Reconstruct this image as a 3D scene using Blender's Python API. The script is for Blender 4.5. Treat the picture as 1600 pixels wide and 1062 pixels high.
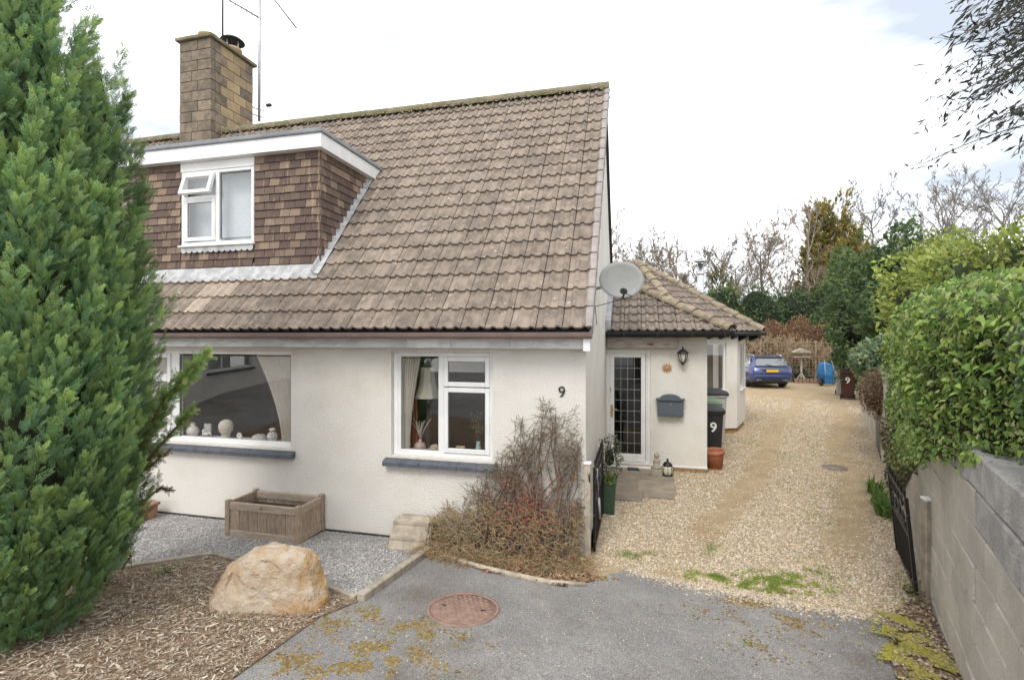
import bpy, bmesh, math, random
import numpy as np
from mathutils import Matrix, Vector, noise as mnoise

for o in list(bpy.data.objects):
    bpy.data.objects.remove(o)
SC = bpy.context.scene
COL = SC.collection
rng = np.random.default_rng(7)
random.seed(7)

# ------------------------------------------------------------------ camera
F, HC, HY = 780.0, 2.35, 525.0          # focal length in photo pixels, eye height, horizon row
PHI = math.atan((993 - 800) / F)
CP, SP = math.cos(PHI), math.sin(PHI)
cam = bpy.data.cameras.new('camera')
cam.sensor_width = 36.0
cam.lens = 36.0 * F / 1600.0
cam.shift_y = -6.0 / 1600.0
cam.clip_start = 0.05
cam.clip_end = 2000.0
camo = bpy.data.objects.new('camera', cam)
COL.objects.link(camo)
camo.location = (0, 0, HC)
camo.rotation_euler = (math.radians(90), 0, PHI)
SC.camera = camo

# ------------------------------------------------------------------ sky and sun (bright overcast)
SUN_EL, SUN_AZ = math.radians(50), math.radians(188)   # azimuth clockwise from +Y
w = bpy.data.worlds.new('World')
SC.world = w
w.use_nodes = True
nt = w.node_tree
nt.nodes.clear()
wo = nt.nodes.new('ShaderNodeOutputWorld')
sky = nt.nodes.new('ShaderNodeTexSky')
sky.sky_type = 'NISHITA'
sky.sun_disc = False
sky.sun_elevation = SUN_EL
sky.sun_rotation = SUN_AZ
bg1 = nt.nodes.new('ShaderNodeBackground')
bg1.inputs['Strength'].default_value = 0.10
nt.links.new(sky.outputs[0], bg1.inputs['Color'])
tc = nt.nodes.new('ShaderNodeTexCoord')
mp = nt.nodes.new('ShaderNodeMapping')
mp.inputs['Scale'].default_value = (1.0, 1.0, 3.2)
nt.links.new(tc.outputs['Generated'], mp.inputs['Vector'])
nz = nt.nodes.new('ShaderNodeTexNoise')
nz.inputs['Scale'].default_value = 2.1
nz.inputs['Detail'].default_value = 5.0
nz.inputs['Roughness'].default_value = 0.5
nt.links.new(mp.outputs[0], nz.inputs['Vector'])
cr = nt.nodes.new('ShaderNodeValToRGB')
cr.color_ramp.elements[0].position = 0.36
cr.color_ramp.elements[0].color = (0.39, 0.425, 0.475, 1)
cr.color_ramp.elements[1].position = 0.54
cr.color_ramp.elements[1].color = (1.0, 1.0, 1.0, 1)
nt.links.new(nz.outputs['Fac'], cr.inputs['Fac'])
bg2 = nt.nodes.new('ShaderNodeBackground')
bg2.inputs['Strength'].default_value = 1.0
nt.links.new(cr.outputs[0], bg2.inputs['Color'])
mx = nt.nodes.new('ShaderNodeMixShader')
mx.inputs[0].default_value = 0.88
nt.links.new(bg1.outputs[0], mx.inputs[1])
nt.links.new(bg2.outputs[0], mx.inputs[2])
nt.links.new(mx.outputs[0], wo.inputs['Surface'])

sl = bpy.data.lights.new('sun', 'SUN')
sl.energy = 0.95
sl.angle = math.radians(22)
sl.color = (1.0, 0.96, 0.90)
so = bpy.data.objects.new('sun', sl)
COL.objects.link(so)
sd = Vector((math.sin(SUN_AZ) * math.cos(SUN_EL), math.cos(SUN_AZ) * math.cos(SUN_EL), math.sin(SUN_EL)))
so.rotation_euler = (-sd).to_track_quat('-Z', 'Y').to_euler()

SC.render.engine = 'CYCLES'
SC.view_settings.view_transform = 'Standard'
SC.view_settings.look = 'None'
SC.view_settings.gamma = 1.0
SC.view_settings.use_curve_mapping = False
SC.view_settings.exposure = 1.08
SC.cycles.max_bounces = 8
SC.cycles.transparent_max_bounces = 16

# ------------------------------------------------------------------ pixel -> place
def ray(x, y):
    u = (x - 800) / F
    return (-SP + u * CP, CP + u * SP, (HY - y) / F)
def P(x, y, Y):                          # on a plane parallel to the front wall
    a = ray(x, y); t = Y / a[1]
    return Vector((a[0] * t, Y, HC + a[2] * t))
def W(x, y, depth):                      # at a distance along the view axis
    a = ray(x, y)
    return Vector((a[0] * depth, a[1] * depth, HC + a[2] * depth))
def zg(X, Y):                            # ground height: level by the house, rising to the road
    y0 = 5.15 - 0.17 * max(X, 0.0)
    return 0.0875 * min(max(0.0, y0 - Y), 7.0)
def G(x, y):
    a = ray(x, y); z = 0.0
    for _ in range(12):
        t = (z - HC) / a[2]
        z = zg(a[0] * t, a[1] * t)
    return Vector((a[0] * t, a[1] * t, z))
def depth_of(p):
    return -p[0] * SP + p[1] * CP
def proj(p):
    r = p[0] * CP + p[1] * SP; d = depth_of(p)
    return 800 + F * r / d, HY - F * (p[2] - HC) / d

# ------------------------------------------------------------------ materials
def _n(t, k, **kw):
    n = t.nodes.new(k)
    for a, b in kw.items():
        setattr(n, a, b)
    return n
def M(name, c1, c2=None, scale=12.0, rough=0.85, bump=0.0, bscale=60.0, rnd=0.0, attr=False, metal=0.0,
      spec=0.3, stretch=None, c3=None, scale3=3.0, lim3=(0.55, 0.68), lim=(0.38, 0.62), voro=None, transl=0.0,
      local=False, coat=0.0, crnd=None):
    m = bpy.data.materials.new(name)
    m.use_nodes = True
    t = m.node_tree
    b = t.nodes['Principled BSDF']
    L = t.links.new
    b.inputs['Roughness'].default_value = rough
    b.inputs['Metallic'].default_value = metal
    b.inputs['Specular IOR Level'].default_value = spec
    if coat:
        b.inputs['Coat Weight'].default_value = coat
        b.inputs['Coat Roughness'].default_value = 0.05
    if local:
        vec = _n(t, 'ShaderNodeTexCoord').outputs['Object']
    else:
        vec = _n(t, 'ShaderNodeNewGeometry').outputs['Position']
    if stretch:
        q = _n(t, 'ShaderNodeMapping')
        q.inputs['Scale'].default_value = stretch
        L(vec, q.inputs['Vector']); vec = q.outputs[0]
    def nz(sc, det=5.0):
        k = _n(t, 'ShaderNodeTexNoise')
        k.inputs['Scale'].default_value = sc; k.inputs['Detail'].default_value = det
        k.inputs['Roughness'].default_value = 0.62
        L(vec, k.inputs['Vector'])
        return k.outputs['Fac']
    def ramp(fac, lo, hi):
        r = _n(t, 'ShaderNodeMapRange', interpolation_type='SMOOTHSTEP')
        r.inputs[1].default_value = lo; r.inputs[2].default_value = hi
        L(fac, r.inputs[0]); return r.outputs[0]
    def mixc(fac, a, b2, mode='MIX'):
        k = _n(t, 'ShaderNodeMix', data_type='RGBA', blend_type=mode)
        if isinstance(fac, float): k.inputs[0].default_value = fac
        else: L(fac, k.inputs[0])
        for s, v in ((6, a), (7, b2)):
            if isinstance(v, tuple): k.inputs[s].default_value = (*v, 1)
            else: L(v, k.inputs[s])
        return k.outputs[2]
    col = c1
    if c2:
        col = mixc(ramp(nz(scale), *lim), c1, c2)
    if crnd:
        oi0 = _n(t, 'ShaderNodeObjectInfo')
        col = mixc(ramp(oi0.outputs['Random'], crnd[1], crnd[2]), col, crnd[0])
    if c3:
        col = mixc(ramp(nz(scale3, 7.0), *lim3), col, c3)
    if voro:
        v = _n(t, 'ShaderNodeTexVoronoi')
        v.inputs['Scale'].default_value = voro[0]
        L(vec, v.inputs['Vector'])
        s = _n(t, 'ShaderNodeSeparateColor'); L(v.outputs['Color'], s.inputs[0])
        mr = _n(t, 'ShaderNodeMapRange')
        mr.inputs[3].default_value = 1 - voro[1]; mr.inputs[4].default_value = 1 + voro[1]
        L(s.outputs[0], mr.inputs[0])
        cc = _n(t, 'ShaderNodeCombineColor')
        for i in range(3): L(mr.outputs[0], cc.inputs[i])
        col = mixc(1.0, col, cc.outputs[0], 'MULTIPLY')
    if rnd:
        oi = _n(t, 'ShaderNodeObjectInfo')
        mr = _n(t, 'ShaderNodeMapRange')
        mr.inputs[3].default_value = 1 - rnd; mr.inputs[4].default_value = 1 + rnd
        L(oi.outputs['Random'], mr.inputs[0])
        cc = _n(t, 'ShaderNodeCombineColor')
        for i in range(3): L(mr.outputs[0], cc.inputs[i])
        col = mixc(1.0, col, cc.outputs[0], 'MULTIPLY')
    if attr:
        at = _n(t, 'ShaderNodeAttribute', attribute_name='Col')
        col = mixc(1.0, col, at.outputs['Color'], 'MULTIPLY')
    if isinstance(col, tuple): b.inputs['Base Color'].default_value = (*col, 1)
    else: L(col, b.inputs['Base Color'])
    if bump:
        bp = _n(t, 'ShaderNodeBump')
        bp.inputs['Strength'].default_value = 1.0
        bp.inputs['Distance'].default_value = bump
        if voro and voro[0] > 30:
            L(v.outputs['Distance'], bp.inputs['Height']); bp.invert = True
        else:
            L(nz(bscale, 4.0), bp.inputs['Height'])
        L(bp.outputs[0], b.inputs['Normal'])
    if transl:
        out = t.nodes['Material Output']
        tr = _n(t, 'ShaderNodeBsdfTranslucent')
        if isinstance(col, tuple): tr.inputs[0].default_value = (*col, 1)
        else: L(col, tr.inputs[0])
        ms = _n(t, 'ShaderNodeMixShader'); ms.inputs[0].default_value = transl
        L(b.outputs[0], ms.inputs[1]); L(tr.outputs[0], ms.inputs[2]); L(ms.outputs[0], out.inputs['Surface'])
    return m
def glass_mat(name, ior=1.75, tint=(0.97, 0.97, 0.965)):
    m = bpy.data.materials.new(name); m.use_nodes = True
    t = m.node_tree; t.nodes.clear()
    o = _n(t, 'ShaderNodeOutputMaterial'); g = _n(t, 'ShaderNodeBsdfGlossy'); tr = _n(t, 'ShaderNodeBsdfTransparent')
    tr.inputs[0].default_value = (*tint, 1)
    g.inputs['Roughness'].default_value = 0.0
    fr = _n(t, 'ShaderNodeFresnel'); fr.inputs[0].default_value = ior
    ms = _n(t, 'ShaderNodeMixShader')
    ge = _n(t, 'ShaderNodeNewGeometry')          # reflect at the outer face only: a thin sheet has no inner total reflection
    sub = _n(t, 'ShaderNodeMath', operation='SUBTRACT'); sub.inputs[0].default_value = 1.0
    t.links.new(ge.outputs['Backfacing'], sub.inputs[1])
    mu = _n(t, 'ShaderNodeMath', operation='MULTIPLY')
    t.links.new(fr.outputs[0], mu.inputs[0]); t.links.new(sub.outputs[0], mu.inputs[1])
    t.links.new(mu.outputs[0], ms.inputs[0]); t.links.new(tr.outputs[0], ms.inputs[1]); t.links.new(g.outputs[0], ms.inputs[2])
    t.links.new(ms.outputs[0], o.inputs['Surface'])
    return m

# ------------------------------------------------------------------ mesh helpers
class MB:
    def __init__(s):
        s.v = []; s.f = []; s.sm = []
    def add(s, vs, fs, smooth=False):
        n = len(s.v)
        s.v += [tuple(p) for p in vs]
        for f in fs:
            s.f.append(tuple(i + n for i in f)); s.sm.append(smooth)
        return s
    def box(s, a, b, bev=0.0, M4=None):
        x0, y0, z0 = a; x1, y1, z1 = b
        if bev <= 0:
            vs = [(x0, y0, z0), (x1, y0, z0), (x1, y1, z0), (x0, y1, z0), (x0, y0, z1), (x1, y0, z1), (x1, y1, z1), (x0, y1, z1)]
            fs = [(0, 3, 2, 1), (4, 5, 6, 7), (0, 1, 5, 4), (1, 2, 6, 5), (2, 3, 7, 6), (3, 0, 4, 7)]
        else:
            e = bev; vs = []; idx = {}
            for i, x in enumerate((x0, x1)):
                for j, y in enumerate((y0, y1)):
                    for k, z in enumerate((z0, z1)):
                        sx, sy, sz = (1, -1)[i] * e, (1, -1)[j] * e, (1, -1)[k] * e
                        idx[i, j, k] = len(vs)
                        vs += [(x, y + sy, z + sz), (x + sx, y, z + sz), (x + sx, y + sy, z)]
            fs = []
            I = idx
            fs += [(I[0,0,0], I[0,0,1], I[0,1,1], I[0,1,0]), (I[1,0,0], I[1,1,0], I[1,1,1], I[1,0,1])]
            fs += [(I[0,0,0]+1, I[1,0,0]+1, I[1,0,1]+1, I[0,0,1]+1), (I[0,1,0]+1, I[0,1,1]+1, I[1,1,1]+1, I[1,1,0]+1)]
            fs += [(I[0,0,0]+2, I[0,1,0]+2, I[1,1,0]+2, I[1,0,0]+2), (I[0,0,1]+2, I[1,0,1]+2, I[1,1,1]+2, I[0,1,1]+2)]
            for j in (0, 1):
                for k in (0, 1):
                    fs.append((I[0,j,k]+1, I[1,j,k]+1, I[1,j,k]+2, I[0,j,k]+2))
            for i in (0, 1):
                for k in (0, 1):
                    fs.append((I[i,0,k], I[i,1,k], I[i,1,k]+2, I[i,0,k]+2))
            for i in (0, 1):
                for j in (0, 1):
                    fs.append((I[i,j,0], I[i,j,1], I[i,j,1]+1, I[i,j,0]+1))
            for c in I.values():
                fs.append((c, c + 1, c + 2))
        if M4 is not None:
            vs = [M4 @ Vector(p) for p in vs]
        return s.add(vs, fs)
    def tube(s, pts, r, n=8, cap=True, smooth=True):
        pts = [Vector(p) for p in pts]
        rs = r if isinstance(r, (list, tuple)) else [r] * len(pts)
        vs = []; fs = []
        for i, p in enumerate(pts):
            d = (pts[min(i + 1, len(pts) - 1)] - pts[max(i - 1, 0)])
            d = d.normalized() if d.length > 1e-9 else Vector((0, 0, 1))
            a = d.cross(Vector((0, 0, 1)))
            if a.length < 0.05: a = d.cross(Vector((1, 0, 0)))
            a.normalize(); b = d.cross(a)
            for k in range(n):
                q = 2 * math.pi * k / n
                vs.append(p + a * (math.cos(q) * rs[i]) + b * (math.sin(q) * rs[i]))
        for i in range(len(pts) - 1):
            for k in range(n):
                fs.append((i * n + k, i * n + (k + 1) % n, (i + 1) * n + (k + 1) % n, (i + 1) * n + k))
        s.add(vs, fs, smooth)
        if cap:
            m = len(s.v) - len(vs)
            s.f.append(tuple(m + k for k in reversed(range(n)))); s.sm.append(False)
            e = m + (len(pts) - 1) * n
            s.f.append(tuple(e + k for k in range(n))); s.sm.append(False)
        return s
    def lathe(s, prof, c=(0, 0, 0), n=20, smooth=True):
        vs = []; fs = []
        for r, z in prof:
            for k in range(n):
                q = 2 * math.pi * k / n
                vs.append((c[0] + r * math.cos(q), c[1] + r * math.sin(q), c[2] + z))
        for i in range(len(prof) - 1):
            for k in range(n):
                fs.append((i * n + k, i * n + (k + 1) % n, (i + 1) * n + (k + 1) % n, (i + 1) * n + k))
        s.add(vs, fs, smooth)
        m = len(s.v) - len(vs)
        s.f.append(tuple(m + k for k in reversed(range(n)))); s.sm.append(False)
        e = m + (len(prof) - 1) * n
        s.f.append(tuple(e + k for k in range(n))); s.sm.append(False)
        return s
    def loft(s, rings, cap=True, smooth=False):
        n = len(rings[0]); vs = [p for r in rings for p in r]; fs = []
        for i in range(len(rings) - 1):
            for k in range(n):
                fs.append((i * n + k, i * n + (k + 1) % n, (i + 1) * n + (k + 1) % n, (i + 1) * n + k))
        if cap:
            fs.append(tuple(reversed(range(n)))); fs.append(tuple(range((len(rings) - 1) * n, len(rings) * n)))
        return s.add(vs, fs, smooth)
    def prism(s, poly, h, axis='z', base=0.0):
        """poly: 2D list; extruded from base to base+h along axis"""
        def up(p, q):
            if axis == 'z': return (p[0], p[1], q)
            if axis == 'y': return (p[0], q, p[1])
            return (q, p[0], p[1])
        return s.loft([[up(p, base) for p in poly], [up(p, base + h) for p in poly]])
    def mesh(s, name):
        me = bpy.data.meshes.new(name)
        me.from_pydata(s.v, [], s.f)
        me.polygons.foreach_set('use_smooth', s.sm)
        me.update()
        return me
    def build(s, name, mat, parent=None, fix=True):
        me = s.mesh(name)
        if fix:
            bm = bmesh.new(); bm.from_mesh(me)
            bmesh.ops.recalc_face_normals(bm, faces=bm.faces)
            bm.to_mesh(me); bm.free()
        return link(name, me, mat, parent)
WSET = {}
def thingw(name, label, cat, loc, group=None):
    """a thing whose parts are written in world coordinates"""
    o = thing(name, label, cat, loc, 0.0, group)
    WSET[o.name] = Matrix.Translation(Vector(loc)).inverted()
    return o
def link(name, me, mat=None, parent=None, loc=None, rot=None):
    o = bpy.data.objects.new(name, me)
    COL.objects.link(o)
    if mat is not None and me is not None and not me.materials:
        me.materials.append(mat)
    if parent is not None:
        o.parent = parent
        if parent.name in WSET: o.matrix_parent_inverse = WSET[parent.name]
    if loc is not None: o.location = loc
    if rot is not None: o.rotation_euler = rot
    return o
def tag(o, label=None, cat=None, group=None, kind=None):
    if label: o['label'] = label
    if cat: o['category'] = cat
    if group: o['group'] = group
    if kind: o['kind'] = kind
    return o
def thing(name, label, cat, loc=(0, 0, 0), rz=0.0, group=None):
    o = bpy.data.objects.new(name, None)
    COL.objects.link(o)
    o.empty_display_size = 0.1
    o.location = loc; o.rotation_euler = (0, 0, rz)
    return tag(o, label, cat, group)
def npmesh(name, V, faces, col=None, smooth=False):
    """V (n,3); faces (m,k) int array; col (n,3) vertex colours"""
    V = np.asarray(V, dtype=np.float32); faces = np.asarray(faces, dtype=np.int32)
    m, k = faces.shape
    me = bpy.data.meshes.new(name)
    me.vertices.add(len(V)); me.vertices.foreach_set('co', V.ravel())
    me.loops.add(m * k); me.loops.foreach_set('vertex_index', faces.ravel())
    me.polygons.add(m)
    me.polygons.foreach_set('loop_start', np.arange(0, m * k, k, dtype=np.int32))
    if smooth: me.polygons.foreach_set('use_smooth', np.ones(m, dtype=bool))
    me.update(calc_edges=True)
    if col is not None:
        a = me.color_attributes.new('Col', 'FLOAT_COLOR', 'POINT')
        c4 = np.ones((len(V), 4), dtype=np.float32); c4[:, :3] = col
        a.data.foreach_set('color', c4.ravel())
    return me
def scatter(name, bv, bf, R, T, mat, parent=None, col=None, vcol=None, smooth=False):
    """copies of a small shape (bv, bf) with matrices R (k,3,3), places T (k,3), one colour each"""
    bv = np.asarray(bv, float); bf = np.asarray(bf, int)
    k = len(T); n = len(bv)
    V = np.einsum('kij,nj->kni', R, bv) + T[:, None, :]
    Fc = (bf[None] + (np.arange(k) * n)[:, None, None]).reshape(-1, bf.shape[1])
    C = None
    if col is not None:
        C = np.repeat(np.asarray(col, float)[:, None, :], n, 1)
        if vcol is not None: C = C * np.asarray(vcol)[None]
        C = C.reshape(-1, 3)
    return link(name, npmesh(name, V.reshape(-1, 3), Fc, C, smooth), mat, parent)
def nrm(a):
    return a / np.maximum(np.linalg.norm(a, axis=-1, keepdims=True), 1e-9)
def frames(d, up, roll=None):
    """matrices whose columns are (side, d, normal); d (k,3), up roughly the normal"""
    d = nrm(d); x = nrm(np.cross(d, up)); z = np.cross(x, d)
    if roll is not None:
        c, s = np.cos(roll)[:, None], np.sin(roll)[:, None]
        x, z = x * c + z * s, z * c - x * s
    return np.stack([x, d, z], axis=2)
def rand_dirs(k):
    return nrm(rng.normal(size=(k, 3)))
def in_poly(pts, poly):
    x, y = pts[:, 0], pts[:, 1]; r = np.zeros(len(pts), bool)
    n = len(poly)
    for i in range(n):
        x0, y0 = poly[i][:2]; x1, y1 = poly[(i + 1) % n][:2]
        c = ((y0 > y) != (y1 > y))
        with np.errstate(divide='ignore', invalid='ignore'):
            xi = (x1 - x0) * (y - y0) / (y1 - y0) + x0
        r ^= c & (x < xi)
    return r
def zgv(p):
    y0 = 5.15 - 0.17 * np.maximum(p[:, 0], 0)
    return 0.0875 * np.clip(y0 - p[:, 1], 0, 7)
def ragged(poly, step=0.12, amp=0.03):
    out = []
    n = len(poly)
    for i in range(n):
        a = Vector(poly[i][:2]); b = Vector(poly[(i + 1) % n][:2])
        k = max(1, min(60, int((b - a).length / step)))
        for j in range(k):
            p = a.lerp(b, j / k)
            q = mnoise.noise(Vector((p.x * 4.1, p.y * 4.1, 3.3)))
            e = mnoise.noise(Vector((p.x * 4.1, p.y * 4.1, 9.7)))
            out.append((p.x + q * amp * 2, p.y + e * amp * 2))
    return out
def sheet(name, poly, dz, mat, step=0.5, lumps=0.0, xr=None, yr=None):
    bm = bmesh.new()
    bm.faces.new([bm.verts.new((p[0], p[1], 0)) for p in poly])
    bmesh.ops.triangulate(bm, faces=bm.faces[:])
    xs = [p[0] for p in poly]; ys = [p[1] for p in poly]
    xa, xb = xr or (min(xs), max(xs)); ya, yb = yr or (min(ys), max(ys))
    for ax, lo, hi in ((0, xa, xb), (1, ya, yb)):
        k = lo + step
        while k < hi:
            co = (k, 0, 0) if ax == 0 else (0, k, 0)
            no = (1, 0, 0) if ax == 0 else (0, 1, 0)
            bmesh.ops.bisect_plane(bm, geom=bm.verts[:] + bm.edges[:] + bm.faces[:], plane_co=co, plane_no=no, dist=1e-5)
            k += step
    for v in bm.verts:
        v.co.z = zg(v.co.x, v.co.y) + dz
        if lumps:
            v.co.z += lumps * mnoise.noise(Vector((v.co.x * 3, v.co.y * 3, 1.7)))
    bmesh.ops.recalc_face_normals(bm, faces=bm.faces)
    for f in bm.faces:
        if f.normal.z < 0: f.normal_flip()
    me = bpy.data.meshes.new(name); bm.to_mesh(me); bm.free()
    return tag(link(name, me, mat), kind='structure')
def digit(name, txt, h, depth, mat, parent, loc, rot, off=0.0):
    cu = bpy.data.curves.new(name, 'FONT')
    cu.body = txt; cu.size = h / 0.69; cu.extrude = depth; cu.offset = off
    cu.align_x = 'CENTER'
    t = bpy.data.objects.new('tmp', cu); COL.objects.link(t)
    me = bpy.data.meshes.new_from_object(t.evaluated_get(bpy.context.evaluated_depsgraph_get()))
    bpy.data.objects.remove(t)
    me.name = name
    me.materials.clear()
    return link(name, me, mat, parent, loc, rot)
# ------------------------------------------------------------------ materials of the place
m_render = M('cream_roughcast', (0.86, 0.825, 0.765), (0.81, 0.77, 0.70), 1.3, 0.93, 0.022, 60, c3=(0.74, 0.675, 0.59), scale3=1.3, lim3=(0.54, 0.78))
m_white = M('white_upvc', (0.83, 0.83, 0.82), (0.76, 0.76, 0.75), 3, 0.35, spec=0.4)
m_fascia = M('weathered_fascia', (0.68, 0.67, 0.65), (0.52, 0.515, 0.50), 5, 0.8, 0.002, 30, rnd=0.10, stretch=(1, 1, 3))
m_gutter = M('brown_gutter', (0.24, 0.17, 0.155), (0.20, 0.145, 0.135), 6, 0.5)
m_tile = M('concrete_roof_tile', (0.300, 0.244, 0.195), (0.20, 0.165, 0.136), 7, 0.95, 0.006, 120, rnd=0.13,
           c3=(0.55, 0.50, 0.42), scale3=16, lim3=(0.64, 0.70))
m_tile_new = M('pale_roof_tile', (0.45, 0.375, 0.29), (0.36, 0.30, 0.245), 9, 0.95, 0.005, 120, rnd=0.06)
m_tile_porch = M('porch_roof_tile', (0.25, 0.20, 0.165), (0.16, 0.135, 0.115), 8, 0.95, 0.006, 120, rnd=0.12,
                 c3=(0.50, 0.44, 0.32), scale3=18, lim3=(0.60, 0.68))
m_verge = M('mauve_verge_cap', (0.345, 0.305, 0.285), (0.285, 0.25, 0.235), 8, 0.85, rnd=0.07)
m_ridge = M('mossy_ridge', (0.24, 0.20, 0.15), (0.165, 0.155, 0.085), 5, 0.97, 0.02, 40, rnd=0.1, lim=(0.42, 0.55))
m_hip = M('lichen_hip', (0.34, 0.275, 0.19), (0.22, 0.185, 0.14), 8, 0.97, 0.015, 50, rnd=0.08, c3=(0.52, 0.45, 0.30), scale3=14, lim3=(0.6, 0.7))
m_hung = M('brown_hung_tile', (0.145, 0.100, 0.082), (0.105, 0.074, 0.066), 7, 0.85, 0.002, 60, rnd=0.16, crnd=((0.225, 0.165, 0.122), 0.35, 1.0),
           stretch=(3.2, 3.2, 0.25), c3=(0.36, 0.26, 0.165), scale3=7.0, lim3=(0.52, 0.74))
m_lead = M('lead', (0.46, 0.47, 0.49), (0.33, 0.34, 0.36), 9, 0.6, 0.004, 20, metal=0.15)
m_lead_w = M('whitened_lead', (0.52, 0.52, 0.52), (0.36, 0.36, 0.365), 9, 0.7, 0.004, 25)
m_felt = M('grey_felt', (0.19, 0.195, 0.20), (0.14, 0.145, 0.15), 4, 0.9, 0.003, 90)
m_chim = M('chimney_block', (0.25, 0.20, 0.145), (0.16, 0.13, 0.10), 6, 0.97, 0.012, 45, rnd=0.16, c3=(0.40, 0.34, 0.26), scale3=15, lim3=(0.66, 0.71))
m_chim_o = M('ochre_chimney_block', (0.40, 0.30, 0.175), (0.32, 0.24, 0.15), 5, 0.97, 0.008, 45, rnd=0.12)
m_mortar = M('mortar', (0.17, 0.15, 0.125), (0.12, 0.105, 0.09), 10, 0.97)
m_pot = M('clay_pot', (0.50, 0.36, 0.21), (0.40, 0.28, 0.17), 7, 0.9)
m_black = M('black_paint', (0.014, 0.014, 0.016), rough=0.4, spec=0.4)
m_blackp = M('black_plastic', (0.022, 0.022, 0.024), (0.03, 0.03, 0.03), 15, 0.5, spec=0.4)
m_galv = M('galvanised', (0.50, 0.51, 0.53), (0.40, 0.41, 0.43), 20, 0.45, metal=0.6)
m_steel = M('stainless', (0.62, 0.63, 0.65), rough=0.22, metal=0.95)
m_slate = M('slate_sill', (0.115, 0.125, 0.145), (0.085, 0.092, 0.11), 14, 0.6, 0.002, 60)
m_glass = glass_mat('window_glass', 2.3)
m_glassd = glass_mat('door_glass', 1.8, (0.6, 0.62, 0.6))
m_room = M('room_wall', (0.30, 0.27, 0.235), (0.26, 0.235, 0.20), 2, 0.9)
m_roomf = M('room_carpet', (0.16, 0.065, 0.045), (0.11, 0.05, 0.04), 9, 0.95)
m_curtain = M('cream_curtain', (0.84, 0.79, 0.72), (0.78, 0.73, 0.66), 6, 0.95, transl=0.12)
m_blind = M('grey_blind', (0.60, 0.66, 0.69), (0.55, 0.61, 0.64), 30, 0.9)
m_china = M('white_china', (0.78, 0.75, 0.70), (0.70, 0.62, 0.56), 25, 0.35, lim=(0.6, 0.64))
m_ivory = M('ivory_lampshade', (0.78, 0.73, 0.62), rough=0.8, transl=0.25)
m_wood = M('weathered_wood', (0.43, 0.335, 0.25), (0.30, 0.225, 0.165), 10, 0.85, 0.002, 60, rnd=0.12, stretch=(6, 6, 1))
m_woodh = M('weathered_rail', (0.47, 0.38, 0.30), (0.36, 0.29, 0.23), 10, 0.85, 0.002, 60, rnd=0.08, stretch=(1, 6, 6))
m_sleeper = M('grey_timber', (0.46, 0.40, 0.315), (0.32, 0.275, 0.22), 9, 0.9, 0.003, 50, rnd=0.10)
m_beam = M('old_beam', (0.42, 0.38, 0.34), (0.30, 0.26, 0.23), 6, 0.9, 0.003, 40, stretch=(1, 5, 5), c3=(0.22, 0.09, 0.055), scale3=2.2, lim3=(0.55, 0.62))
m_stone = M('ochre_boulder', (0.45, 0.335, 0.225), (0.53, 0.445, 0.35), 7, 0.95, 0.03, 24, c3=(0.42, 0.25, 0.10), scale3=2.6, lim3=(0.50, 0.64))
m_terra = M('terracotta', (0.44, 0.165, 0.09), (0.36, 0.14, 0.08), 8, 0.8)
m_soil = M('soil', (0.085, 0.06, 0.04), (0.055, 0.04, 0.028), 20, 0.98, 0.01, 50)
m_bark = M('bark', (0.16, 0.125, 0.095), (0.10, 0.08, 0.06), 8, 0.95, 0.01, 30)
m_block = M('concrete_block', (0.57, 0.515, 0.445), (0.46, 0.42, 0.365), 2.2, 0.97, 0.020, 60, rnd=0.07, c3=(0.34, 0.31, 0.24), scale3=1.6, lim3=(0.55, 0.75))
m_blockd = M('dark_concrete_block', (0.46, 0.44, 0.415), (0.34, 0.33, 0.32), 7, 0.97, 0.022, 50, rnd=0.07)
m_leaf = M('leaf', (1, 1, 1), rough=0.55, attr=True, spec=0.25, transl=0.35)
m_leafg = M('glossy_leaf', (1, 1, 1), rough=0.5, attr=True, spec=0.3, transl=0.25)
m_twig = M('twig', (1, 1, 1), rough=0.9, attr=True)
m_stonec = M('loose_stone', (1, 1, 1), rough=0.95, attr=True, spec=0.2)
m_chip = M('bark_chip', (1, 1, 1), rough=0.95, attr=True, spec=0.2)

# ------------------------------------------------------------------ ground
m_ground = M('earth', (0.13, 0.10, 0.065), (0.07, 0.09, 0.035), 0.8, 0.98, 0.02, 20)
m_gravel = M('gravel_fines', (0.47, 0.36, 0.22), (0.40, 0.30, 0.18), 3, 0.97, 0.012, 90, voro=(75, 0.22), c3=(0.40, 0.29, 0.17), scale3=0.9, lim3=(0.5, 0.7))
m_tarmac = M('worn_tarmac', (0.295, 0.283, 0.272), (0.24, 0.23, 0.222), 1.6, 0.92, 0.005, 150, voro=(150, 0.38), c3=(0.175, 0.155, 0.13), scale3=0.9, lim3=(0.50, 0.72))
m_slatebed = M('grey_chippings_bed', (0.34, 0.33, 0.32), (0.26, 0.25, 0.24), 6, 0.95, 0.008, 90, voro=(70, 0.4))
m_mulch = M('mulch_bed', (0.27, 0.19, 0.12), (0.16, 0.11, 0.07), 12, 0.98, 0.015, 50)
m_leaflit = M('leaf_litter', (0.20, 0.125, 0.075), (0.12, 0.08, 0.05), 14, 0.98, 0.012, 60, c3=(0.30, 0.22, 0.14), scale3=9)
m_slab = M('paving_slab', (0.30, 0.25, 0.19), (0.23, 0.195, 0.155), 4, 0.95, 0.004, 60, rnd=0.12)

sheet('ground', [(-60, -6), (60, -6), (60, 14), (600, 700), (-600, 700), (-60, 14)], -0.06, m_ground, 3.0, xr=(-18, 18), yr=(-6, 24))

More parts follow.
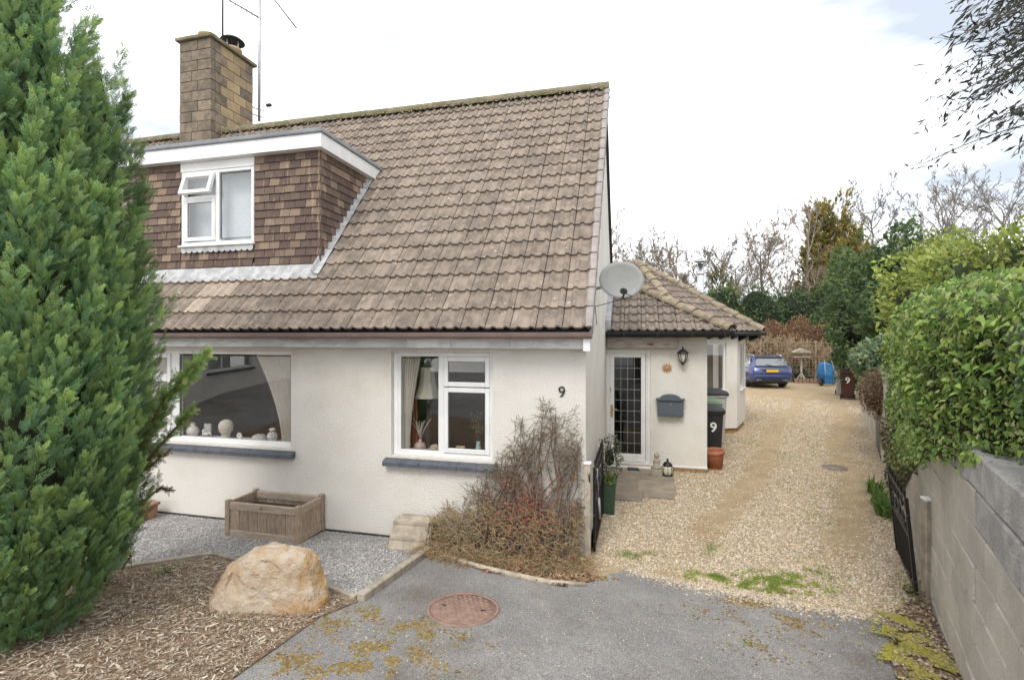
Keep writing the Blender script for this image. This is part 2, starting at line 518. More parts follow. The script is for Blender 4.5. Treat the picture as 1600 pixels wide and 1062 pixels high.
def WX(Y):                                # drive-side face of the boundary wall
    return 2.50 + 0.35 * (Y - 5.10)
g2 = lambda *a: tuple(G(*a)[:2])
A_, B_ = Vector(g2(365, 1062)), Vector(g2(500, 968))
EXT = tuple(A_ + (A_ - B_) * 3.0)
edge_tg = [g2(985, 888), g2(1080, 911), g2(1180, 930), g2(1280, 947), g2(1385, 962)]
drive_poly = [(-0.46, 4.85)] + [(a, b - 0.14) for a, b in edge_tg] + [(WX(4.4), 4.4), (WX(10), 10), (WX(28), 28), (-8, 28), (-8, 14), (-0.46, 13)]
sheet('gravel_driveway', drive_poly, 0.0, m_gravel, 0.5, yr=(3, 12))
tarmac_poly = [g2(672, 868), g2(760, 893), g2(880, 916), g2(930, 905)] + edge_tg + [g2(1400, 1062), (1.55, -2), (1.0, -12), (-14, -12), (-14, 3.8), (-6, 3.0)] + [g2(340, 1062), g2(480, 968), g2(545, 938)]
sheet('tarmac', ragged(tarmac_poly, 0.10, 0.018), 0.008, m_tarmac, 0.5)
mulch_poly = [g2(365, 1062), g2(500, 966), g2(562, 940), g2(500, 919), g2(332, 871), g2(180, 894), (-8, 4.0), (-8, -1), EXT]
sheet('mulch_bed', mulch_poly, 0.016, m_mulch, 0.2, lumps=0.014)
slate_poly = [(-8, 5.32), (-2.0, 5.32), g2(668, 861), g2(562, 938), g2(500, 917), g2(332, 869), g2(180, 892), (-8, 3.95)]
sheet('grey_chippings_bed', slate_poly, 0.012, m_slatebed, 0.4)
litter_poly = [(-2.1, 5.32), (-0.46, 5.32), (-0.46, 5.0), g2(930, 908), g2(880, 918), g2(760, 895), g2(668, 866)]
sheet('leaf_litter_bed', ragged(litter_poly, 0.1, 0.02), 0.014, m_leaflit, 0.3, lumps=0.01)
verge_poly = [g2(1385, 960), (WX(5.3), 5.3), (WX(-2), -2), (1.5, -2), g2(1398, 1062)]
sheet('mossy_verge', ragged(verge_poly, 0.1, 0.02), 0.02, m_leaflit, 0.3, lumps=0.02)

# loose stones, chips and mulch: real pieces too many to count
OCT = np.array([(1, 0, -0.15), (-0.9, 0.1, -0.15), (0, 0.8, -0.1), (0.1, -0.75, -0.15), (0.1, 0.05, 0.5)])   # upper half: the underside lies in the ground
OCTF = [(0, 2, 4), (2, 1, 4), (1, 3, 4), (3, 0, 4)]
def sample_poly(poly, n, wfun=None):
    a = np.array([p[:2] for p in poly]); lo, hi = a.min(0), a.max(0)
    out = []
    tot = 0
    while tot < n:
        q = rng.uniform(lo, hi, (n * 2, 2))
        k = in_poly(q, poly)
        if wfun is not None: k &= rng.random(len(q)) < wfun(q)
        q = q[k]; out.append(q); tot += len(q)
    return np.concatenate(out)[:n]
def yawmats(k, s, tilt=0.35):
    a = rng.uniform(0, 2 * math.pi, k)
    d = np.stack([np.cos(a), np.sin(a), rng.normal(0, tilt * 0.5, k)], 1)
    up = np.stack([rng.normal(0, tilt, k), rng.normal(0, tilt, k), np.ones(k)], 1)
    return frames(d, up) * s[:, None, None]
def pick(cols, k, var=0.15):
    c = np.array(cols)[rng.integers(0, len(cols), k)]
    return c * (1 + rng.normal(0, var, (k, 1))).clip(0.5, 1.6)
near_drive = [(-0.42, 5.02)] + edge_tg + [(WX(4.7), 4.7), (WX(20), 20), (3.2, 22), (2.9, 14.4), (2.4, 13.1), (1.25, 12), (1.25, 9.1), (-0.42, 9.1)]
N = 56000
def track(p):
    d1 = np.abs(p[:, 0] - (2.50 + 0.35 * (p[:, 1] - 5.1) - 0.62 + 0.10 * np.sin(p[:, 1] * 0.9))); d2 = np.abs(p[:, 0] - (2.50 + 0.35 * (p[:, 1] - 5.1) - 2.05 + 0.12 * np.sin(p[:, 1] * 0.7 + 1)))
    d = np.minimum(d1, d2) + 0.10 * np.array([mnoise.noise(Vector((a * 2.5, b * 2.5, 6))) for a, b in p])
    return np.clip((0.30 - d) / 0.16, 0, 1) * np.clip((p[:, 1] - 5.0) / 1.5, 0, 1)
q = sample_poly(near_drive, N, lambda p: np.clip((5.6 / np.maximum(p[:, 1], 4)) ** 2.2, 0, 1) * (1 - 0.93 * track(p)))
s = rng.uniform(0.007, 0.0145, N) * (1 + 0.05 * (q[:, 1] - 5))
T = np.column_stack([q, zgv(q) + s * 0.35])
gr_cols = [(0.62, 0.53, 0.40), (0.58, 0.48, 0.345), (0.48, 0.39, 0.28), (0.64, 0.58, 0.48), (0.44, 0.33, 0.21), (0.58, 0.46, 0.33), (0.36, 0.32, 0.28)]
tag(scatter('gravel_stones', OCT, OCTF, yawmats(N, s), T, m_stonec, col=pick(gr_cols, N)), 'loose cream and honey gravel stones covering the driveway', 'gravel', kind='stuff')
# stray stones spilled over the tarmac edge
N = 2600
e = np.array(edge_tg); t_ = rng.uniform(0, len(e) - 1.001, N); i_ = t_.astype(int)
q = e[i_] + (e[i_ + 1] - e[i_]) * (t_ - i_)[:, None]
q[:, 1] -= np.abs(rng.normal(0, 0.10, N)); q[:, 0] += rng.normal(0, 0.03, N)
s = rng.uniform(0.006, 0.013, N)
q2 = sample_poly([g2(500, 980), g2(880, 930), g2(1380, 975), g2(1390, 1062), g2(420, 1062)], 900)
q = np.concatenate([q, q2]); s = np.concatenate([s, rng.uniform(0.003, 0.008, 900)])
T = np.column_stack([q, zgv(q) + 0.008 + s * 0.35])
tag(scatter('spilled_stones', OCT, OCTF, yawmats(len(q), s), T, m_stonec, col=pick(gr_cols, len(q))), 'stray pale stones spilled from the gravel onto the tarmac', 'gravel', kind='stuff')
N = 17000
slate_near = [(-6.6, 5.29), (-2.05, 5.29), g2(664, 863), g2(562, 934), g2(500, 914), g2(332, 867), g2(180, 890), (-6.6, 4.0)]
q = sample_poly(slate_near, N)
s = rng.uniform(0.007, 0.014, N)
T = np.column_stack([q, zgv(q) + 0.012 + s * 0.3])
tag(scatter('grey_chippings', OCT * (1, 1, 0.6), OCTF, yawmats(N, s), T, m_stonec,
    col=pick([(0.42, 0.405, 0.39), (0.34, 0.33, 0.315), (0.52, 0.50, 0.48), (0.27, 0.26, 0.25), (0.44, 0.405, 0.365)], N)), 'grey stone chippings spread along the house wall', 'chippings', kind='stuff')
STRIP = np.array([(-0.1, -1, 0), (0.1, -1, 0.03), (0.13, 0, 0.06), (-0.13, 0, 0.03), (-0.07, 1, 0), (0.08, 1, 0.02)])
STRIPF = [(0, 1, 2, 3), (3, 2, 5, 4)]
N = 40000
mulch_near = [g2(365, 1062), g2(500, 966), g2(560, 942), g2(500, 921), g2(332, 873), g2(180, 896), (-5.5, 4.0), (-5.0, 1.2), (-3.0, 1.6)]
q = sample_poly(mulch_near, N)
s = rng.uniform(0.005, 0.024, N) * rng.uniform(0.5, 1, N)
k1 = rng.integers(0, N, N // 14); s[k1] *= 1.9
lz = np.array([0.014 * mnoise.noise(Vector((a * 3, b * 3, 1.7))) for a, b in q])
T = np.column_stack([q, zgv(q) + 0.022 + lz + rng.uniform(0, 0.014, N)])
R = yawmats(N, s, 0.3)
R[:, :, 0] *= rng.uniform(0.5, 2.0, N)[:, None]
mul_cols = [(0.52, 0.45, 0.35), (0.46, 0.38, 0.28), (0.36, 0.28, 0.20), (0.60, 0.54, 0.44), (0.22, 0.16, 0.11), (0.43, 0.36, 0.28), (0.33, 0.23, 0.16)]
tag(scatter('wood_chips', STRIP, STRIPF, R, T, m_chip, col=pick(mul_cols, N)), 'shredded brown wood chip mulch round the boulder', 'mulch', kind='stuff')
N = 2600
q = sample_poly(litter_poly, N)
s = rng.uniform(0.010, 0.03, N)
T = np.column_stack([q, zgv(q) + 0.02 + rng.uniform(0, 0.012, N)])
R = yawmats(N, s, 0.4); R[:, :, 0] *= 3.0
tag(scatter('fallen_leaves', STRIP, STRIPF, R, T, m_chip, col=pick([(0.30, 0.19, 0.11), (0.22, 0.13, 0.08), (0.40, 0.28, 0.18), (0.16, 0.10, 0.06)], N)), 'dry brown leaf litter under the wall shrub', 'leaf litter', kind='stuff')

# moss cushions and grass
DOME = np.array([(1, 0, 0), (0.3, 0.95, 0), (-0.8, 0.6, 0), (-0.85, -0.5, 0), (0.3, -0.95, 0), (0, 0, 0.55)])
DOMEF = [(0, 1, 5), (1, 2, 5), (2, 3, 5), (3, 4, 5), (4, 0, 5)]
def blobs(specs, n):
    out = []
    for (x, y, sx, sy, wgt) in specs:
        c = G(x, y); k = int(n * wgt)
        p = rng.normal(0, 1, (k, 2)) * (sx, sy) + (c.x, c.y)
        f = np.array([mnoise.noise(Vector((a * 7, b * 7, 0.3))) for a, b in p])
        f2 = np.array([mnoise.noise(Vector((a * 31, b * 31, 4.3))) for a, b in p])
        out.append(p[rng.random(len(p)) < np.clip(0.35 + 1.6 * f, 0, 1) * np.clip(0.55 + 1.3 * f2, 0, 1)])
    return np.concatenate(out)
def moss(name, specs, n, cols, label, lim=1e9, s0=(0.004, 0.013)):
    q = blobs(specs, n); s = rng.uniform(*s0, len(q))
    T = np.column_stack([q, zgv(q) + (0.036 if 'verge' in name else 0.008)])
    tag(scatter(name, DOME, DOMEF, yawmats(len(q), s, 0.1), T, m_chip, col=pick(cols, len(q))), label, 'moss', kind='stuff')
bcols = [(0.16, 0.10, 0.05), (0.20, 0.13, 0.055), (0.13, 0.09, 0.05)]
ycols = [(0.27, 0.19, 0.06), (0.22, 0.165, 0.06), (0.30, 0.19, 0.07), (0.19, 0.125, 0.06), (0.19, 0.17, 0.06), (0.24, 0.21, 0.07)]
bcols = [(0.16, 0.10, 0.05), (0.20, 0.13, 0.055), (0.13, 0.09, 0.05), (0.22, 0.17, 0.06)]
moss('yellow_moss', [(540, 1035, 0.16, 0.06, 0.35), (600, 1015, 0.14, 0.05, 0.3), (585, 960, 0.10, 0.06, 0.15), (640, 975, 0.10, 0.07, 0.15), (680, 995, 0.18, 0.05, 0.12), (520, 975, 0.1, 0.08, 0.1), (740, 1000, 0.16, 0.04, 0.1), (470, 1040, 0.16, 0.10, 0.25), (620, 1040, 0.2, 0.08, 0.2)], 9000, ycols + bcols, 'yellow and rusty moss on the tarmac below the manhole cover')
moss('brown_moss', [(1190, 945, 0.22, 0.05, 0.4), (1240, 975, 0.16, 0.10, 0.3), (1200, 1010, 0.15, 0.12, 0.2), (1130, 960, 0.16, 0.08, 0.2), (950, 905, 0.06, 0.03, 0.08)], 5200, bcols + [(0.28, 0.22, 0.06)], 'brown moss on the tarmac below the grass patch')
moss('verge_moss', [(1420, 1010, 0.07, 0.14, 0.4), (1445, 1050, 0.09, 0.14, 0.5), (1405, 975, 0.06, 0.10, 0.3), (1425, 1040, 0.09, 0.14, 0.4), (1455, 1030, 0.05, 0.2, 0.3)], 17000, [(0.33, 0.30, 0.045), (0.38, 0.33, 0.06), (0.25, 0.25, 0.05), (0.29, 0.22, 0.06), (0.20, 0.20, 0.05)], 'bright yellow moss along the foot of the boundary wall', s0=(0.004, 0.011))
N = 1500
q = sample_poly(verge_poly, N, lambda p: (p[:, 1] > 2.6) * 1.0)
s = rng.uniform(0.006, 0.02, N)
T = np.column_stack([q, zgv(q) + 0.036])
tag(scatter('verge_stones', OCT, OCTF, yawmats(N, s), T, m_stonec, col=pick([(0.34, 0.27, 0.19), (0.28, 0.22, 0.15), (0.2, 0.17, 0.14), (0.24, 0.16, 0.1), (0.18, 0.12, 0.07), (0.45, 0.38, 0.28)], N)), 'stones and dead leaves at the foot of the block wall', 'litter', kind='stuff')
BLADE = np.array([(-0.06, 0, 0), (0.06, 0, 0), (0.045, 0.55, 0.05), (-0.045, 0.55, 0.05), (0.0, 1.0, 0.22), (0.005, 1.0, 0.22)])
BLADEF = [(0, 1, 2, 3), (3, 2, 5, 4)]
def grass(name, specs, n, h, cols, label):
    q = blobs(specs, n); k = len(q)
    d = np.column_stack([rng.normal(0, 0.6, (k, 2)), np.ones(k)])
    R = frames(d, rand_dirs(k)) * rng.uniform(h[0], h[1], k)[:, None, None]
    T = np.column_stack([q, zgv(q) + 0.002])
    tag(scatter(name, BLADE, BLADEF, R, T, m_leaf, col=pick(cols, k)), label, 'grass', kind='stuff')
gcols = [(0.26, 0.36, 0.10), (0.20, 0.31, 0.075), (0.32, 0.38, 0.12), (0.30, 0.32, 0.10)]
moss('green_moss', [(1232, 910, 0.15, 0.09, 0.5), (1120, 903, 0.15, 0.05, 0.3), (1180, 915, 0.2, 0.04, 0.2)], 9000, [(0.22, 0.30, 0.06), (0.28, 0.32, 0.08), (0.30, 0.28, 0.08)], 'green moss among the gravel beside the tarmac edge', s0=(0.006, 0.014))
grass('grass_patch', [(1230, 910, 0.17, 0.11, 0.45), (1120, 903, 0.16, 0.06, 0.25), (1185, 918, 0.2, 0.05, 0.2), (1270, 890, 0.10, 0.14, 0.1)], 26000, (0.015, 0.042), gcols, 'green grass patch in the gravel beside the tarmac edge')
grass('sparse_grass', [(1000, 868, 0.12, 0.06, 0.22), (1110, 855, 0.08, 0.10, 0.10), (1280, 815, 0.10, 0.2, 0.12), (1290, 760, 0.1, 0.5, 0.12), (1160, 690, 0.25, 0.4, 0.16), (1250, 712, 0.4, 0.3, 0.14), (1350, 655, 0.25, 1.3, 0.22), (1160, 1010, 0.04, 0.05, 0.04), (1220, 660, 0.5, 0.8, 0.1), (1255, 690, 0.2, 0.9, 0.2), (1235, 655, 0.25, 1.2, 0.15)], 11000, (0.015, 0.045), gcols, 'thin grass and weeds scattered through the gravel driveway')
# ------------------------------------------------------------------ the house
YW, XG, XL = 5.30, -0.51, -10.4
XR = -0.45                               # roof edge, oversailing the gable
YE, ZE, PITCH = 5.08, 2.42, math.radians(50)
cT, sT, tT = math.cos(PITCH), math.sin(PITCH), math.tan(PITCH)
YR, ZR = 8.48, 2.42 + 3.40 * tT
house = thingw('house', 'cream rendered chalet bungalow with brown tiled roof and dormer', 'house', (-4.5, YW, 0))

def wall_open(x0, x1, z0, z1, y0, y1, opens):
    """wall facing -Y between y0 and y1, with openings (xa, xb, za, zb)"""
    b = MB()
    xs = sorted({x0, x1, *[o[0] for o in opens], *[o[1] for o in opens]})
    zs = sorted({z0, z1, *[o[2] for o in opens], *[o[3] for o in opens]})
    for i in range(len(xs) - 1):
        for j in range(len(zs) - 1):
            xm, zm = (xs[i] + xs[i + 1]) / 2, (zs[j] + zs[j + 1]) / 2
            if any(o[0] < xm < o[1] and o[2] < zm < o[3] for o in opens): continue
            for y, fl in ((y0, 0), (y1, 1)):
                f = (0, 1, 2, 3) if not fl else (3, 2, 1, 0)
                b.add([(xs[i], y, zs[j]), (xs[i + 1], y, zs[j]), (xs[i + 1], y, zs[j + 1]), (xs[i], y, zs[j + 1])], [f])
    for xa, xb, za, zb in opens:
        b.add([(xa, y0, za), (xa, y1, za), (xa, y1, zb), (xa, y0, zb)], [(0, 1, 2, 3)])
        b.add([(xb, y0, za), (xb, y0, zb), (xb, y1, zb), (xb, y1, za)], [(0, 1, 2, 3)])
        b.add([(xa, y0, za), (xb, y0, za), (xb, y1, za), (xa, y1, za)], [(0, 1, 2, 3)])
        b.add([(xa, y0, zb), (xa, y1, zb), (xb, y1, zb), (xb, y0, zb)], [(0, 1, 2, 3)])
    b.add([(x0, y0, z0), (x0, y0, z1), (x0, y1, z1), (x0, y1, z0)], [(0, 1, 2, 3)])
    b.add([(x1, y0, z0), (x1, y1, z0), (x1, y1, z1), (x1, y0, z1)], [(0, 1, 2, 3)])
    b.add([(x0, y0, z1), (x1, y0, z1), (x1, y1, z1), (x0, y1, z1)], [(0, 1, 2, 3)])
    return b
W1 = (-6.62, -4.11, 0.965, 2.165)
W2 = (-2.76, -1.535, 0.965, 2.165)
wall_open(XL, XG, -0.25, 2.28, YW, YW + 0.22, [W1, W2]).build('front_wall', m_render, house, fix=False)
# dark strip where the wall meets the ground
MB().box((XL, YW - 0.012, -0.2), (XG - 0.004, YW - 0.001, 0.035)).build('wall_foot_strip', M('foot_strip_dark', (0.05, 0.045, 0.045), (0.08, 0.07, 0.06), 9), house)
MB().prism([(YW + 0.222, -0.25), (11.7, -0.25), (11.7, 2.36), (YR, ZR - 0.11), (YW + 0.222, ZE + (YW + 0.222 - YE) * tT - 0.13)], 0.2, 'x', XG - 0.2).build('gable_wall', m_render, house)
# roof deck; the tiles are laid on it
deck = MB().prism([(YE + 0.03, ZE - 0.04), (YR, ZR - 0.055), (2 * YR - YE, ZE - 0.07), (2 * YR - YE, ZE - 0.2), (YR, ZR - 0.2), (YE + 0.03, ZE - 0.12)], XR - 0.012 - XL, 'x', XL)
roof = deck.build('roof', M('roof_felt', (0.04, 0.037, 0.033)), house)

def roman_tile(width=0.275, length=0.34, lift=0.033, th=0.026):
    xs = []; zs = []
    p = width / 2
    for h in range(2):
        for fx, z in ((0.03 * (1 - h), 0), (0.44, 0), (0.54, 0.018), (0.68, 0.030), (0.82, 0.019), (0.92, 0.002)):
            xs.append(h * p + fx * p); zs.append(z)
    xs.append(width - 0.005); zs.append(0.0)
    n = len(xs); vs = []
    for i in range(n): vs.append((xs[i], 0, zs[i] + lift))
    for i in range(n): vs.append((xs[i], length, zs[i]))
    for i in range(n): vs.append((xs[i], 0.0, zs[i] + lift - th))
    fs = [(i, i + 1, n + i + 1, n + i) for i in range(n - 1)]
    fs += [(2 * n + i, 2 * n + i + 1, i + 1, i) for i in range(n - 1)]
    vs += [(xs[0], length, -0.01), (xs[-1], length, -0.01)]
    fs += [(0, n, 3 * n, 2 * n), (n - 1, 3 * n - 1, 3 * n + 1, 2 * n - 1)]
    return vs, fs
TV, TF = roman_tile()
def tile_mesh(mat, name='roof_tile'):
    me = bpy.data.meshes.new(name); me.from_pydata(TV, [], TF); me.materials.append(mat)
    me.polygons.foreach_set('use_smooth', [i < 12 for i in range(len(TF))]); me.update()
    try: me.set_sharp_from_angle(angle=math.radians(50))
    except Exception: pass
    return me
tm_a, tm_b = tile_mesh(m_tile), tile_mesh(m_tile_new)
GA, CW = 0.28, 0.275
def roof_pt(X, s, h=0.0):
    return Vector((X, YE + s * cT - h * sT, ZE + s * sT + h * cT))
def roof_hit(x, y):
    a = ray(x, y); t = (ZE - YE * tT - HC) / (a[2] - a[1] * tT)
    return a[0] * t, (a[1] * t - YE) / cT
pale = [roof_hit(*p) for p in ((318, 484), (333, 460), (366, 457), (386, 436))]
DX0, DX1, DY, DZT = -7.22, -4.05, 5.74, 4.80
spots = []
for k in range(19):
    for c in range(36):
        x0 = XR - (c + 1) * CW
        xm, sm = x0 + CW / 2, k * GA + 0.14
        if x0 > DX0 and x0 + CW < DX1 + 0.06 and k >= 4 and k * GA < 3.30: continue
        p = roof_pt(xm, sm); px, py = proj(p)
        spots.append((depth_of(p) if px > 190 else 99, k, c, x0, px, py))
spots.sort()
rest_V = []; rest_F = []
tv = np.array(TV)
rx = np.array(Matrix.Rotation(PITCH, 3, 'X'))
for i, (dd, k, c, x0, px, py) in enumerate(spots):
    s = k * GA
    pl = any(abs(x0 + CW / 2 - a) < CW / 2 and s < b < s + GA for a, b in pale)
    loc = roof_pt(x0 + random.uniform(-0.001, 0.001), s + random.uniform(-0.004, 0.004), 0.0)
    if i < 300:
        link('roof_tile', tm_b if pl else tm_a, None, roof, loc, (PITCH + random.uniform(-0.008, 0.008), random.uniform(-0.006, 0.006), random.uniform(-0.006, 0.006)))
    else:
        n = sum(len(a) for a in rest_V)
        rest_V.append(tv @ rx.T + np.array(loc))
        rest_F += [tuple(q + n for q in f) for f in TF]
me = bpy.data.meshes.new('upper_roof_tiles'); me.from_pydata(np.concatenate(rest_V).tolist(), [], rest_F); me.update()
m_tile2 = M('concrete_roof_tile_far', (0.29, 0.236, 0.188), (0.192, 0.158, 0.131), 7, 0.95, 0.006, 120, c3=(0.55, 0.50, 0.42), scale3=16, lim3=(0.64, 0.70), voro=(4, 0.14))
tag(link('upper_roof_tiles', me, m_tile2, roof), kind='stuff')
# verge caps and barge board
vb = MB()
vb.loft([[(0, y, z) for (y, z) in ()] for _ in ()] ) if False else None
vb = MB().loft([[(-0.055, 0, 0.05), (0.0, 0, 0.056), (0.016, 0, 0.045), (0.02, 0, -0.075), (0.006, 0, -0.075), (0.002, 0, 0.03), (-0.055, 0, 0.036)],
                [(-0.055, 0.31, 0.034), (0.0, 0.31, 0.040), (0.016, 0.31, 0.03), (0.016, 0.31, -0.075), (0.004, 0.31, -0.075), (0.0, 0.31, 0.018), (-0.055, 0.31, 0.02)]])
vm = vb.mesh('verge_tile'); vm.materials.append(m_verge)
for k in range(19):
    link('verge_tile', vm, None, roof, roof_pt(XR + 0.012, k * GA - 0.005, 0.006), (PITCH, 0, 0))
bm_ = MB()
for (sa, sb) in ((-0.02, 5.29),):
    a, b = roof_pt(0, sa, -0.075), roof_pt(0, sb, -0.075); c, d = roof_pt(0, sb, -0.25), roof_pt(0, sa + 0.1, -0.25)
    bm_.prism([(a.y, a.z), (b.y, b.z), (c.y, c.z), (d.y, d.z)], 0.035, 'x', XR - 0.03)
bm_.build('barge_board', m_white, house)
MB().box((XG + 0.001, 5.02, 2.20), (XR + 0.01, 5.30, 2.375)).build('eaves_box_end', m_white, house)
# ridge
rm = MB()
prof = [(0.115 * math.cos(a), 0.105 * math.sin(a)) for a in [math.radians(t) for t in range(-20, 201, 20)]]
inn = [(0.095 * math.cos(a), 0.085 * math.sin(a)) for a in [math.radians(t) for t in range(200, -21, -20)]]
rm.loft([[(x, y, z) for y, z in prof + inn] for x in (0, 0.455)], smooth=False)
rme = rm.mesh('ridge_tile'); rme.materials.append(m_ridge)
for k in range(23):
    link('ridge_tile', rme, None, roof, (XR + 0.01 - (k + 1) * 0.445, YR, ZR + 0.012 + random.uniform(-0.004, 0.004)), (0, random.uniform(-0.006, 0.006), 0))
# moss tufts along the ridge and in the tile troughs
q = np.column_stack([rng.uniform(-10, XG, 1500), YR - np.abs(rng.normal(0, 0.07, 1500)) - 0.03, np.zeros(1500)])
q[:, 2] = ZR + 0.10 - (YR - q[:, 1]) * 0.9
S_ = rng.uniform(0.012, 0.035, 1500)
k2 = 420
xs_ = XR - rng.integers(0, 22, k2) * CW - 0.005 + rng.normal(0, 0.008, k2); ss_ = rng.uniform(0, 5, k2) ** 1.0
ss_ = np.floor(ss_ / GA) * GA + rng.uniform(0.02, 0.2, k2)
q2 = np.array([roof_pt(a, b, 0.02) for a, b in zip(xs_, ss_)])
keep = ~((q2[:, 0] > DX0 - 0.1) & (q2[:, 0] < DX1 + 0.1) & (ss_ > 0.8) & (ss_ < 3.5))
q2 = q2[keep]
S2 = rng.uniform(0.006, 0.015, len(q2))
T = np.concatenate([q, q2]); S_ = np.concatenate([S_, S2])
cols = np.concatenate([pick([(0.15, 0.14, 0.06), (0.12, 0.11, 0.06), (0.20, 0.17, 0.09), (0.20, 0.16, 0.11)], 1500), pick([(0.05, 0.045, 0.03), (0.07, 0.06, 0.03)], len(q2))])
d = frames(rand_dirs(len(T)), np.tile([0, -0.6, 0.8], (len(T), 1))) * S_[:, None, None]
tag(scatter('roof_moss', OCT, OCTF, d, T, m_chip, roof, col=cols), kind='stuff')

# eaves: gutter, fascia boards, soffit
DG = 0.030
gp = [(5.095, 2.352), (5.085, 2.352), (5.08, 2.325), (5.05, 2.306), (5.00, 2.306), (4.975, 2.325), (4.97, 2.356), (4.955, 2.358), (4.957, 2.345), (4.966, 2.315), (4.995, 2.294), (5.055, 2.294), (5.09, 2.315)]
MB().prism([(a, b + DG) for a, b in gp], XG + 0.09 - XL, 'x', XL).build('gutter', m_gutter, house)
fx = XG + 0.0
for wd in [0.78, 0.66, 0.52, 0.75, 0.9, 0.72, 0.42, 0.10, 0.62, 0.52, 0.8, 0.6, 0.8, 0.7, 0.9]:
    MB().box((fx - wd + 0.0015, 5.098 + random.uniform(0, 0.003), 2.222), (fx - 0.0015, 5.125, 2.36)).build('fascia_board', m_fascia, house)
    fx -= wd
MB().box((XL, 5.126, 2.215), (XG, YW - 0.001, 2.235)).build('soffit', m_fascia, house)

# windows
def bar(b, x0, x1, z0, z1, ya, yb, e=0.006):
    b.box((x0, ya, z0), (x1, yb, z1), e)
def ring(b, x0, x1, z0, z1, wd, ya, yb):
    bar(b, x0, x0 + wd, z0, z1, ya, yb); bar(b, x1 - wd, x1, z0, z1, ya, yb)
    bar(b, x0 + wd, x1 - wd, z0, z0 + wd, ya + 0.001, yb); bar(b, x0 + wd, x1 - wd, z1 - wd, z1, ya + 0.001, yb)
def window(x0, x1, z0, z1, y, cells, mulls, parent, fw=0.05):
    b = MB(); ring(b, x0, x1, z0, z1, fw, y, y + 0.07)
    for (a, c, d, e) in mulls: bar(b, a, c, d, e, y + 0.002, y + 0.068)
    win = b.build('window', m_white, parent)
    for (a, c, d, e, sash) in cells:
        if sash:
            s_ = MB(); ring(s_, a, c, d, e, 0.055, y - 0.014, y + 0.03); s_.build('sash', m_white, win)
            MB().box((a + 0.054, y + 0.004, d + 0.054), (c - 0.054, y + 0.010, e - 0.054)).build('pane', m_glass, win)
            g = MB(); ring(g, a + 0.053, c - 0.053, d + 0.053, e - 0.053, 0.006, y - 0.003, y + 0.003); g.build('gasket', m_black, win)
        else:
            MB().box((a, y + 0.022, d), (c, y + 0.028, e)).build('pane', m_glass, win)
            g = MB(); ring(g, a - 0.001, c + 0.001, d - 0.001, e + 0.001, 0.007, y + 0.012, y + 0.021); g.build('gasket', m_black, win)
    return win
YF = YW + 0.06
wa = window(*W1, YF, [(-6.57, -6.00, 0.965 + 0.05, 1.80, True), (-6.57, -6.00, 1.80, 2.115, True), (-5.86, -4.165, 1.025, 2.10, False)], [(-6.0, -5.87, 1.0, 2.13), (-5.87, -4.16, 1.005, 1.03), (-6.6, -6.0, 1.775, 1.825)], house)
wb_ = window(*W2, YF, [(-2.665, -2.20, 1.03, 2.10, False), (-2.13, -1.58, 1.02, 1.765, True), (-2.13, -1.58, 1.775, 2.115, True)], [(-2.20, -2.13, 1.0, 2.13), (-2.71, -2.665, 1.0, 2.13), (-2.665, -2.2, 1.01, 1.032)], house)
for wn, (x0, x1, z0, z1) in ((wa, W1), (wb_, W2)):
    n = int((x1 - x0 + 0.16) / 0.20); st = (x1 - x0 + 0.14) / n
    for i in range(n):
        xa = x0 - 0.07 + i * st
        MB().prism([(YW - 0.085, z0 - 0.105), (YW - 0.085, z0 - 0.062), (YW - 0.06, z0 - 0.042), (YF + 0.02, z0 - 0.002), (YF + 0.02, z0 - 0.05), (YW - 0.02, z0 - 0.105)], st - 0.004, 'x', xa).build('sill_tile', m_slate, wn)
# rooms behind the two windows
rb = MB()
rb.box((-9.5, 8.85, 0), (-0.68, 8.95, 2.2)); rb.box((-9.6, YW + 0.23, 0), (-9.5, 8.95, 2.2)); rb.box((-0.70, YW + 0.23, 0), (-0.66, 8.84, 2.2)); rb.box((-3.45, YW + 0.23, 0), (-3.35, 8.84, 2.2))
rb.box((-9.5, YW + 0.225, 2.205), (-0.67, 8.95, 2.235))
rb.build('room_walls', m_room, house)
MB().box((-9.5, YW + 0.225, -0.05), (-0.67, 8.95, 0.0)).build('room_floor', m_roomf, house)
for (x0, x1, z0, z1) in (W1, W2):
    MB().box((x0 + 0.01, YF + 0.075, z0 - 0.01), (x1 - 0.01, YW + 0.36, z0 + 0.025), 0.004).build('inner_sill', m_white, house)
def curtain(xt0, xt1, xb0, xb1, z0, z1, y, folds, parent, mat=m_curtain, label=None):
    n = folds * 8; vs = []; fs = []
    rows = 9
    for j in range(rows):
        t = j / (rows - 1)
        for i in range(n + 1):
            u = i / n
            e = t ** 1.6
            xa = xb0 + (xt0 - xb0) * e; xb = xb1 + (xt1 - xb1) * e
            vs.append((xa + (xb - xa) * u, y + 0.022 * math.sin(u * folds * 2 * math.pi + 0.4 * t) + 0.006 * math.sin(u * 37), z0 + (z1 - z0) * t))
    for j in range(rows - 1):
        for i in range(n):
            a = j * (n + 1) + i
            fs.append((a, a + 1, a + n + 2, a + n + 1))
    m0 = len(vs)
    vs += [(v[0], v[1] + 0.003, v[2]) for v in vs]
    fs += [tuple(reversed([i + m0 for i in f])) for f in fs[:]]
    b = MB(); b.add(vs, fs, True)
    o = b.build('curtain', mat, None)
    return tag(o, label, 'curtain')
curtain(-4.78, -4.13, -4.36, -4.13, 1.0, 2.15, 5.455, 13, None, label='cream pleated curtain drawn to the right end of the wide window')
curtain(-6.60, -5.95, -6.60, -6.05, 1.0, 2.15, 5.455, 11, None, label='pale net curtain behind the narrow casement beside the conifer')
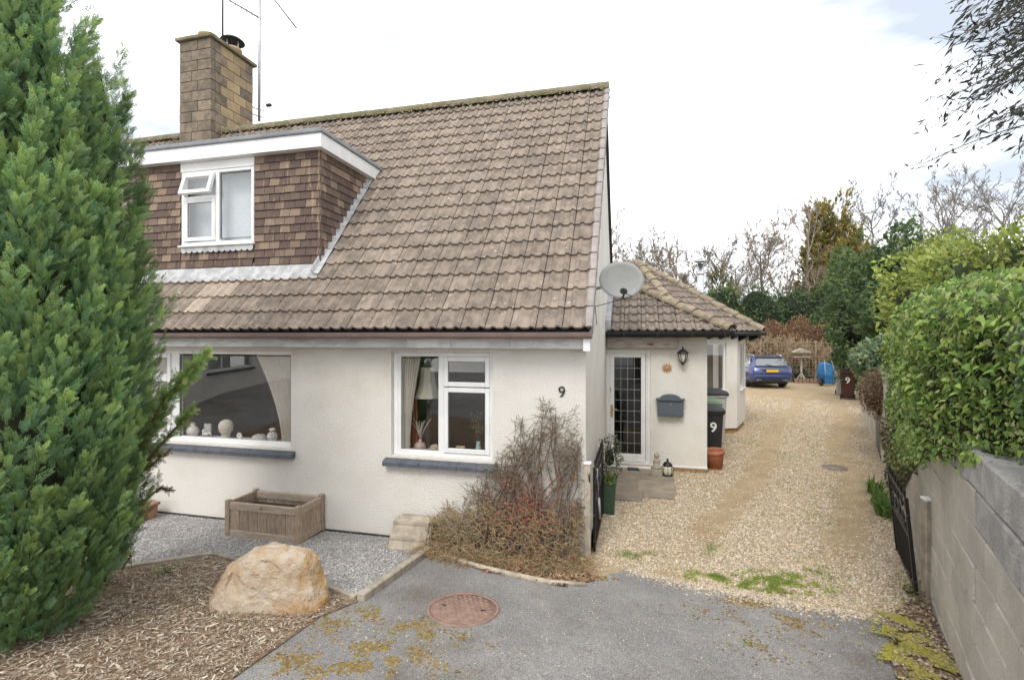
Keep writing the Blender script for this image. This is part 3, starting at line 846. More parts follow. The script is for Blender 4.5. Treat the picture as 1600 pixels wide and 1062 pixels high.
curtain(-2.70, -2.45, -2.70, -2.60, 1.0, 2.15, 5.455, 7, None, label='cream curtain tied back beside the lampshade')
curtain(-2.66, -2.60, -2.70, -2.56, 1.0, 2.1, 5.60, 3, None, M('rust_cloth', (0.34, 0.11, 0.07), rough=0.95), 'rust red curtain edge behind the cream curtain')

# dormer
do = MB()
do.box((DX0, DY + 0.03, 3.05), (-6.24, DY + 0.13, 4.82)); do.box((-5.03, DY + 0.03, 3.05), (DX1 + 0.02, DY + 0.13, 4.82)); do.box((-6.24, DY + 0.031, 3.05), (-5.03, DY + 0.129, 3.60))
for xx in (DX0, DX1 - 0.06):
    do.prism([(DY + 0.13, 3.1), (DY + 0.13, 4.82), (YE + (4.82 - ZE) / tT + 0.15, 4.82), (YE + (3.1 - ZE) / tT + 0.15, 3.1)], 0.05, 'x', xx)
dormer = do.build('dormer', M('dormer_ply', (0.10, 0.07, 0.05)), house)
hb = MB().box((-0.0775, -0.007, 0), (0.0775, 0.007, 0.150), 0.002)
hme = hb.mesh('hung_tile'); hme.materials.append(m_hung)
GH = 0.106
for r in range(15):
    z = 3.20 + r * GH
    off = 0.08 if r % 2 else 0.0
    for side in (0, 1, 2):
        xa, xb = ((DX0, -6.25), (-5.02, DX1 + 0.052), (-6.25, -5.02))[side]
        if side == 2 and z > 3.45: continue
        xs_ = []
        x = xa - off
        while x < xb - 0.05:
            xs_.append(max(x, xa)); x += 0.16
        if xb - xs_[-1] > 0.24: xs_.append(xs_[-1] + 0.16)
        for x in xs_:
            wd = min(0.157, xb - x)
            o = link('hung_tile', hme, None, dormer, (x + wd / 2, DY - 0.006 + random.uniform(-0.002, 0.002), z + random.uniform(-0.002, 0.002)), (math.radians(-9), 0, random.uniform(-0.008, 0.008)))
            o.scale = (wd / 0.157, 1, 1)
            if z > 4.66: o.scale[2] = 0.92
    ye = YE + (z + 0.06 - ZE) / tT - 0.02
    y = DY - 0.012
    first = True
    while y < ye:
        wd = 0.157 if not (first and r % 2) else 0.08
        o = link('hung_tile', hme, None, dormer, (DX1 + 0.045, y + wd / 2, z), (math.radians(-9), 0, math.radians(90) + random.uniform(-0.008, 0.008)))
        o.scale = (wd / 0.157, 1, 1)
        y += wd + 0.003; first = False
# flat roof of the dormer
YB = YE + (5.0 - ZE) / tT + 0.05
fb = MB(); fb.box((DX0 - 0.14, DY - 0.11, 4.785), (DX1 + 0.13, YB - 0.1, 4.965)); fb.build('dormer_fascia', m_white, dormer)
MB().loft([[(DX0 - 0.16, DY - 0.13, 4.966), (DX1 + 0.15, DY - 0.13, 4.966), (DX1 + 0.15, YB, 4.966), (DX0 - 0.16, YB, 4.966)],
           [(DX0 - 0.16, DY - 0.13, 4.985), (DX1 + 0.15, DY - 0.13, 4.985), (DX1 + 0.15, YB, 4.985), (DX0 - 0.16, YB, 4.985)],
           [(DX0 - 0.10, DY - 0.06, 5.06), (DX1 + 0.09, DY - 0.06, 5.06), (DX1 + 0.09, YB, 5.06), (DX0 - 0.10, YB, 5.06)]]).build('felt_roof', m_felt, dormer)
for x in (-6.9, -5.6, -4.9): MB().box((x, DY - 0.1125, 4.786), (x + 0.004, DY - 0.110, 4.964)).build('fascia_joint', m_fascia, dormer)
# lead apron dressed over the tiles, and flashing up the cheek
vs = []; fs = []
n = 170
for i in range(n + 1):
    X = DX0 - 0.05 + (DX1 + 0.16 - DX0) * i / n
    ph = ((XR - X) % (CW / 2)) / (CW / 2)
    roll = 0.034 * max(0.0, math.cos((ph - 0.3) * 2 * math.pi)) 
    jag = 0.02 * mnoise.noise(Vector((X * 7, 0, 0)))
    for s_, h in ((0.85 + jag, 0.030 + roll), (0.92, 0.034 + roll), (0.985, 0.04 + roll * 0.5)):
        vs.append(roof_pt(X, s_, h))
    vs.append((X, DY + 0.0, 3.30))
for i in range(n):
    for j in range(3):
        a = i * 4 + j; fs.append((a, a + 4, a + 5, a + 1))
lb = MB(); lb.add(vs, fs, True); lb.build('lead_apron', m_lead_w, dormer)
fl = MB()
for k in range(5):
    s0, s1 = 0.90 + k * 0.47, 0.90 + k * 0.47 + 0.49
    pts = []
    for (dx, h) in ((0.02, 0.13), (0.032, 0.125), (0.05, 0.075), (0.105, 0.062), (0.105, 0.05), (0.04, 0.05)):
        pts.append((DX1 + dx, h))
    fl = MB().loft([[roof_pt(X, s0, h + 0.006) for X, h in pts], [roof_pt(X, s1, h) for X, h in pts]])
    fl.build('lead_flashing', m_lead_w, dormer)
# dormer window
yd = DY - 0.005
dw = window(-6.24, -5.03, 3.62, 4.66, yd, [(-6.18, -5.66, 3.68, 4.27, True), (-5.58, -5.075, 3.70, 4.60, False)], [(-5.66, -5.60, 3.65, 4.62), (-6.2, -5.66, 4.27, 4.31)], house, 0.045)
MB().box((-6.25, yd - 0.008, 4.661), (-5.02, yd + 0.06, 4.784), 0.004).build('head_board', m_white, dw)
MB().box((-6.26, yd - 0.05, 3.595), (-5.01, yd + 0.05, 3.619), 0.006).build('sill', m_white, dw)
vent = MB(); ring(vent, -0.26, 0.26, -0.31, 0.0, 0.055, -0.02, 0.03)
vo = vent.build('open_vent_sash', m_white, dw); vo.location = (-5.92, yd - 0.012, 4.615); vo.rotation_euler = (math.radians(-17), 0, 0)
pg = MB().box((-0.206, -0.002, -0.256), (0.206, 0.006, -0.054)).build('vent_pane', m_glass, dw); pg.location = vo.location; pg.rotation_euler = vo.rotation_euler
MB().box((-6.3, DY + 0.20, 3.5), (-5.0, DY + 0.21, 4.7)).build('window_blind', m_blind, dw)
sc_ = MB()
for i in range(13):
    x = -6.22 + (i + 0.5) * 1.2 / 13
    pts = [(x + 0.046 * math.cos(a), 3.545 + 0.034 * math.sin(a)) for a in np.linspace(math.pi, 2 * math.pi, 8)]
    sc_.prism([(x - 0.046, 3.60), *pts, (x + 0.046, 3.60)][::-1], 0.006, 'y', DY - 0.032)
sc_.build('scalloped_lead', m_lead_w, dw)
# house number
digit('house_number', '9', 0.115, 0.006, m_black, house, (P(878, 612, YW).x, YW - 0.008, P(878, 612, YW).z - 0.055), (math.radians(90), 0, 0))

# ------------------------------------------------------------------ chimney
CX0, CX1, CY0, CY1 = -8.86, -8.10, 8.10, 9.22
CZ0, CZ1 = 6.0, 8.22
core = MB().box((CX0 + 0.012, CY0 + 0.012, CZ0 - 0.3), (CX1 - 0.012, CY1 - 0.012, CZ1)).build('chimney', m_mortar, house)
nr = 11; ch = (CZ1 - CZ0) / nr
for r in range(nr):
    z0 = CZ0 + r * ch; z1 = z0 + ch - 0.010
    def blk(a, b, mat): MB().box(a, b, 0.006).build('block', mat, core)
    sp = CX0 + (CX1 - CX0) * (0.38 if r % 2 else 0.58)
    j = lambda: random.uniform(-0.004, 0.003)
    jj = j(); blk((CX0, CY0 + jj, z0), (sp - 0.005, CY0 + 0.10, z1), m_chim)
    jj = j(); blk((sp + 0.005, CY0 + jj, z0), (CX1 + jj, CY0 + 0.10, z1), m_chim)
    cuts = [CY0 + 0.104, CY0 + 0.40, CY0 + 0.76, CY1] if r % 2 else [CY0 + 0.104, CY0 + 0.25, CY0 + 0.58, CY0 + 0.92, CY1]
    for a, b in zip(cuts[:-1], cuts[1:]):
        m_ = m_chim if b < CY0 + 0.45 else (m_chim_o if b < CY1 - 0.01 else random.choice([m_chim, m_chim_o]))
        jj = j(); blk((CX1 - 0.1, a + 0.004, z0), (CX1 + jj, b - 0.005, z1), m_)
    blk((CX0 - 0.002, CY0 + 0.104, z0), (CX0 + 0.1, CY1 - 0.3, z1), m_chim); blk((CX0, CY1 - 0.1, z0), (CX1 - 0.11, CY1 + 0.002, z1), m_chim)
MB().box((CX0 - 0.06, CY0 - 0.06, CZ1), (CX1 + 0.06, CY1 + 0.06, CZ1 + 0.07), 0.012).build('coping', m_ridge, core)
MB().lathe([(0.165, 0.07), (0.17, 0.20), (0.185, 0.21), (0.185, 0.25), (0.14, 0.25), (0.13, 0.12)], (-8.46, 8.40, CZ1), 24).build('chimney_pot', m_pot, core)
MB().lathe([(0.165, 0.07), (0.17, 0.20), (0.185, 0.21), (0.185, 0.25), (0.14, 0.25), (0.13, 0.12)], (-8.36, 8.92, CZ1), 24).build('chimney_pot', m_pot, core)
cb = MB()
for a in range(4): cb.tube([(-8.36 + 0.13 * math.cos(a * 1.57), 8.92 + 0.13 * math.sin(a * 1.57), CZ1 + 0.2), (-8.36 + 0.15 * math.cos(a * 1.57), 8.92 + 0.15 * math.sin(a * 1.57), CZ1 + 0.42)], 0.012, 6)
cb.build('cowl_leg', m_galv, core)
MB().lathe([(0.24, 0.40), (0.235, 0.42), (0.17, 0.47), (0.05, 0.50), (0.01, 0.505)], (-8.36, 8.92, CZ1), 24).build('cowl', m_black, core)

# aerials
ae = thingw('television_aerial', 'grey pole aerial with long rods clamped to the chimney side', 'aerial', (CX1 + 0.22, CY1 - 0.1, 6.9))
xa, ya = CX1 + 0.10, CY1 + 0.06
MB().tube([(xa, ya, 7.05), (xa + 0.02, ya, 10.2)], 0.028, 8).build('pole', m_galv, ae)
for z in (7.15, 7.30):
    MB().tube([(CX1 - 0.05, ya - 0.08, z + 0.06), (xa, ya, z), (xa + 0.12, ya + 0.02, z - 0.02)], 0.012, 6).build('bracket', m_galv, ae)
m_aer = M('aerial_metal', (0.20, 0.20, 0.21), rough=0.5)
def yagi(a, b, n, parent, ln=0.22):
    MB().tube([a, b], 0.016, 6).build('boom', m_aer, parent)
    a, b = Vector(a), Vector(b); dd = (b - a).normalized()
    e = dd.cross(Vector((0, 0.25, 1))).normalized()
    for i in range(n):
        p = a.lerp(b, (i + 0.3) / n)
        MB().tube([p + Vector((0, 0, ln * 0.5)), p - Vector((0, 0, ln * 0.5))], 0.008, 5).build('element', m_aer, parent)
pA, pB = W(402, -35, depth_of((xa, ya))), W(463, 44, depth_of((xa, ya)) - 0.6)
yagi(pA, pB, 9, ae, 0.05)
pA, pB = W(340, -10, depth_of((xa, ya)) - 0.1), W(408, 30, depth_of((xa, ya)))
yagi(pA, pB, 8, ae, 0.09)
MB().tube([(xa + 0.02, ya - 0.02, 8.7), (xa + 0.07, ya - 0.03, 8.3), (xa + 0.16, ya - 0.05, 7.55), (xa + 0.26, ya - 0.06, 7.36)], 0.0035, 5).build('loose_cable', m_galv, ae)
MB().box((xa + 0.24, ya - 0.09, 7.31), (xa + 0.36, ya - 0.03, 7.37), 0.01).build('dangling_box', m_blackp, ae)
a2 = thingw('pole_aerial', 'thin dark pole rising behind the chimney cap', 'aerial', (-8.45, 8.62, CZ1))
MB().tube([(-8.38, 8.68, CZ1 + 0.05), (-8.38, 8.68, 10.0)], 0.018, 8).build('pole', m_black, a2)
MB().lathe([(0.03, 0.0), (0.03, 0.10), (0.02, 0.12)], (-8.38, 8.68, CZ1 + 0.06), 10).build('socket', m_black, a2)
# overhead wire to the gable end
wr = thingw('telephone_wire', 'thin overhead wire fixed to a bracket at the ridge end', 'wire', (XG, YR, ZR))
pe = Vector((XG + 0.10, YR, ZR - 0.02))
far = W(800, -30, 40)
MB().tube([pe + (far - pe) * t + Vector((0, 0, -1.1 * math.sin(math.pi * t))) for t in np.linspace(0, 1, 24)], 0.010, 5).build('cable', m_galv, wr)
MB().tube([(XG + 0.02, YR, ZR + 0.08), pe, (XG + 0.12, YR, ZR - 0.10), (XG + 0.06, YR, ZR - 0.2), (XG + 0.0, YR, ZR - 0.22)], 0.008, 6).build('bracket', m_galv, wr)

# ------------------------------------------------------------------ things on the inside window sills
def onsill(x): return Vector((P(x, 690, 5.52).x, 5.53, 0.992))
def lathe_thing(name, label, cat, prof, x, mat, part='body', y=None):
    p = onsill(x)
    if y: p.y = y
    t = thing(name, label, cat, p)
    MB().lathe(prof, (0, 0, 0), 20).build(part, mat, t)
    return t
jar = [(0.03, 0), (0.045, 0.005), (0.068, 0.045), (0.07, 0.075), (0.05, 0.11), (0.026, 0.122), (0.03, 0.14), (0.022, 0.14)]
t = lathe_thing('round_jar', 'round floral china jar at the left of the wide window sill', 'jar', [(r * 1.15, z * 1.2) for r, z in jar], 300, m_china)
MB().lathe([(0.034, 0.166), (0.034, 0.178), (0.01, 0.188)], (0, 0, 0), 16).build('lid', m_china, t)
t = lathe_thing('ginger_jar', 'patterned white ginger jar beside the pleated curtain', 'jar', jar, 425, M('blue_white_china', (0.74, 0.74, 0.74), (0.30, 0.32, 0.38), 60, 0.3, lim=(0.52, 0.58)))
MB().lathe([(0.04, 0.135), (0.042, 0.16), (0.02, 0.172)], (0, 0, 0), 16).build('lid', m_china, t)
t = lathe_thing('egg_ornament', 'large cream egg standing in a footed china cup', 'ornament', [(0.05, 0), (0.055, 0.01), (0.05, 0.02), (0.06, 0.08), (0.085, 0.10), (0.08, 0.105)], 352, m_ivory, 'cup')
MB().lathe([(0.078, 0.098), (0.09, 0.15), (0.086, 0.19), (0.065, 0.23), (0.03, 0.248), (0.002, 0.252)], (0, 0, 0), 24).build('egg', m_ivory, t)
p = onsill(322); t = thing('figurine', 'small white reclining china figurine on a brown base', 'figurine', p)
MB().box((-0.07, -0.03, 0), (0.09, 0.03, 0.014), 0.004).build('base', m_wood, t)
MB().tube([(-0.055, 0, 0.02), (-0.05, 0, 0.06), (-0.03, 0, 0.045), (0.02, 0, 0.04), (0.04, 0, 0.065), (0.075, 0, 0.03)], [0.02, 0.018, 0.022, 0.02, 0.015, 0.009], 8).lathe([(0.002, 0.06), (0.02, 0.075), (0.02, 0.09), (0.004, 0.108)], (-0.05, 0, 0), 10).build('body', m_china, t)
p = onsill(374); t = thing('flower_ornament', 'small white china flower on the wide window sill', 'ornament', p)
fb_ = MB()
for a in range(6):
    q = Vector((0.028 * math.cos(a * 1.05), -0.01, 0.045 + 0.028 * math.sin(a * 1.05)))
    fb_.tube([q - Vector((0, 0.01, 0)), q, q + Vector((0, 0.012, 0))], [0.008, 0.02, 0.006], 8)
fb_.build('petals', m_china, t); MB().tube([(0, 0, 0), (0, 0, 0.05)], 0.018, 8).build('stem', m_china, t)
p = onsill(404); t = thing('glass_dish', 'pale cut glass dish upside down on the wide window sill', 'dish', p)
MB().lathe([(0.10, 0), (0.105, 0.012), (0.09, 0.05), (0.06, 0.075), (0.02, 0.085), (0.005, 0.085)], (0, 0, 0), 14, False).build('bowl', M('cut_glass', (0.62, 0.62, 0.60), (0.48, 0.48, 0.48), 50, 0.25), t)
p = onsill(317); p.y = 5.60; t = thing('photo_frame', 'plain grey upright photo frame behind the figurine', 'frame', p)
MB().box((-0.06, -0.008, 0), (0.06, 0.008, 0.17), 0.004).build('frame', M('frame_grey', (0.4, 0.4, 0.4)), t); MB().box((-0.045, -0.0095, 0.015), (0.045, -0.0085, 0.155)).build('picture', M('frame_pic', (0.5, 0.5, 0.49)), t)
# second window
c = P(668, 605, 5.68)
LY = 5.68
t = thingw('table_lamp', 'table lamp with tall ivory bell shade behind the smaller window', 'lamp', (c.x, LY, 0.75))
MB().lathe([(0.165, 1.60), (0.14, 1.66), (0.11, 1.75), (0.092, 1.86), (0.085, 1.97), (0.08, 1.97), (0.088, 1.86), (0.105, 1.75), (0.135, 1.66)], (c.x, LY, 0), 8, False).build('lamp_shade', m_ivory, t)
MB().lathe([(0.09, 0.75), (0.09, 0.78), (0.03, 0.82), (0.05, 1.0), (0.06, 1.2), (0.02, 1.35), (0.015, 1.62)], (c.x, LY, 0), 14).build('base', m_black, t)
t = thingw('side_table', 'dark side table under the lamp behind the smaller window', 'table', (c.x, 5.8, 0))
MB().box((c.x - 0.3, 5.57, 0.72), (c.x + 0.3, 6.0, 0.75), 0.004).build('top', m_bark, t)
for sx in (-0.27, 0.27):
    for sy in (5.60, 5.97): MB().box((c.x + sx - 0.02, sy - 0.02, 0), (c.x + sx + 0.02, sy + 0.02, 0.72)).build('leg', m_bark, t)
t = lathe_thing('twig_vase', 'squat round vase holding pale bare twigs on the smaller window sill', 'vase', [(0.04, 0), (0.065, 0.02), (0.072, 0.05), (0.05, 0.085), (0.02, 0.095), (0.018, 0.13), (0.012, 0.13)], 656, M('pink_vase', (0.55, 0.42, 0.36), (0.42, 0.30, 0.26), 40, 0.4))
for i in range(8):
    a = random.uniform(-1, 1); h = random.uniform(0.18, 0.27)
    MB().tube([(0, 0, 0.12), (a * 0.05, random.uniform(-0.02, 0.03), 0.12 + h * 0.5), (a * 0.14, random.uniform(-0.03, 0.05), 0.12 + h)], 0.0035, 5).build('twig', m_ivory, t)
p = onsill(636); t = thing('dog_ornament', 'white china dog beside the tied back curtain', 'ornament', p)
MB().tube([(0, 0, 0), (0, 0, 0.05), (0.005, 0, 0.09), (0.012, -0.01, 0.13), (0.03, -0.02, 0.14)], [0.045, 0.042, 0.032, 0.03, 0.014], 10).build('body', m_china, t)
p = onsill(680); t = thing('stone_ornament', 'grey rounded stones beside the twig vase', 'ornament', p)
MB().tube([(-0.06, 0, 0.03), (0.0, 0, 0.035), (0.07, 0, 0.025)], [0.03, 0.05, 0.03], 8).build('stone', m_stone, t)
p = onsill(719); t = thing('greeting_card', 'small cream card standing on the smaller window sill', 'card', p)
MB().box((-0.055, -0.003, 0), (0.055, 0.0, 0.075)).build('card', M('card', (0.62, 0.50, 0.30), (0.5, 0.36, 0.2), 30), t); MB().box((-0.04, -0.0045, 0.015), (0.04, -0.0035, 0.06)).build('card_picture', M('card2', (0.48, 0.36, 0.2), (0.7, 0.62, 0.45), 40), t)
t = lathe_thing('turquoise_vase', 'pale turquoise vase of leafy stems on the smaller window sill', 'vase', [(0.035, 0), (0.04, 0.01), (0.032, 0.06), (0.022, 0.12), (0.028, 0.135), (0.02, 0.135)], 747, M('turquoise', (0.40, 0.62, 0.60), rough=0.35))
for i in range(7):
    a = random.uniform(-1, 0.6); h = random.uniform(0.2, 0.4)
    MB().tube([(0, 0, 0.12), (a * 0.06, 0.02, 0.12 + h * 0.6), (a * 0.12, 0.03, 0.12 + h)], 0.003, 5).build('stem', m_bark, t)
k = 150
tt = rng.uniform(0.3, 1, k); aa = rng.uniform(-1, 0.6, k)
T = np.column_stack([aa * 0.13 * tt + rng.normal(0, 0.015, k), rng.normal(0.02, 0.03, k), 0.12 + 0.4 * tt * rng.uniform(0.6, 1, k)])
DIAM = np.array([(0, -1, 0), (0.42, 0, 0.08), (0, 1, 0), (-0.42, 0, 0.08)])
scatter('leaves', DIAM, [(0, 1, 2, 3)], frames(rand_dirs(k), rand_dirs(k)) * 0.016, T, m_leaf, t, col=pick([(0.10, 0.15, 0.07), (0.16, 0.20, 0.12)], k))
# ------------------------------------------------------------------ side extension with the front door
PY = 9.10
porch = thingw('side_extension', 'low cream side extension with leaded front door and hipped tiled roof', 'building', (0.5, PY, 0))
PX1 = 1.19
DO = (-0.50, 0.255, 0.06, 2.10)
wall_open(XG, PX1, 0.085, 2.40, PY, PY + 0.14, [DO]).build('front_wall', m_render, porch, fix=False)
MB().box((0.265, PY - 0.012, 0.075), (PX1 + 0.006, PY + 0.01, 0.10), 0.004).build('bell_cast', m_white, porch)
pl = MB()
x = XG + 0.02
while x < PX1 - 0.05:
    wd = min(0.215, PX1 - 0.012 - x); pl = MB().box((x + 0.004, PY + 0.012, 0.0), (x + wd - 0.004, PY + 0.10, 0.074), 0.004); pl.build('plinth_brick', M('ochre_brick', (0.42, 0.26, 0.11), (0.34, 0.21, 0.10), 20, 0.9) if 'ochre_brick' not in bpy.data.materials else bpy.data.materials['ochre_brick'], porch); x += wd
MB().box((1.00, PY + 0.14, -0.1), (1.06, 12.7, 2.40)).build('side_wall', m_render, porch)
# bay: two faceted walls
BA, BB, BC = Vector((1.05, 12.35, 0)), Vector((2.40, 13.10, 0)), Vector((2.86, 14.5, 0))
def facet_wall(a, b, z0, z1, opens, th, mat, name, parent):
    """wall from a to b (plan), outside to the right of a->b; openings in (u0,u1,z0,z1)"""
    L_ = (b - a).length; e = (b - a) / L_; nin = Vector((-e.y, e.x, 0))
    w_ = wall_open(0, L_, z0, z1, 0, th, opens)
    w_.v = [tuple(a + e * p[0] + nin * p[1] + Vector((0, 0, p[2]))) for p in w_.v]
    return w_.build(name, mat, parent, fix=False)
facet_wall(BA, BB, 0.12, 2.36, [(0.50, 1.24, 1.02, 2.20)], 0.16, m_render, 'bay_wall', porch)
facet_wall(BB, BC, 0.12, 2.36, [(0.55, 1.25, 1.02, 2.20)], 0.16, m_render, 'bay_wall', porch)
facet_wall(BA + Vector((0, 0.04, 0)), BB + Vector((-0.03, 0.04, 0)), -0.1, 0.12, [], 0.14, bpy.data.materials['ochre_brick'], 'bay_plinth', porch)
facet_wall(BB + Vector((-0.04, 0.02, 0)), BC + Vector((-0.04, 0, 0)), -0.1, 0.12, [], 0.14, bpy.data.materials['ochre_brick'], 'bay_plinth', porch)
facet_wall(BC, Vector((2.3, 17, 0)), -0.1, 2.36, [], 0.16, m_render, 'bay_wall', porch)
def facet_window(a, b, u0, u1, z0, z1, parent):
    L_ = (b - a).length; e = (b - a) / L_; ang = math.atan2(e.y, e.x)
    root = MB(); ring(root, u0, u1, z0, z1, 0.05, 0.04, 0.10)
    o = root.build('window', m_white, parent); o.location = a; o.rotation_euler = (0, 0, ang)
    MB().box((u0 + 0.05, 0.06, z0 + 0.05), (u1 - 0.05, 0.066, z1 - 0.05)).build('pane', m_glass, o)
    MB().box((u0 - 0.03, -0.05, z0 - 0.05), (u1 + 0.03, 0.05, z0 - 0.001), 0.006).build('sill', m_white, o)
    MB().box((u0, 0.5, z0 - 0.3), (u1, 0.52, z1)).build('room_shade', m_room, o)
facet_window(BA, BB, 0.50, 1.24, 1.02, 2.20, porch)
facet_window(BB, BC, 0.55, 1.25, 1.02, 2.20, porch)
# door
dx0, dx1, dz0, dz1 = DO
db = MB(); yd = PY + 0.03
ring(db, dx0, dx1, dz0, dz1, 0.055, yd, yd + 0.07)
bar(db, dx0 + 0.055, dx1 - 0.055, dz0 + 0.05, dz0 + 0.075, yd + 0.003, yd + 0.06)
door = db.build('door', m_white, porch)
lx0, lx1, lz0, lz1 = dx0 + 0.055, dx1 - 0.14, dz0 + 0.06, dz1 - 0.055
bar(db := MB(), lx1 + 0.06, dx1 - 0.055, lz0, lz1, yd + 0.01, yd + 0.05); db.build('side_jamb', m_white, door)
lf = MB(); ring(lf, lx0, lx1 + 0.055, lz0, lz1, 0.075, yd - 0.012, yd + 0.03); lf.build('door_leaf', m_white, door)
bar(db := MB(), lx0 + 0.01, lx1 + 0.05, lz0 + 0.01, lz0 + 0.14, yd - 0.010, yd + 0.028); db.build('bottom_rail', m_white, door)
px0, px1, pz0, pz1 = lx0 + 0.075, lx1 - 0.02, lz0 + 0.14, lz1 - 0.075
MB().box((px0, yd + 0.004, pz0), (px1, yd + 0.010, pz1)).build('pane', m_glassd, door)
for i in range(1, 4):
    x = px0 + (px1 - px0) * i / 4; MB().box((x - 0.003, yd + 0.000, pz0), (x + 0.003, yd + 0.0035, pz1)).build('lead_strip', m_lead, door)
for i in range(1, 9):
    z = pz0 + (pz1 - pz0) * i / 9; MB().box((px0, yd - 0.001, z - 0.003), (px1, yd + 0.003, z + 0.003)).build('lead_strip', m_lead, door)
m_brass = M('brass', (0.60, 0.44, 0.16), rough=0.3, metal=0.8)
hd = MB().box((lx0 + 0.012, yd - 0.024, 0.90), (lx0 + 0.05, yd - 0.012, 1.12), 0.004); hd.tube([(lx0 + 0.03, yd - 0.024, 1.05), (lx0 + 0.03, yd - 0.055, 1.05), (lx0 + 0.13, yd - 0.06, 1.045)], 0.009, 8); hd.build('handle', m_brass, door)
MB().box((lx0 + 0.0, yd - 0.02, 1.36), (lx0 + 0.02, yd - 0.012, 1.42), 0.003).build('bell_push', m_brass, door)
MB().box((dx0, PY - 0.05, 0.02), (dx1 + 0.02, PY + 0.05, 0.058), 0.004).build('threshold', m_white, door)
MB().box((XG + 0.02, PY + 1.4, 0), (1.0, PY + 1.45, 2.35)).build('hall_wall', M('hall', (0.10, 0.09, 0.08)), porch)
# beam over the door and black gutter
MB().box((XG + 0.02, PY - 0.16, 2.145), (0.70, PY - 0.06, 2.335), 0.006).build('lintel_beam', m_beam, porch)
gz = 2.385
gp2 = [(8.83, gz + 0.045), (8.825, gz + 0.01), (8.80, gz - 0.02), (8.765, gz - 0.02), (8.74, gz + 0.005), (8.735, gz + 0.05), (8.722, gz + 0.05), (8.727, gz), (8.755, gz - 0.034), (8.81, gz - 0.034), (8.84, gz)]
MB().prism(gp2, 1.56 + 0.50, 'x', -0.50).build('gutter', m_black, porch)
for x in (-0.2, 0.35, 0.9, 1.4):
    MB().box((x, 8.718, gz - 0.04), (x + 0.025, 8.83, gz + 0.054)).build('gutter_bracket', m_black, porch)
MB().box((-0.50, 8.85, 2.33), (1.5, PY - 0.002, 2.36)).build('soffit', m_black, porch)
# roofs: clipped tile laying
def lay_tiles(o, ex, up, nrow, cols, gauge, cw, planes, mat, parent, th_len, cap=300, rest=None):
    ex, up = Vector(ex).normalized(), Vector(up).normalized(); nn = ex.cross(up)
    tvv, tff = roman_tile(cw, gauge + 0.06)
    base = bpy.data.meshes.new('roof_tile'); base.from_pydata(tvv, [], tff); base.materials.append(mat)
    base.polygons.foreach_set('use_smooth', [i < 12 for i in range(len(tff))]); base.update()
    try: base.set_sharp_from_angle(angle=math.radians(50))
    except Exception: pass
    R3 = Matrix((ex, up, nn)).transposed().to_4x4()
    for k in range(nrow):
        for c in cols:
            loc = Vector(o) + ex * (c * cw) + up * (k * gauge + random.uniform(-0.004, 0.004))
            M4 = Matrix.Translation(loc) @ R3 @ Matrix.Rotation(random.uniform(-0.008, 0.008), 4, 'X')
            vs = [M4 @ Vector(p) for p in tvv]
            ds = [[(v - Vector(a)).dot(Vector(n)) for v in vs] for a, n in planes]
            if any(max(q) < 0.01 for q in ds): continue
            if all(min(q) >= 0 for q in ds):
                ob = link('roof_tile', base, None, parent); ob.matrix_basis = M4
            else:
                bm = bmesh.new(); bm.from_mesh(base); bm.transform(M4)
                for a, n in planes:
                    bmesh.ops.bisect_plane(bm, geom=bm.verts[:] + bm.edges[:] + bm.faces[:], plane_co=a, plane_no=-Vector(n), clear_outer=True)
                if len(bm.faces) > 3:
                    me = bpy.data.meshes.new('roof_tile'); bm.to_mesh(me); me.materials.append(mat); link('roof_tile', me, None, parent)
                bm.free()
def hip(a, b, r, parent, mat=m_hip, step=0.36):
    a, b = Vector(a), Vector(b); L_ = (b - a).length; n = max(1, int(L_ / step)); e = (b - a) / L_
    side = e.cross(Vector((0, 0, 1))).normalized(); upv = side.cross(e)
    for i in range(n):
        p0 = a + e * (i * L_ / n) ; p1 = a + e * ((i + 1) * L_ / n + 0.03)
        rg = []
        for p, rr, hh in ((p0, r * 1.04, 0.022), (p1, r * 0.93, 0.0)):
            rg.append([p + side * (rr * math.cos(t)) + upv * (rr * 0.75 * math.sin(t) + hh) for t in np.linspace(-0.25, math.pi + 0.25, 9)] + [p + side * (rr * 0.8 * math.cos(t)) + upv * (rr * 0.6 * math.sin(t) + hh) for t in np.linspace(math.pi + 0.1, -0.1, 5)])
        MB().loft(rg).build('hip_tile', mat, parent)
# porch roof
E0, E1 = Vector((-0.49, 8.80, 2.43)), Vector((1.53, 8.80, 2.43))
pp = math.radians(30); tp = math.tan(pp)
H1 = Vector((1.53 - 2.02, 8.80 + 2.02, 2.43 + 2.02 * tp))
proof = MB().add([E0 + Vector((0, 0.02, -0.03)), E1 + Vector((-0.03, 0.02, -0.03)), H1 + Vector((0, 0, -0.04)), Vector((1.50, 12.9, 2.40)), Vector((-0.49, 12.9, H1.z - 0.04))], [(0, 1, 2), (1, 3, 4, 2)]).build('porch_roof', M('felt2', (0.03, 0.028, 0.026)), porch)
lay_tiles(E0, (1, 0, 0), (0, math.cos(pp), math.sin(pp)), 8, range(0, 8), 0.30, 0.295, [(E1, Vector((-1, -1, 0)).normalized()), ((XG + 0.03, 0, 0), (1, 0, 0))], m_tile_porch, proof, 0.36)
hip(E1 + Vector((0, 0, 0.02)), H1 + Vector((0, 0, 0.03)), 0.115, proof)
MB().prism([(8.80, 2.40), (10.8, 2.43 + 2.0 * tp + 0.03), (10.8, 2.43 + 2.0 * tp + 0.22), (8.80, 2.62)], 0.09, 'x', XG + 0.002).build('lead_soaker', m_lead, proof)
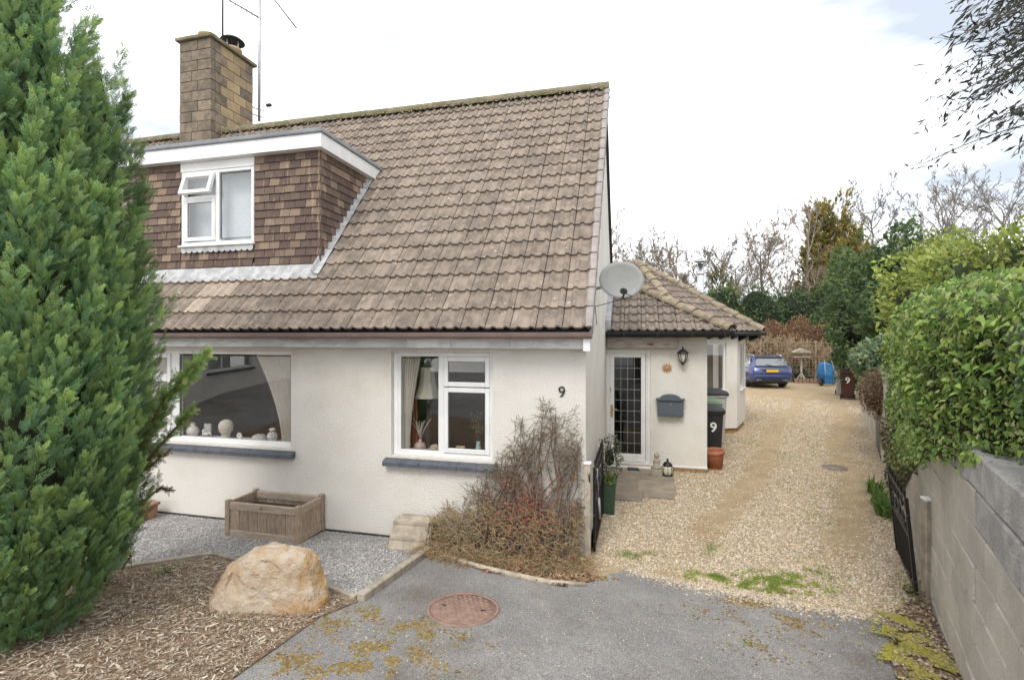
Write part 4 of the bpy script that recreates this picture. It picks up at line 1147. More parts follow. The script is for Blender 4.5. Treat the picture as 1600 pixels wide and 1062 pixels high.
# main extension roof
AP = Vector((0.05, 15.0, 4.50))
F0, F1, F2, F3 = Vector((-1.2, 12.35, 2.46)), Vector((1.36, 12.35, 2.46)), Vector((3.02, 13.28, 2.46)), Vector((3.3, 16.6, 2.46))
AL = Vector((-2.5, 15.0, 4.50))
dz_ = Vector((0, 0, -0.05))
broof = MB().add([F0 + dz_, F1 + dz_, F2 + dz_, F3 + dz_, AP + dz_ * 1.6, AL + dz_ * 1.6, Vector((-1.2, 16.6, 2.4))], [(0, 1, 4, 5), (1, 2, 4), (2, 3, 4), (3, 6, 5, 4)]).build('bay_roof', bpy.data.materials['felt2'], porch)
def slope_of(a, b, top):
    ex = (b - a).normalized(); v = top - a; up = (v - ex * v.dot(ex)).normalized(); return ex, up
def hipplane(a, top, inside):
    n = (top - a).cross(Vector((0, 0, 1))); n.z = 0; n.normalize()
    if (inside - a).dot(n) < 0: n = -n
    return (a, n)
ex, up = slope_of(F0, F1, AP)
lay_tiles(F0 + ex * 0.9, ex, up, 11, range(0, 7), 0.31, 0.29, [hipplane(F1, AP, F0), ((XG + 0.03, 0, 0), (1, 0, 0))], m_tile_porch, broof, 0.36)
ex, up = slope_of(F1, F2, AP)
lay_tiles(F1 - ex * 1.0, ex, up, 11, range(0, 12), 0.31, 0.29, [hipplane(F1, AP, F2), hipplane(F2, AP, F1)], m_tile_porch, broof, 0.36)
hip(F1 + Vector((0, 0, 0.02)), AP, 0.125, broof); hip(F2 + Vector((0, 0, 0.02)), AP, 0.125, broof)
# bay gutter and black rafter feet
gv = lambda a, b, o: MB().tube([a, b], 0.045, 10).build('gutter', m_black, o)
gv(F1 + Vector((0.02, -0.04, -0.05)), F2 + Vector((0.03, -0.02, -0.05)), porch); gv(F2 + Vector((0.03, -0.02, -0.05)), F3 + Vector((0.04, 0, -0.05)), porch)
exb = (F2 - F1).normalized(); nb = Vector((-exb.y, exb.x, 0))
for i in range(5):
    p = F1 + exb * (0.45 + i * 0.34) + nb * 0.02
    b_ = MB().loft([[p + Vector((0, 0, -0.06)) - exb * 0.04, p + nb * 0.32 + Vector((0, 0, -0.06)) - exb * 0.04, p + nb * 0.32 + Vector((0, 0, -0.24)) - exb * 0.04, p + Vector((0, 0, -0.15)) - exb * 0.04],
                    [p + Vector((0, 0, -0.06)) + exb * 0.04, p + nb * 0.32 + Vector((0, 0, -0.06)) + exb * 0.04, p + nb * 0.32 + Vector((0, 0, -0.24)) + exb * 0.04, p + Vector((0, 0, -0.15)) + exb * 0.04]])
    b_.build('rafter_foot', m_black, porch)
MB().add([F1 + Vector((0, 0, -0.09)), F2 + Vector((0, 0, -0.09)), BC + Vector((0.3, 0, 2.37)), BA + Vector((-0.2, 0.3, 2.37))], [(0, 1, 2, 3)]).build('soffit', m_black, porch)
# flue
fl_ = thingw('flue_pipe', 'shiny steel flue pipe with conical cap behind the extension roof', 'flue', (1.86, 15.6, 2.9))
MB().lathe([(0.095, 2.6), (0.095, 4.47), (0.09, 4.47)], (1.86, 15.6, 0), 20).build('pipe', m_steel, fl_)
MB().lathe([(0.10, 4.15), (0.103, 4.18), (0.10, 4.21)], (1.86, 15.6, 0), 20).build('locking_band', m_steel, fl_)
MB().lathe([(0.17, 4.53), (0.17, 4.545), (0.10, 4.58), (0.01, 4.60)], (1.86, 15.6, 0), 20).build('cap', m_galv, fl_)
MB().tube([(1.86 + 0.07, 15.6, 4.45), (1.86 + 0.07, 15.6, 4.55)], 0.012, 6).tube([(1.79, 15.6, 4.45), (1.79, 15.6, 4.55)], 0.012, 6).tube([(1.86, 15.52, 4.45), (1.86, 15.52, 4.55)], 0.012, 6).build('cap_strut', m_galv, fl_)

# satellite dish on the gable
sc = Vector((-0.17, 6.35, 3.05))
dish = thingw('satellite_dish', 'grey oval satellite dish fixed to the gable wall above the front door', 'dish', (XG, 6.35, 3.0))
dn = Vector((0.17, -0.97, 0.13)).normalized(); ds = dn.cross(Vector((0, 0, 1))).normalized(); du = ds.cross(dn)
vs = []; fs = []; nn_, rr_ = 36, 6
for j in range(rr_ + 1):
    for i in range(nn_):
        r = j / rr_; a = 2 * math.pi * i / nn_
        vs.append(sc + ds * (0.275 * r * math.cos(a)) + du * (0.235 * r * math.sin(a)) - dn * (0.06 * (1 - r * r)))
for j in range(rr_):
    for i in range(nn_): fs.append((j * nn_ + i, j * nn_ + (i + 1) % nn_, (j + 1) * nn_ + (i + 1) % nn_, (j + 1) * nn_ + i))
m0 = len(vs); vs += [Vector(v) - dn * 0.006 for v in vs]
fs += [tuple(reversed([q + m0 for q in f])) for f in fs]
e0 = rr_ * nn_
fs += [(e0 + i, e0 + (i + 1) % nn_, m0 + e0 + (i + 1) % nn_, m0 + e0 + i) for i in range(nn_)]
db = MB(); db.add(vs, fs, True); db.build('reflector', M('dish_grey', (0.34, 0.34, 0.335), (0.29, 0.29, 0.285), 3, 0.75, 0.0006, 400), dish, fix=False)
MB().tube([sc - dn * 0.07, sc - dn * 0.14, Vector((XG, 6.45, 2.95))], 0.02, 8).build('wall_bracket', m_galv, dish)
lp = sc + dn * 0.17 - du * 0.20
MB().tube([sc - du * 0.22 - dn * 0.02, sc - du * 0.25 + dn * 0.09, lp - du * 0.02], 0.012, 8).build('feed_arm', m_blackp, dish)
MB().tube([lp + dn * 0.05, lp - dn * 0.05 + du * 0.03, lp - dn * 0.07 + du * 0.04], [0.036, 0.04, 0.03], 12).build('receiver', m_blackp, dish)
MB().tube([lp, lp - du * 0.05 - ds * 0.1, Vector((XG + 0.02, 6.3, 2.72)), Vector((XG + 0.02, 6.6, 2.5))], 0.005, 5).build('cable', m_black, dish)

# things on and by the porch wall
def pw(x, y): return P(x, y, PY)
a, b = pw(1027, 648), pw(1067, 613)
pb = thingw('letter_box', 'slate grey arched letter box on the wall beside the front door', 'letter box', ((a.x + b.x) / 2, PY, a.z))
m_lb = M('slate_paint', (0.095, 0.115, 0.135), rough=0.45)
cx = (a.x + b.x) / 2; hw = (b.x - a.x) / 2
MB().box((cx - hw, PY - 0.13, a.z), (cx + hw, PY - 0.001, a.z + 0.27), 0.006).build('box', m_lb, pb)
tp_ = [(cx - hw - 0.025, a.z + 0.275), (cx - hw - 0.025, a.z + 0.30)] + [(cx + (hw + 0.0) * math.sin(t) * 0.80, a.z + 0.30 + 0.075 * math.cos(t)) for t in np.linspace(-1.5, 1.5, 13)] + [(cx + hw + 0.025, a.z + 0.30), (cx + hw + 0.025, a.z + 0.275)]
MB().prism(tp_, 0.155, 'y', PY - 0.156).build('lid', m_lb, pb)
MB().box((cx - hw + 0.012, PY - 0.134, a.z + 0.02), (cx + hw - 0.012, PY - 0.130, a.z + 0.225), 0.001).build('door', m_lb, pb)
MB().tube([(cx, PY - 0.13, a.z + 0.205), (cx, PY - 0.142, a.z + 0.205)], 0.012, 10).build('lock', m_steel, pb)
# lantern
c = pw(1066, 552)
ln = thingw('wall_lantern', 'black carriage lantern hung on the wall right of the front door', 'lantern', (c.x, PY, c.z))
MB().tube([(c.x, PY - 0.002, c.z - 0.02), (c.x, PY - 0.07, c.z - 0.03), (c.x, PY - 0.11, c.z + 0.10), (c.x, PY - 0.12, c.z + 0.06)], 0.010, 8).box((c.x - 0.035, PY - 0.015, c.z - 0.08), (c.x + 0.035, PY - 0.001, c.z + 0.02), 0.004).build('bracket', m_black, ln)
MB().lathe([(0.10, 0.0), (0.095, 0.012), (0.06, 0.05), (0.03, 0.07), (0.012, 0.075), (0.015, 0.10), (0.006, 0.125)], (c.x, PY - 0.12, c.z), 6, False).build('roof', m_black, ln)
MB().lathe([(0.03, -0.15), (0.06, -0.10), (0.075, -0.005)], (c.x, PY - 0.12, c.z), 6, False).build('glass', M('lantern_glass', (0.55, 0.52, 0.45), rough=0.15), ln)
lb = MB()
for i in range(6):
    q = i * math.pi / 3
    lb.tube([(c.x + 0.032 * math.cos(q), PY - 0.12 + 0.032 * math.sin(q), c.z - 0.155), (c.x + 0.063 * math.cos(q), PY - 0.12 + 0.063 * math.sin(q), c.z - 0.10), (c.x + 0.079 * math.cos(q), PY - 0.12 + 0.079 * math.sin(q), c.z)], 0.007, 5)
lb.lathe([(0.004, -0.20), (0.02, -0.18), (0.036, -0.155), (0.036, -0.145)], (c.x, PY - 0.12, c.z), 6, False); lb.build('cage', m_black, ln)
# sun plaque
c = pw(1042, 575)
sp_ = thingw('sun_plaque', 'small orange terracotta sun face plaque above the letter box', 'plaque', (c.x, PY, c.z))
m_sun = M('plaque', (0.55, 0.33, 0.17), (0.40, 0.22, 0.11), 40, 0.8)
MB().lathe([(0.045, 0), (0.045, 0.012), (0.035, 0.024), (0.01, 0.03)], (0, 0, 0), 16).build('face', m_sun, sp_).matrix_basis = Matrix.Translation((c.x, PY - 0.002, c.z)) @ Matrix.Rotation(math.radians(90), 4, 'X')
for i in range(12):
    q = i * math.pi / 6; d_ = Vector((math.cos(q), 0, math.sin(q)))
    MB().tube([Vector((c.x, PY - 0.008, c.z)) + d_ * 0.04, Vector((c.x, PY - 0.008, c.z)) + d_ * 0.06, Vector((c.x, PY - 0.008, c.z)) + d_ * 0.095], [0.012, 0.011, 0.003], 6).build('ray', m_sun, sp_)
# slabs by the door
for (x0, x1, y0, y1) in ((-0.49, 0.06, 8.42, 9.07), (0.07, 0.62, 8.45, 9.06), (-0.49, 0.02, 7.75, 8.41), (0.03, 0.60, 7.78, 8.44), (-0.49, 0.1, 7.28, 7.74), (0.11, 0.55, 7.5, 7.77)):
    tag(MB().box((x0, y0, -0.02), (x1, y1, 0.022 + random.uniform(-0.004, 0.004)), 0.006).build('paving_slab', m_slab, None), kind='structure')
# air vent
tag(v_ := thingw('air_vent', 'small dark air vent below the door threshold', 'mat', (0.05, 8.98, 0.02)))
a = G(979, 746); b = G(988, 738)
MB().box((-0.13, 8.90, 0.028), (0.05, 9.03, 0.045), 0.004).build('grating', m_blackp, v_); MB().box((-0.14, 8.89, 0.026), (0.06, 9.04, 0.034), 0.003).build('edge', m_black, v_)
# buddha statue
p = G(1026, 744); st = thing('garden_statue', 'small pale stone seated figure statue by the door step', 'statue', (p.x, p.y, 0.02))
m_st = M('statue_stone', (0.44, 0.39, 0.31), (0.34, 0.30, 0.24), 25, 0.95, 0.003, 90)
MB().box((-0.09, -0.07, 0), (0.09, 0.07, 0.11), 0.01).build('plinth', m_st, st)
MB().loft([[(sx * w_ * math.cos(t), sy * 0.75 * w_ * math.sin(t) - off, z) for t in np.linspace(0, 2 * math.pi, 12, endpoint=False) for sx, sy in ((1, 1),)] for w_, z, off in ((0.085, 0.11, 0.0), (0.09, 0.13, 0.01), (0.075, 0.16, 0.01), (0.055, 0.18, 0), (0.058, 0.22, 0), (0.065, 0.25, 0), (0.03, 0.275, 0), (0.026, 0.285, 0), (0.042, 0.305, 0.004), (0.046, 0.335, 0.004), (0.036, 0.365, 0), (0.016, 0.38, 0), (0.01, 0.395, 0))], smooth=True).build('figure', m_st, st)
# floor lantern
p = G(1043, 745); lt = thing('floor_lantern', 'black caged garden lantern with frosted glass on the ground by the door', 'lantern', (p.x, p.y, 0.012))
MB().lathe([(0.075, 0), (0.08, 0.012), (0.07, 0.025)], (0, 0, 0), 16).build('base', m_black, lt)
MB().lathe([(0.062, 0.025), (0.085, 0.06), (0.088, 0.13), (0.065, 0.19)], (0, 0, 0), 16).build('glass', M('frosted', (0.62, 0.58, 0.47), rough=0.5), lt)
lb = MB()
for i in range(8):
    q = i * math.pi / 4
    lb.tube([((r + 0.004) * math.cos(q), (r + 0.004) * math.sin(q), z) for r, z in ((0.064, 0.02), (0.087, 0.06), (0.09, 0.13), (0.066, 0.19))], 0.005, 5)
lb.build('cage', m_black, lt)
MB().lathe([(0.08, 0.185), (0.078, 0.20), (0.05, 0.235), (0.02, 0.245), (0.015, 0.27), (0.02, 0.285), (0.004, 0.30)], (0, 0, 0), 16).build('cap', m_black, lt)

# wheelie bins
def wheelie(loc, rz, body, lid, label, number=None, sc=1.0, wheels_front=False):
    t = thing('wheelie_bin', label, 'bin', loc, rz)
    hw0, hw1, d0, d1 = 0.19 * sc, 0.235 * sc, 0.20 * sc, 0.26 * sc
    def rrect(hw, hd, z, r=0.03):
        return [(x, y, z) for x, y in ((-hw + r, -hd), (hw - r, -hd), (hw, -hd + r), (hw, hd - r), (hw - r, hd), (-hw + r, hd), (-hw, hd - r), (-hw, -hd + r))]
    MB().loft([rrect(hw0, d0, 0.05), rrect(hw0 + 0.006, d0 + 0.005, 0.12), rrect(hw1 - 0.006, d1 - 0.006, 0.90 * sc), rrect(hw1, d1, 0.92 * sc)]).build('body', body, t)
    MB().loft([rrect(hw1 + 0.02, d1 + 0.02, 0.92 * sc), rrect(hw1 + 0.022, d1 + 0.022, 0.955 * sc)]).build('rim', body, t)
    MB().loft([rrect(hw1 + 0.03, d1 + 0.035, 0.957 * sc), rrect(hw1 + 0.03, d1 + 0.035, 0.985 * sc), rrect(hw1 + 0.01, d1 + 0.01, 1.025 * sc, 0.05), rrect(hw1 - 0.06, d1 - 0.06, 1.05 * sc, 0.05)]).build('lid', lid, t)
    sg = -1 if wheels_front else 1
    MB().tube([(-hw1 + 0.03, sg * (d1 + 0.02), 0.95 * sc), (-hw1 + 0.03, sg * (d1 + 0.075), 0.97 * sc), (hw1 - 0.03, sg * (d1 + 0.075), 0.97 * sc), (hw1 - 0.03, sg * (d1 + 0.02), 0.95 * sc)], 0.014, 8).build('handle', lid, t)
    for sx in (-1, 1):
        w_ = MB().lathe([(0.03, -0.025), (0.095, -0.022), (0.10, 0.0), (0.095, 0.022), (0.03, 0.025)], (0, 0, 0), 18).build('wheel', m_blackp, t)
        w_.location = (sx * (hw0 + 0.02), sg * (d0 + 0.01), 0.10); w_.rotation_euler = (0, math.radians(90), 0)
    MB().tube([(-hw0 - 0.02, sg * (d0 + 0.01), 0.10), (hw0 + 0.02, sg * (d0 + 0.01), 0.10)], 0.012, 6).build('axle', m_blackp, t)
    if number:
        tl = math.atan2(d1 - d0, 0.87 * sc)
        nh, nz_, nx = number
        yy = -(d0 + (d1 - d0) * (nz_ - 0.05) / (0.87 * sc)) - 0.016
        digit('number', '9', nh, 0.003, M('number_white', (0.80, 0.80, 0.76)) if 'number_white' not in bpy.data.materials else bpy.data.materials['number_white'], t, (nx, yy, nz_), (math.radians(90) + tl, 0, 0), 0.005)
    return t
wheelie((1.33, 10.02, 0), 0, m_blackp, m_blackp, 'black wheelie bin numbered 9 behind the terracotta pot', (0.17, 0.60, 0.055))
m_gl = M('green_lid', (0.20, 0.30, 0.20), rough=0.5)
wheelie((1.40, 10.85, 0), 0, M('pale_green_bin', (0.42, 0.46, 0.40), rough=0.5), m_gl, 'pale bin with green lid behind the black wheelie bin', None, 1.03)
wheelie((1.62, 11.75, 0), 0.1, M('pale_grey_bin', (0.50, 0.50, 0.48), rough=0.5), m_blackp, 'pale grey bin with dark lid under the bay window', None, 1.13)
# terracotta pot
t = thing('terracotta_pot', 'empty orange terracotta pot tilted against the black bin', 'pot', (1.37, 9.46, 0.0)); t.rotation_euler = (math.radians(3), math.radians(-4), 0)
MB().lathe([(0.10, 0.0), (0.105, 0.01), (0.15, 0.26), (0.165, 0.27), (0.18, 0.29), (0.18, 0.34), (0.165, 0.345), (0.16, 0.29), (0.13, 0.06)], (0, 0, 0), 28).build('pot', m_terra, t)
MB().lathe([(0.14, 0.20), (0.14, 0.215), (0.02, 0.22)], (0, 0, 0), 20).build('soil', m_soil, t)

# ------------------------------------------------------------------ gates and posts
def gate(name, label, a, b, h, lean, parent_group):
    """ironwork gate from hinge a to free end b"""
    a, b = Vector(a), Vector(b)
    L_ = (b - a).length; ang = math.atan2((b - a).y, (b - a).x)
    t = thing(name, label, 'gate', a, ang); t.rotation_euler = (lean, 0, ang)
    t['group'] = parent_group
    z0 = 0.06
    for x in (0.012, L_ - 0.012): MB().box((x - 0.014, -0.014, z0), (x + 0.014, 0.014, h), 0.002).build('stile', m_black, t)
    for z in (z0 + 0.02, h * 0.60, h - 0.02): MB().box((0.026, -0.008, z - 0.012), (L_ - 0.026, 0.008, z + 0.012), 0.002).build('rail', m_black, t)
    n = 11
    for i in range(1, n):
        x = L_ * i / n; MB().box((x - 0.007, -0.007, z0 + 0.032), (x + 0.007, 0.007, h * 0.60 - 0.012), 0.001).build('bar', m_black, t)
    for i in range(5):
        cx_ = L_ * (i + 0.5) / 5; cz = h * 0.80
        for sg in (-1, 1):
            pts = []
            for q in np.linspace(0, 3.6 * math.pi, 26):
                r = 0.078 * (1 - q / (4.6 * math.pi))
                pts.append((cx_ + sg * r * math.cos(q) * 0.9, 0, cz + sg * 0.075 + r * math.sin(q) * 0.9))
            MB().tube(pts, 0.006, 5).build('scroll', m_black, t)
    MB().tube([(0.03, 0.012, h * 0.62), (L_ * 0.98, 0.012, z0 + 0.1)] if False else [(0.03, -0.012, z0 + 0.35), (L_ - 0.04, -0.012, h - 0.04)], 0.008, 6).build('brace', m_black, t)
    for i in range(6):
        x = L_ * (i + 0.5) / 6; MB().tube([(x, 0, h - 0.02), (x, 0, h + 0.04), (x, 0, h + 0.075)], [0.006, 0.014, 0.002], 6).build('finial', m_black, t)
    for z in (0.18, h - 0.15): MB().tube([(-0.05, 0, z), (0.01, 0, z)], 0.012, 8).build('hinge', m_black, t)
    MB().box((L_ - 0.10, -0.03, h * 0.50), (L_ + 0.035, -0.012, h * 0.50 + 0.035), 0.002).build('latch', m_black, t)
    return t
gate('iron_gate', 'black wrought iron gate standing open against the house gable', (-0.425, 5.36, 0.0), (-0.415, 6.56, 0), 0.95, 0.0, 'wrought iron driveway gates')
gate('iron_gate', 'black wrought iron gate leaning open against the concrete block wall', (2.40, 5.10, 0.02), (2.70, 6.12, 0), 0.90, math.radians(-5), 'wrought iron driveway gates')
MB_spring = thingw('gate_spring', 'grey closer spring hooked on the gate by the house', 'spring', (-0.40, 5.45, 0.5))
MB().tube([(-0.40, 5.42, 0.93), (-0.385, 5.47, 0.60)], 0.004, 5).build('rod', m_galv, MB_spring); MB().tube([(-0.385, 5.47, 0.60), (-0.375, 5.52, 0.36)], 0.013, 8).build('coil', m_lead, MB_spring)
def post(x, y, h, wd, label):
    t = thing('gate_post', label, 'post', (x, y, zg(x, y) - 0.05))
    MB().box((-wd, -wd, 0), (wd, wd, h), 0.006).build('shaft', m_sleeper, t)
    MB().box((-wd - 0.006, -wd - 0.006, h), (wd + 0.006, wd + 0.006, h + 0.022), 0.004).build('cap', m_white, t)
    MB().tube([(wd * 0.6, -wd, h - 0.10), (wd * 0.6, -wd - 0.03, h - 0.10), (wd * 0.8, -wd - 0.03, h - 0.17)], 0.008, 6).build('catch', m_black, t)
post(-0.485, 5.235, 1.07, 0.034, 'square timber gate post against the house corner')
post(2.505, 5.14, 0.96, 0.042, 'square timber gate post beside the concrete block wall')

# ------------------------------------------------------------------ concrete block boundary wall
bw = thingw('boundary_wall', 'weathered grey concrete block retaining wall along the driveway', 'wall', (WX(6), 6, 0))
e_ = Vector((0.35, 1, 0)).normalized(); ang_w = math.atan2(e_.y, e_.x); n_out = Vector((-e_.y, e_.x, 0))
o_ = Vector((WX(0.5), 0.5, 0))
bk = MB(); TOPZ = 1.66
core = MB().box((-3, -0.20, -0.3), (16.5, -0.012, TOPZ - 0.02)).build('wall_core', m_mortar, bw)
core.location = o_; core.rotation_euler = (0, 0, ang_w)
bme = MB().box((0.004, -0.21, 0.004), (0.446, 0.0, 0.221), 0.009).mesh('block'); bme.materials.append(m_block)
bmd = MB().box((0.004, -0.21, 0.004), (0.446, 0.0, 0.221), 0.012).mesh('block'); bmd.materials.append(m_blockd)
for r in range(8):
    z = TOPZ - (r + 1) * 0.225
    for i in range(28):
        u = i * 0.45 - (0.225 if r % 2 else 0.0) - 1.5
        p = o_ + e_ * u
        if zg(p.x, p.y) > z + 0.225: continue
        dark = (r < 1 and p.y < 4.1) or (r < 2 and p.y < 3.2)
        link('block', bmd if dark else bme, None, bw, Vector((p.x, p.y, z)) + n_out * random.uniform(-0.006, 0.006), (0, 0, ang_w + random.uniform(-0.004, 0.004)))
bank = MB().box((-3, -6.0, -0.3), (16.5, -0.215, TOPZ - 0.1)).build('garden_bank', m_soil, None); bank.location = o_; bank.rotation_euler = (0, 0, ang_w); tag(bank, kind='structure')
# low pale wall further up the drive
lw = thingw('low_wall', 'low pale rendered wall curving beside the far gravel drive', 'wall', (WX(14), 14, 0))
o2 = Vector((WX(12.3), 12.3, 0))
for k in range(5):
    b_ = MB().box((k * 0.9 + 0.004, -0.16, -0.1), (k * 0.9 + 0.896, 0.02, 0.80 - 0.02 * k), 0.012).build('coping_stone' if False else 'wall_section', m_block, lw); b_.location = o2; b_.rotation_euler = (0, 0, ang_w + 0.02)

# ------------------------------------------------------------------ front garden things
# manhole covers
c = G(724, 953)
mh = thing('manhole_cover', 'round rusty red manhole cover set in the tarmac', 'manhole cover', (c.x, c.y, c.z + 0.009)); mh.rotation_euler = (math.atan(0.0875) * -1, 0, 0)
m_rust = M('rusty_iron', (0.33, 0.215, 0.165), (0.25, 0.165, 0.13), 14, 0.85, 0.002, 80)
MB().lathe([(0.295, -0.02), (0.295, 0.012), (0.272, 0.012), (0.272, 0.004)], (0, 0, 0), 48).build('rim', m_rust, mh)
MB().lathe([(0.268, -0.02), (0.268, 0.008), (0.001, 0.008)], (0, 0, 0), 48).build('lid', m_rust, mh)
for r in range(-5, 6):
    for q in range(-5, 6):
        x, y = q * 0.045 + (0.0225 if r % 2 else 0), r * 0.045
        if math.hypot(x, y) < 0.235:
            MB().box((x - 0.018, y - 0.018, 0.008), (x + 0.018, y + 0.018, 0.012), 0.002).build('raised_pad', m_rust, mh)
for x in (-0.17, 0.17): MB().box((x - 0.02, -0.008, 0.0122), (x + 0.02, 0.008, 0.0135)).build('key_slot', m_black, mh)
c = G(1304, 731)
mh = thing('drain_cover', 'flat round grey drain cover in the gravel drive', 'manhole cover', (c.x, c.y, 0.008))
m_dc = M('drain_grey', (0.26, 0.22, 0.18), (0.20, 0.17, 0.14), 10, 0.9)
MB().lathe([(0.20, -0.02), (0.20, 0.008), (0.18, 0.008), (0.18, 0.0)], (0, 0, 0), 32).build('rim', m_dc, mh); MB().lathe([(0.176, -0.02), (0.176, 0.005), (0.001, 0.005)], (0, 0, 0), 32).build('lid', m_dc, mh)
# timber edging
def edging(name, label, a, b, wd, h, mat=m_sleeper, bury=0.06):
    a, b = Vector(a), Vector(b); L_ = (b - a).length
    za, zb = zg(a.x, a.y), zg(b.x, b.y)
    t = MB().box((0, -wd / 2, -bury), (L_, wd / 2, h), 0.008)
    t.v = [(p[0], p[1], p[2] + za + (zb - za) * p[0] / L_) for p in t.v]
    o = t.build(name, mat, None); o.location = (a.x, a.y, 0); o.rotation_euler = (0, 0, math.atan2(b.y - a.y, b.x - a.x))
    return tag(o, label, 'edging', 'timber edging round the chippings')
edging('timber_edging', 'thick timber edging sloping between the chippings and the tarmac', G(563, 941), G(671, 863), 0.075, 0.075)
edging('timber_edging', 'timber edging strip right of the boulder', G(556, 938), G(498, 917), 0.045, 0.05)
edging('timber_edging', 'timber edging strip just behind the boulder', G(492, 915), G(336, 870), 0.04, 0.05)
edging('timber_edging', 'timber edging strip from the boulder towards the conifer', G(332, 869), G(176, 893), 0.045, 0.05)
pts = [G(676, 866), G(740, 886), G(800, 901), G(860, 913), G(915, 916)]
lg = MB().tube([p + Vector((0, 0, 0.02)) for p in pts], [0.028, 0.03, 0.03, 0.027, 0.022], 8).build('log_edging', m_sleeper, None); tag(lg, 'thin curved log edging under the wall shrub', 'edging', 'timber edging round the chippings')
# planter
cA, cB = G(357, 838), G(462, 851)
pln = thing('wooden_planter', 'weathered slatted wooden planter box standing against the house wall', 'planter', (cA.x, cA.y, zg(cA.x, cA.y)), math.atan2(cB.y - cA.y, cB.x - cA.x) * 0.5 + math.radians(0.5))
PL, PD, PH = 0.93, 0.43, 0.40
for x in (0, PL):
    for y in (0, PD): MB().box((x - 0.028, y - 0.028, 0), (x + 0.028, y + 0.028, PH + 0.03), 0.005).build('post', m_wood, pln)
for y in (0, PD):
    for z in (0.05, PH - 0.035): MB().box((0.029, y - 0.020, z - 0.042), (PL - 0.029, y + 0.020, z + 0.042), 0.004).build('rail', m_woodh, pln)
    for i in range(7):
        x0 = 0.032 + (PL - 0.064) * i / 7; MB().box((x0 + 0.002, y - 0.011, 0.07), (x0 + (PL - 0.064) / 7 - 0.002, y + 0.011, PH - 0.08), 0.002).build('slat', m_wood, pln)
for x in (0, PL):
    for z in (0.05, PH - 0.035): MB().box((x - 0.020, 0.029, z - 0.042), (x + 0.020, PD - 0.029, z + 0.042), 0.004).build('rail', m_wood, pln)
    for i in range(4):
        y0 = 0.032 + (PD - 0.064) * i / 4; MB().box((x - 0.011, y0 + 0.002, 0.07), (x + 0.011, y0 + (PD - 0.064) / 4 - 0.002, PH - 0.08), 0.002).build('slat', m_wood, pln)
MB().box((0.02, 0.02, 0.1), (PL - 0.02, PD - 0.02, PH - 0.12)).build('soil', m_soil, pln)
MB().tube([(PL / 2, -0.019, PH - 0.03), (PL / 2, -0.023, PH - 0.03)], 0.02, 14).build('badge', m_rust, pln)
# spare roof tiles leaning on the wall
for i, (x, dy, dz, rz, lab) in enumerate(((-2.64, -0.16, 0.0, 0.05, 'frontmost of the spare concrete roof tiles leaning on the house wall'), (-2.60, -0.115, 0.012, 0.03, 'middle spare concrete roof tile of the stack leaning on the wall'), (-2.57, -0.07, 0.02, 0.0, 'rearmost spare concrete roof tile touching the house wall'))):
    bt = MB(); n = 17; pr = []
    for j in range(n):
        u = j / (n - 1); v = (u * 2) % 1.0 if u < 1 else 1.0
        pr.append((u * 0.33, 0.022 * max(0, math.cos((v - 0.72) * 2 * math.pi * 1.4)) if abs(v - 0.72) < 0.18 else 0.0))
    top = [(0.0, z, y) for z, y in pr]
    rings_ = [[(xx, -y - 0.022, z) for z, y in pr] + [(xx, -y, z) for z, y in reversed(pr)] for xx in (0, 0.42)]
    bt.loft(rings_)
    o = bt.build('spare_roof_tile', M('spare_tile', (0.43, 0.37, 0.29), (0.31, 0.265, 0.21), 9, 0.95, 0.004, 90, rnd=0.12) if 'spare_tile' not in bpy.data.materials else bpy.data.materials['spare_tile'], None)
    o.location = (x - 0.02 * i, YW + dy - 0.13, zg(x, 5.0) + dz); o.rotation_euler = (math.radians(-34), math.radians(0), rz)
    tag(o, lab, 'roof tile', 'spare roof tiles')

# boulder
bc = (G(320, 966) + G(503, 960)) / 2
outl = [(-0.63, 0.0), (-0.585, 0.09), (-0.50, 0.25), (-0.43, 0.42), (-0.33, 0.48), (-0.19, 0.555), (-0.06, 0.60), (0.07, 0.585), (0.22, 0.535), (0.37, 0.50), (0.47, 0.42), (0.54, 0.26), (0.595, 0.10), (0.61, 0.0)]
rb_ = random.Random(5)
pts = []
for x, z in outl:
    pts.append((x, 0.05 + z * 0.25 + rb_.uniform(-0.05, 0.05), z))
    pts.append((x * 0.90, -0.12 + z * 0.25 + rb_.uniform(-0.03, 0.02), z * 0.93))
    pts.append((x * 0.88, 0.24 + z * 0.2 + rb_.uniform(-0.04, 0.04), z * 0.90))
for x, z in ((-0.35, 0.0), (-0.1, 0.0), (0.15, 0.0), (0.42, 0.0), (-0.2, 0.3), (0.1, 0.36), (0.3, 0.25)): pts.append((x, -0.19 + z * 0.30, z))
bm = bmesh.new()
hv = [bm.verts.new(p) for p in pts]
r_ = bmesh.ops.convex_hull(bm, input=hv)
bmesh.ops.delete(bm, geom=[v for v in bm.verts if not v.link_faces], context='VERTS')
for _ in range(4):
    bmesh.ops.triangulate(bm, faces=bm.faces[:])
    bmesh.ops.subdivide_edges(bm, edges=[e for e in bm.edges if e.calc_length() > 0.035], cuts=1, use_grid_fill=True)
bmesh.ops.triangulate(bm, faces=bm.faces[:])
bm.normal_update()
dsp = {}
for v in bm.verts:
    c_ = v.co
    a_ = mnoise.fractal(c_ * 3.0, 1.0, 2.0, 6) * 0.030
    st_ = math.floor((c_.z * 0.9 + c_.x * 0.35 + 0.06 * mnoise.noise(c_ * 4)) / 0.11)
    ch_ = mnoise.noise(Vector((st_ * 7.3, math.floor(c_.x * 3.3 + 0.7 * mnoise.noise(c_ * 3)) * 3.1, 1.0))) * 0.032
    gr_ = mnoise.noise(c_ * 26) * 0.006
    dsp[v] = c_ + v.normal * (a_ + ch_ + gr_)
for v, c_ in dsp.items(): v.co = c_
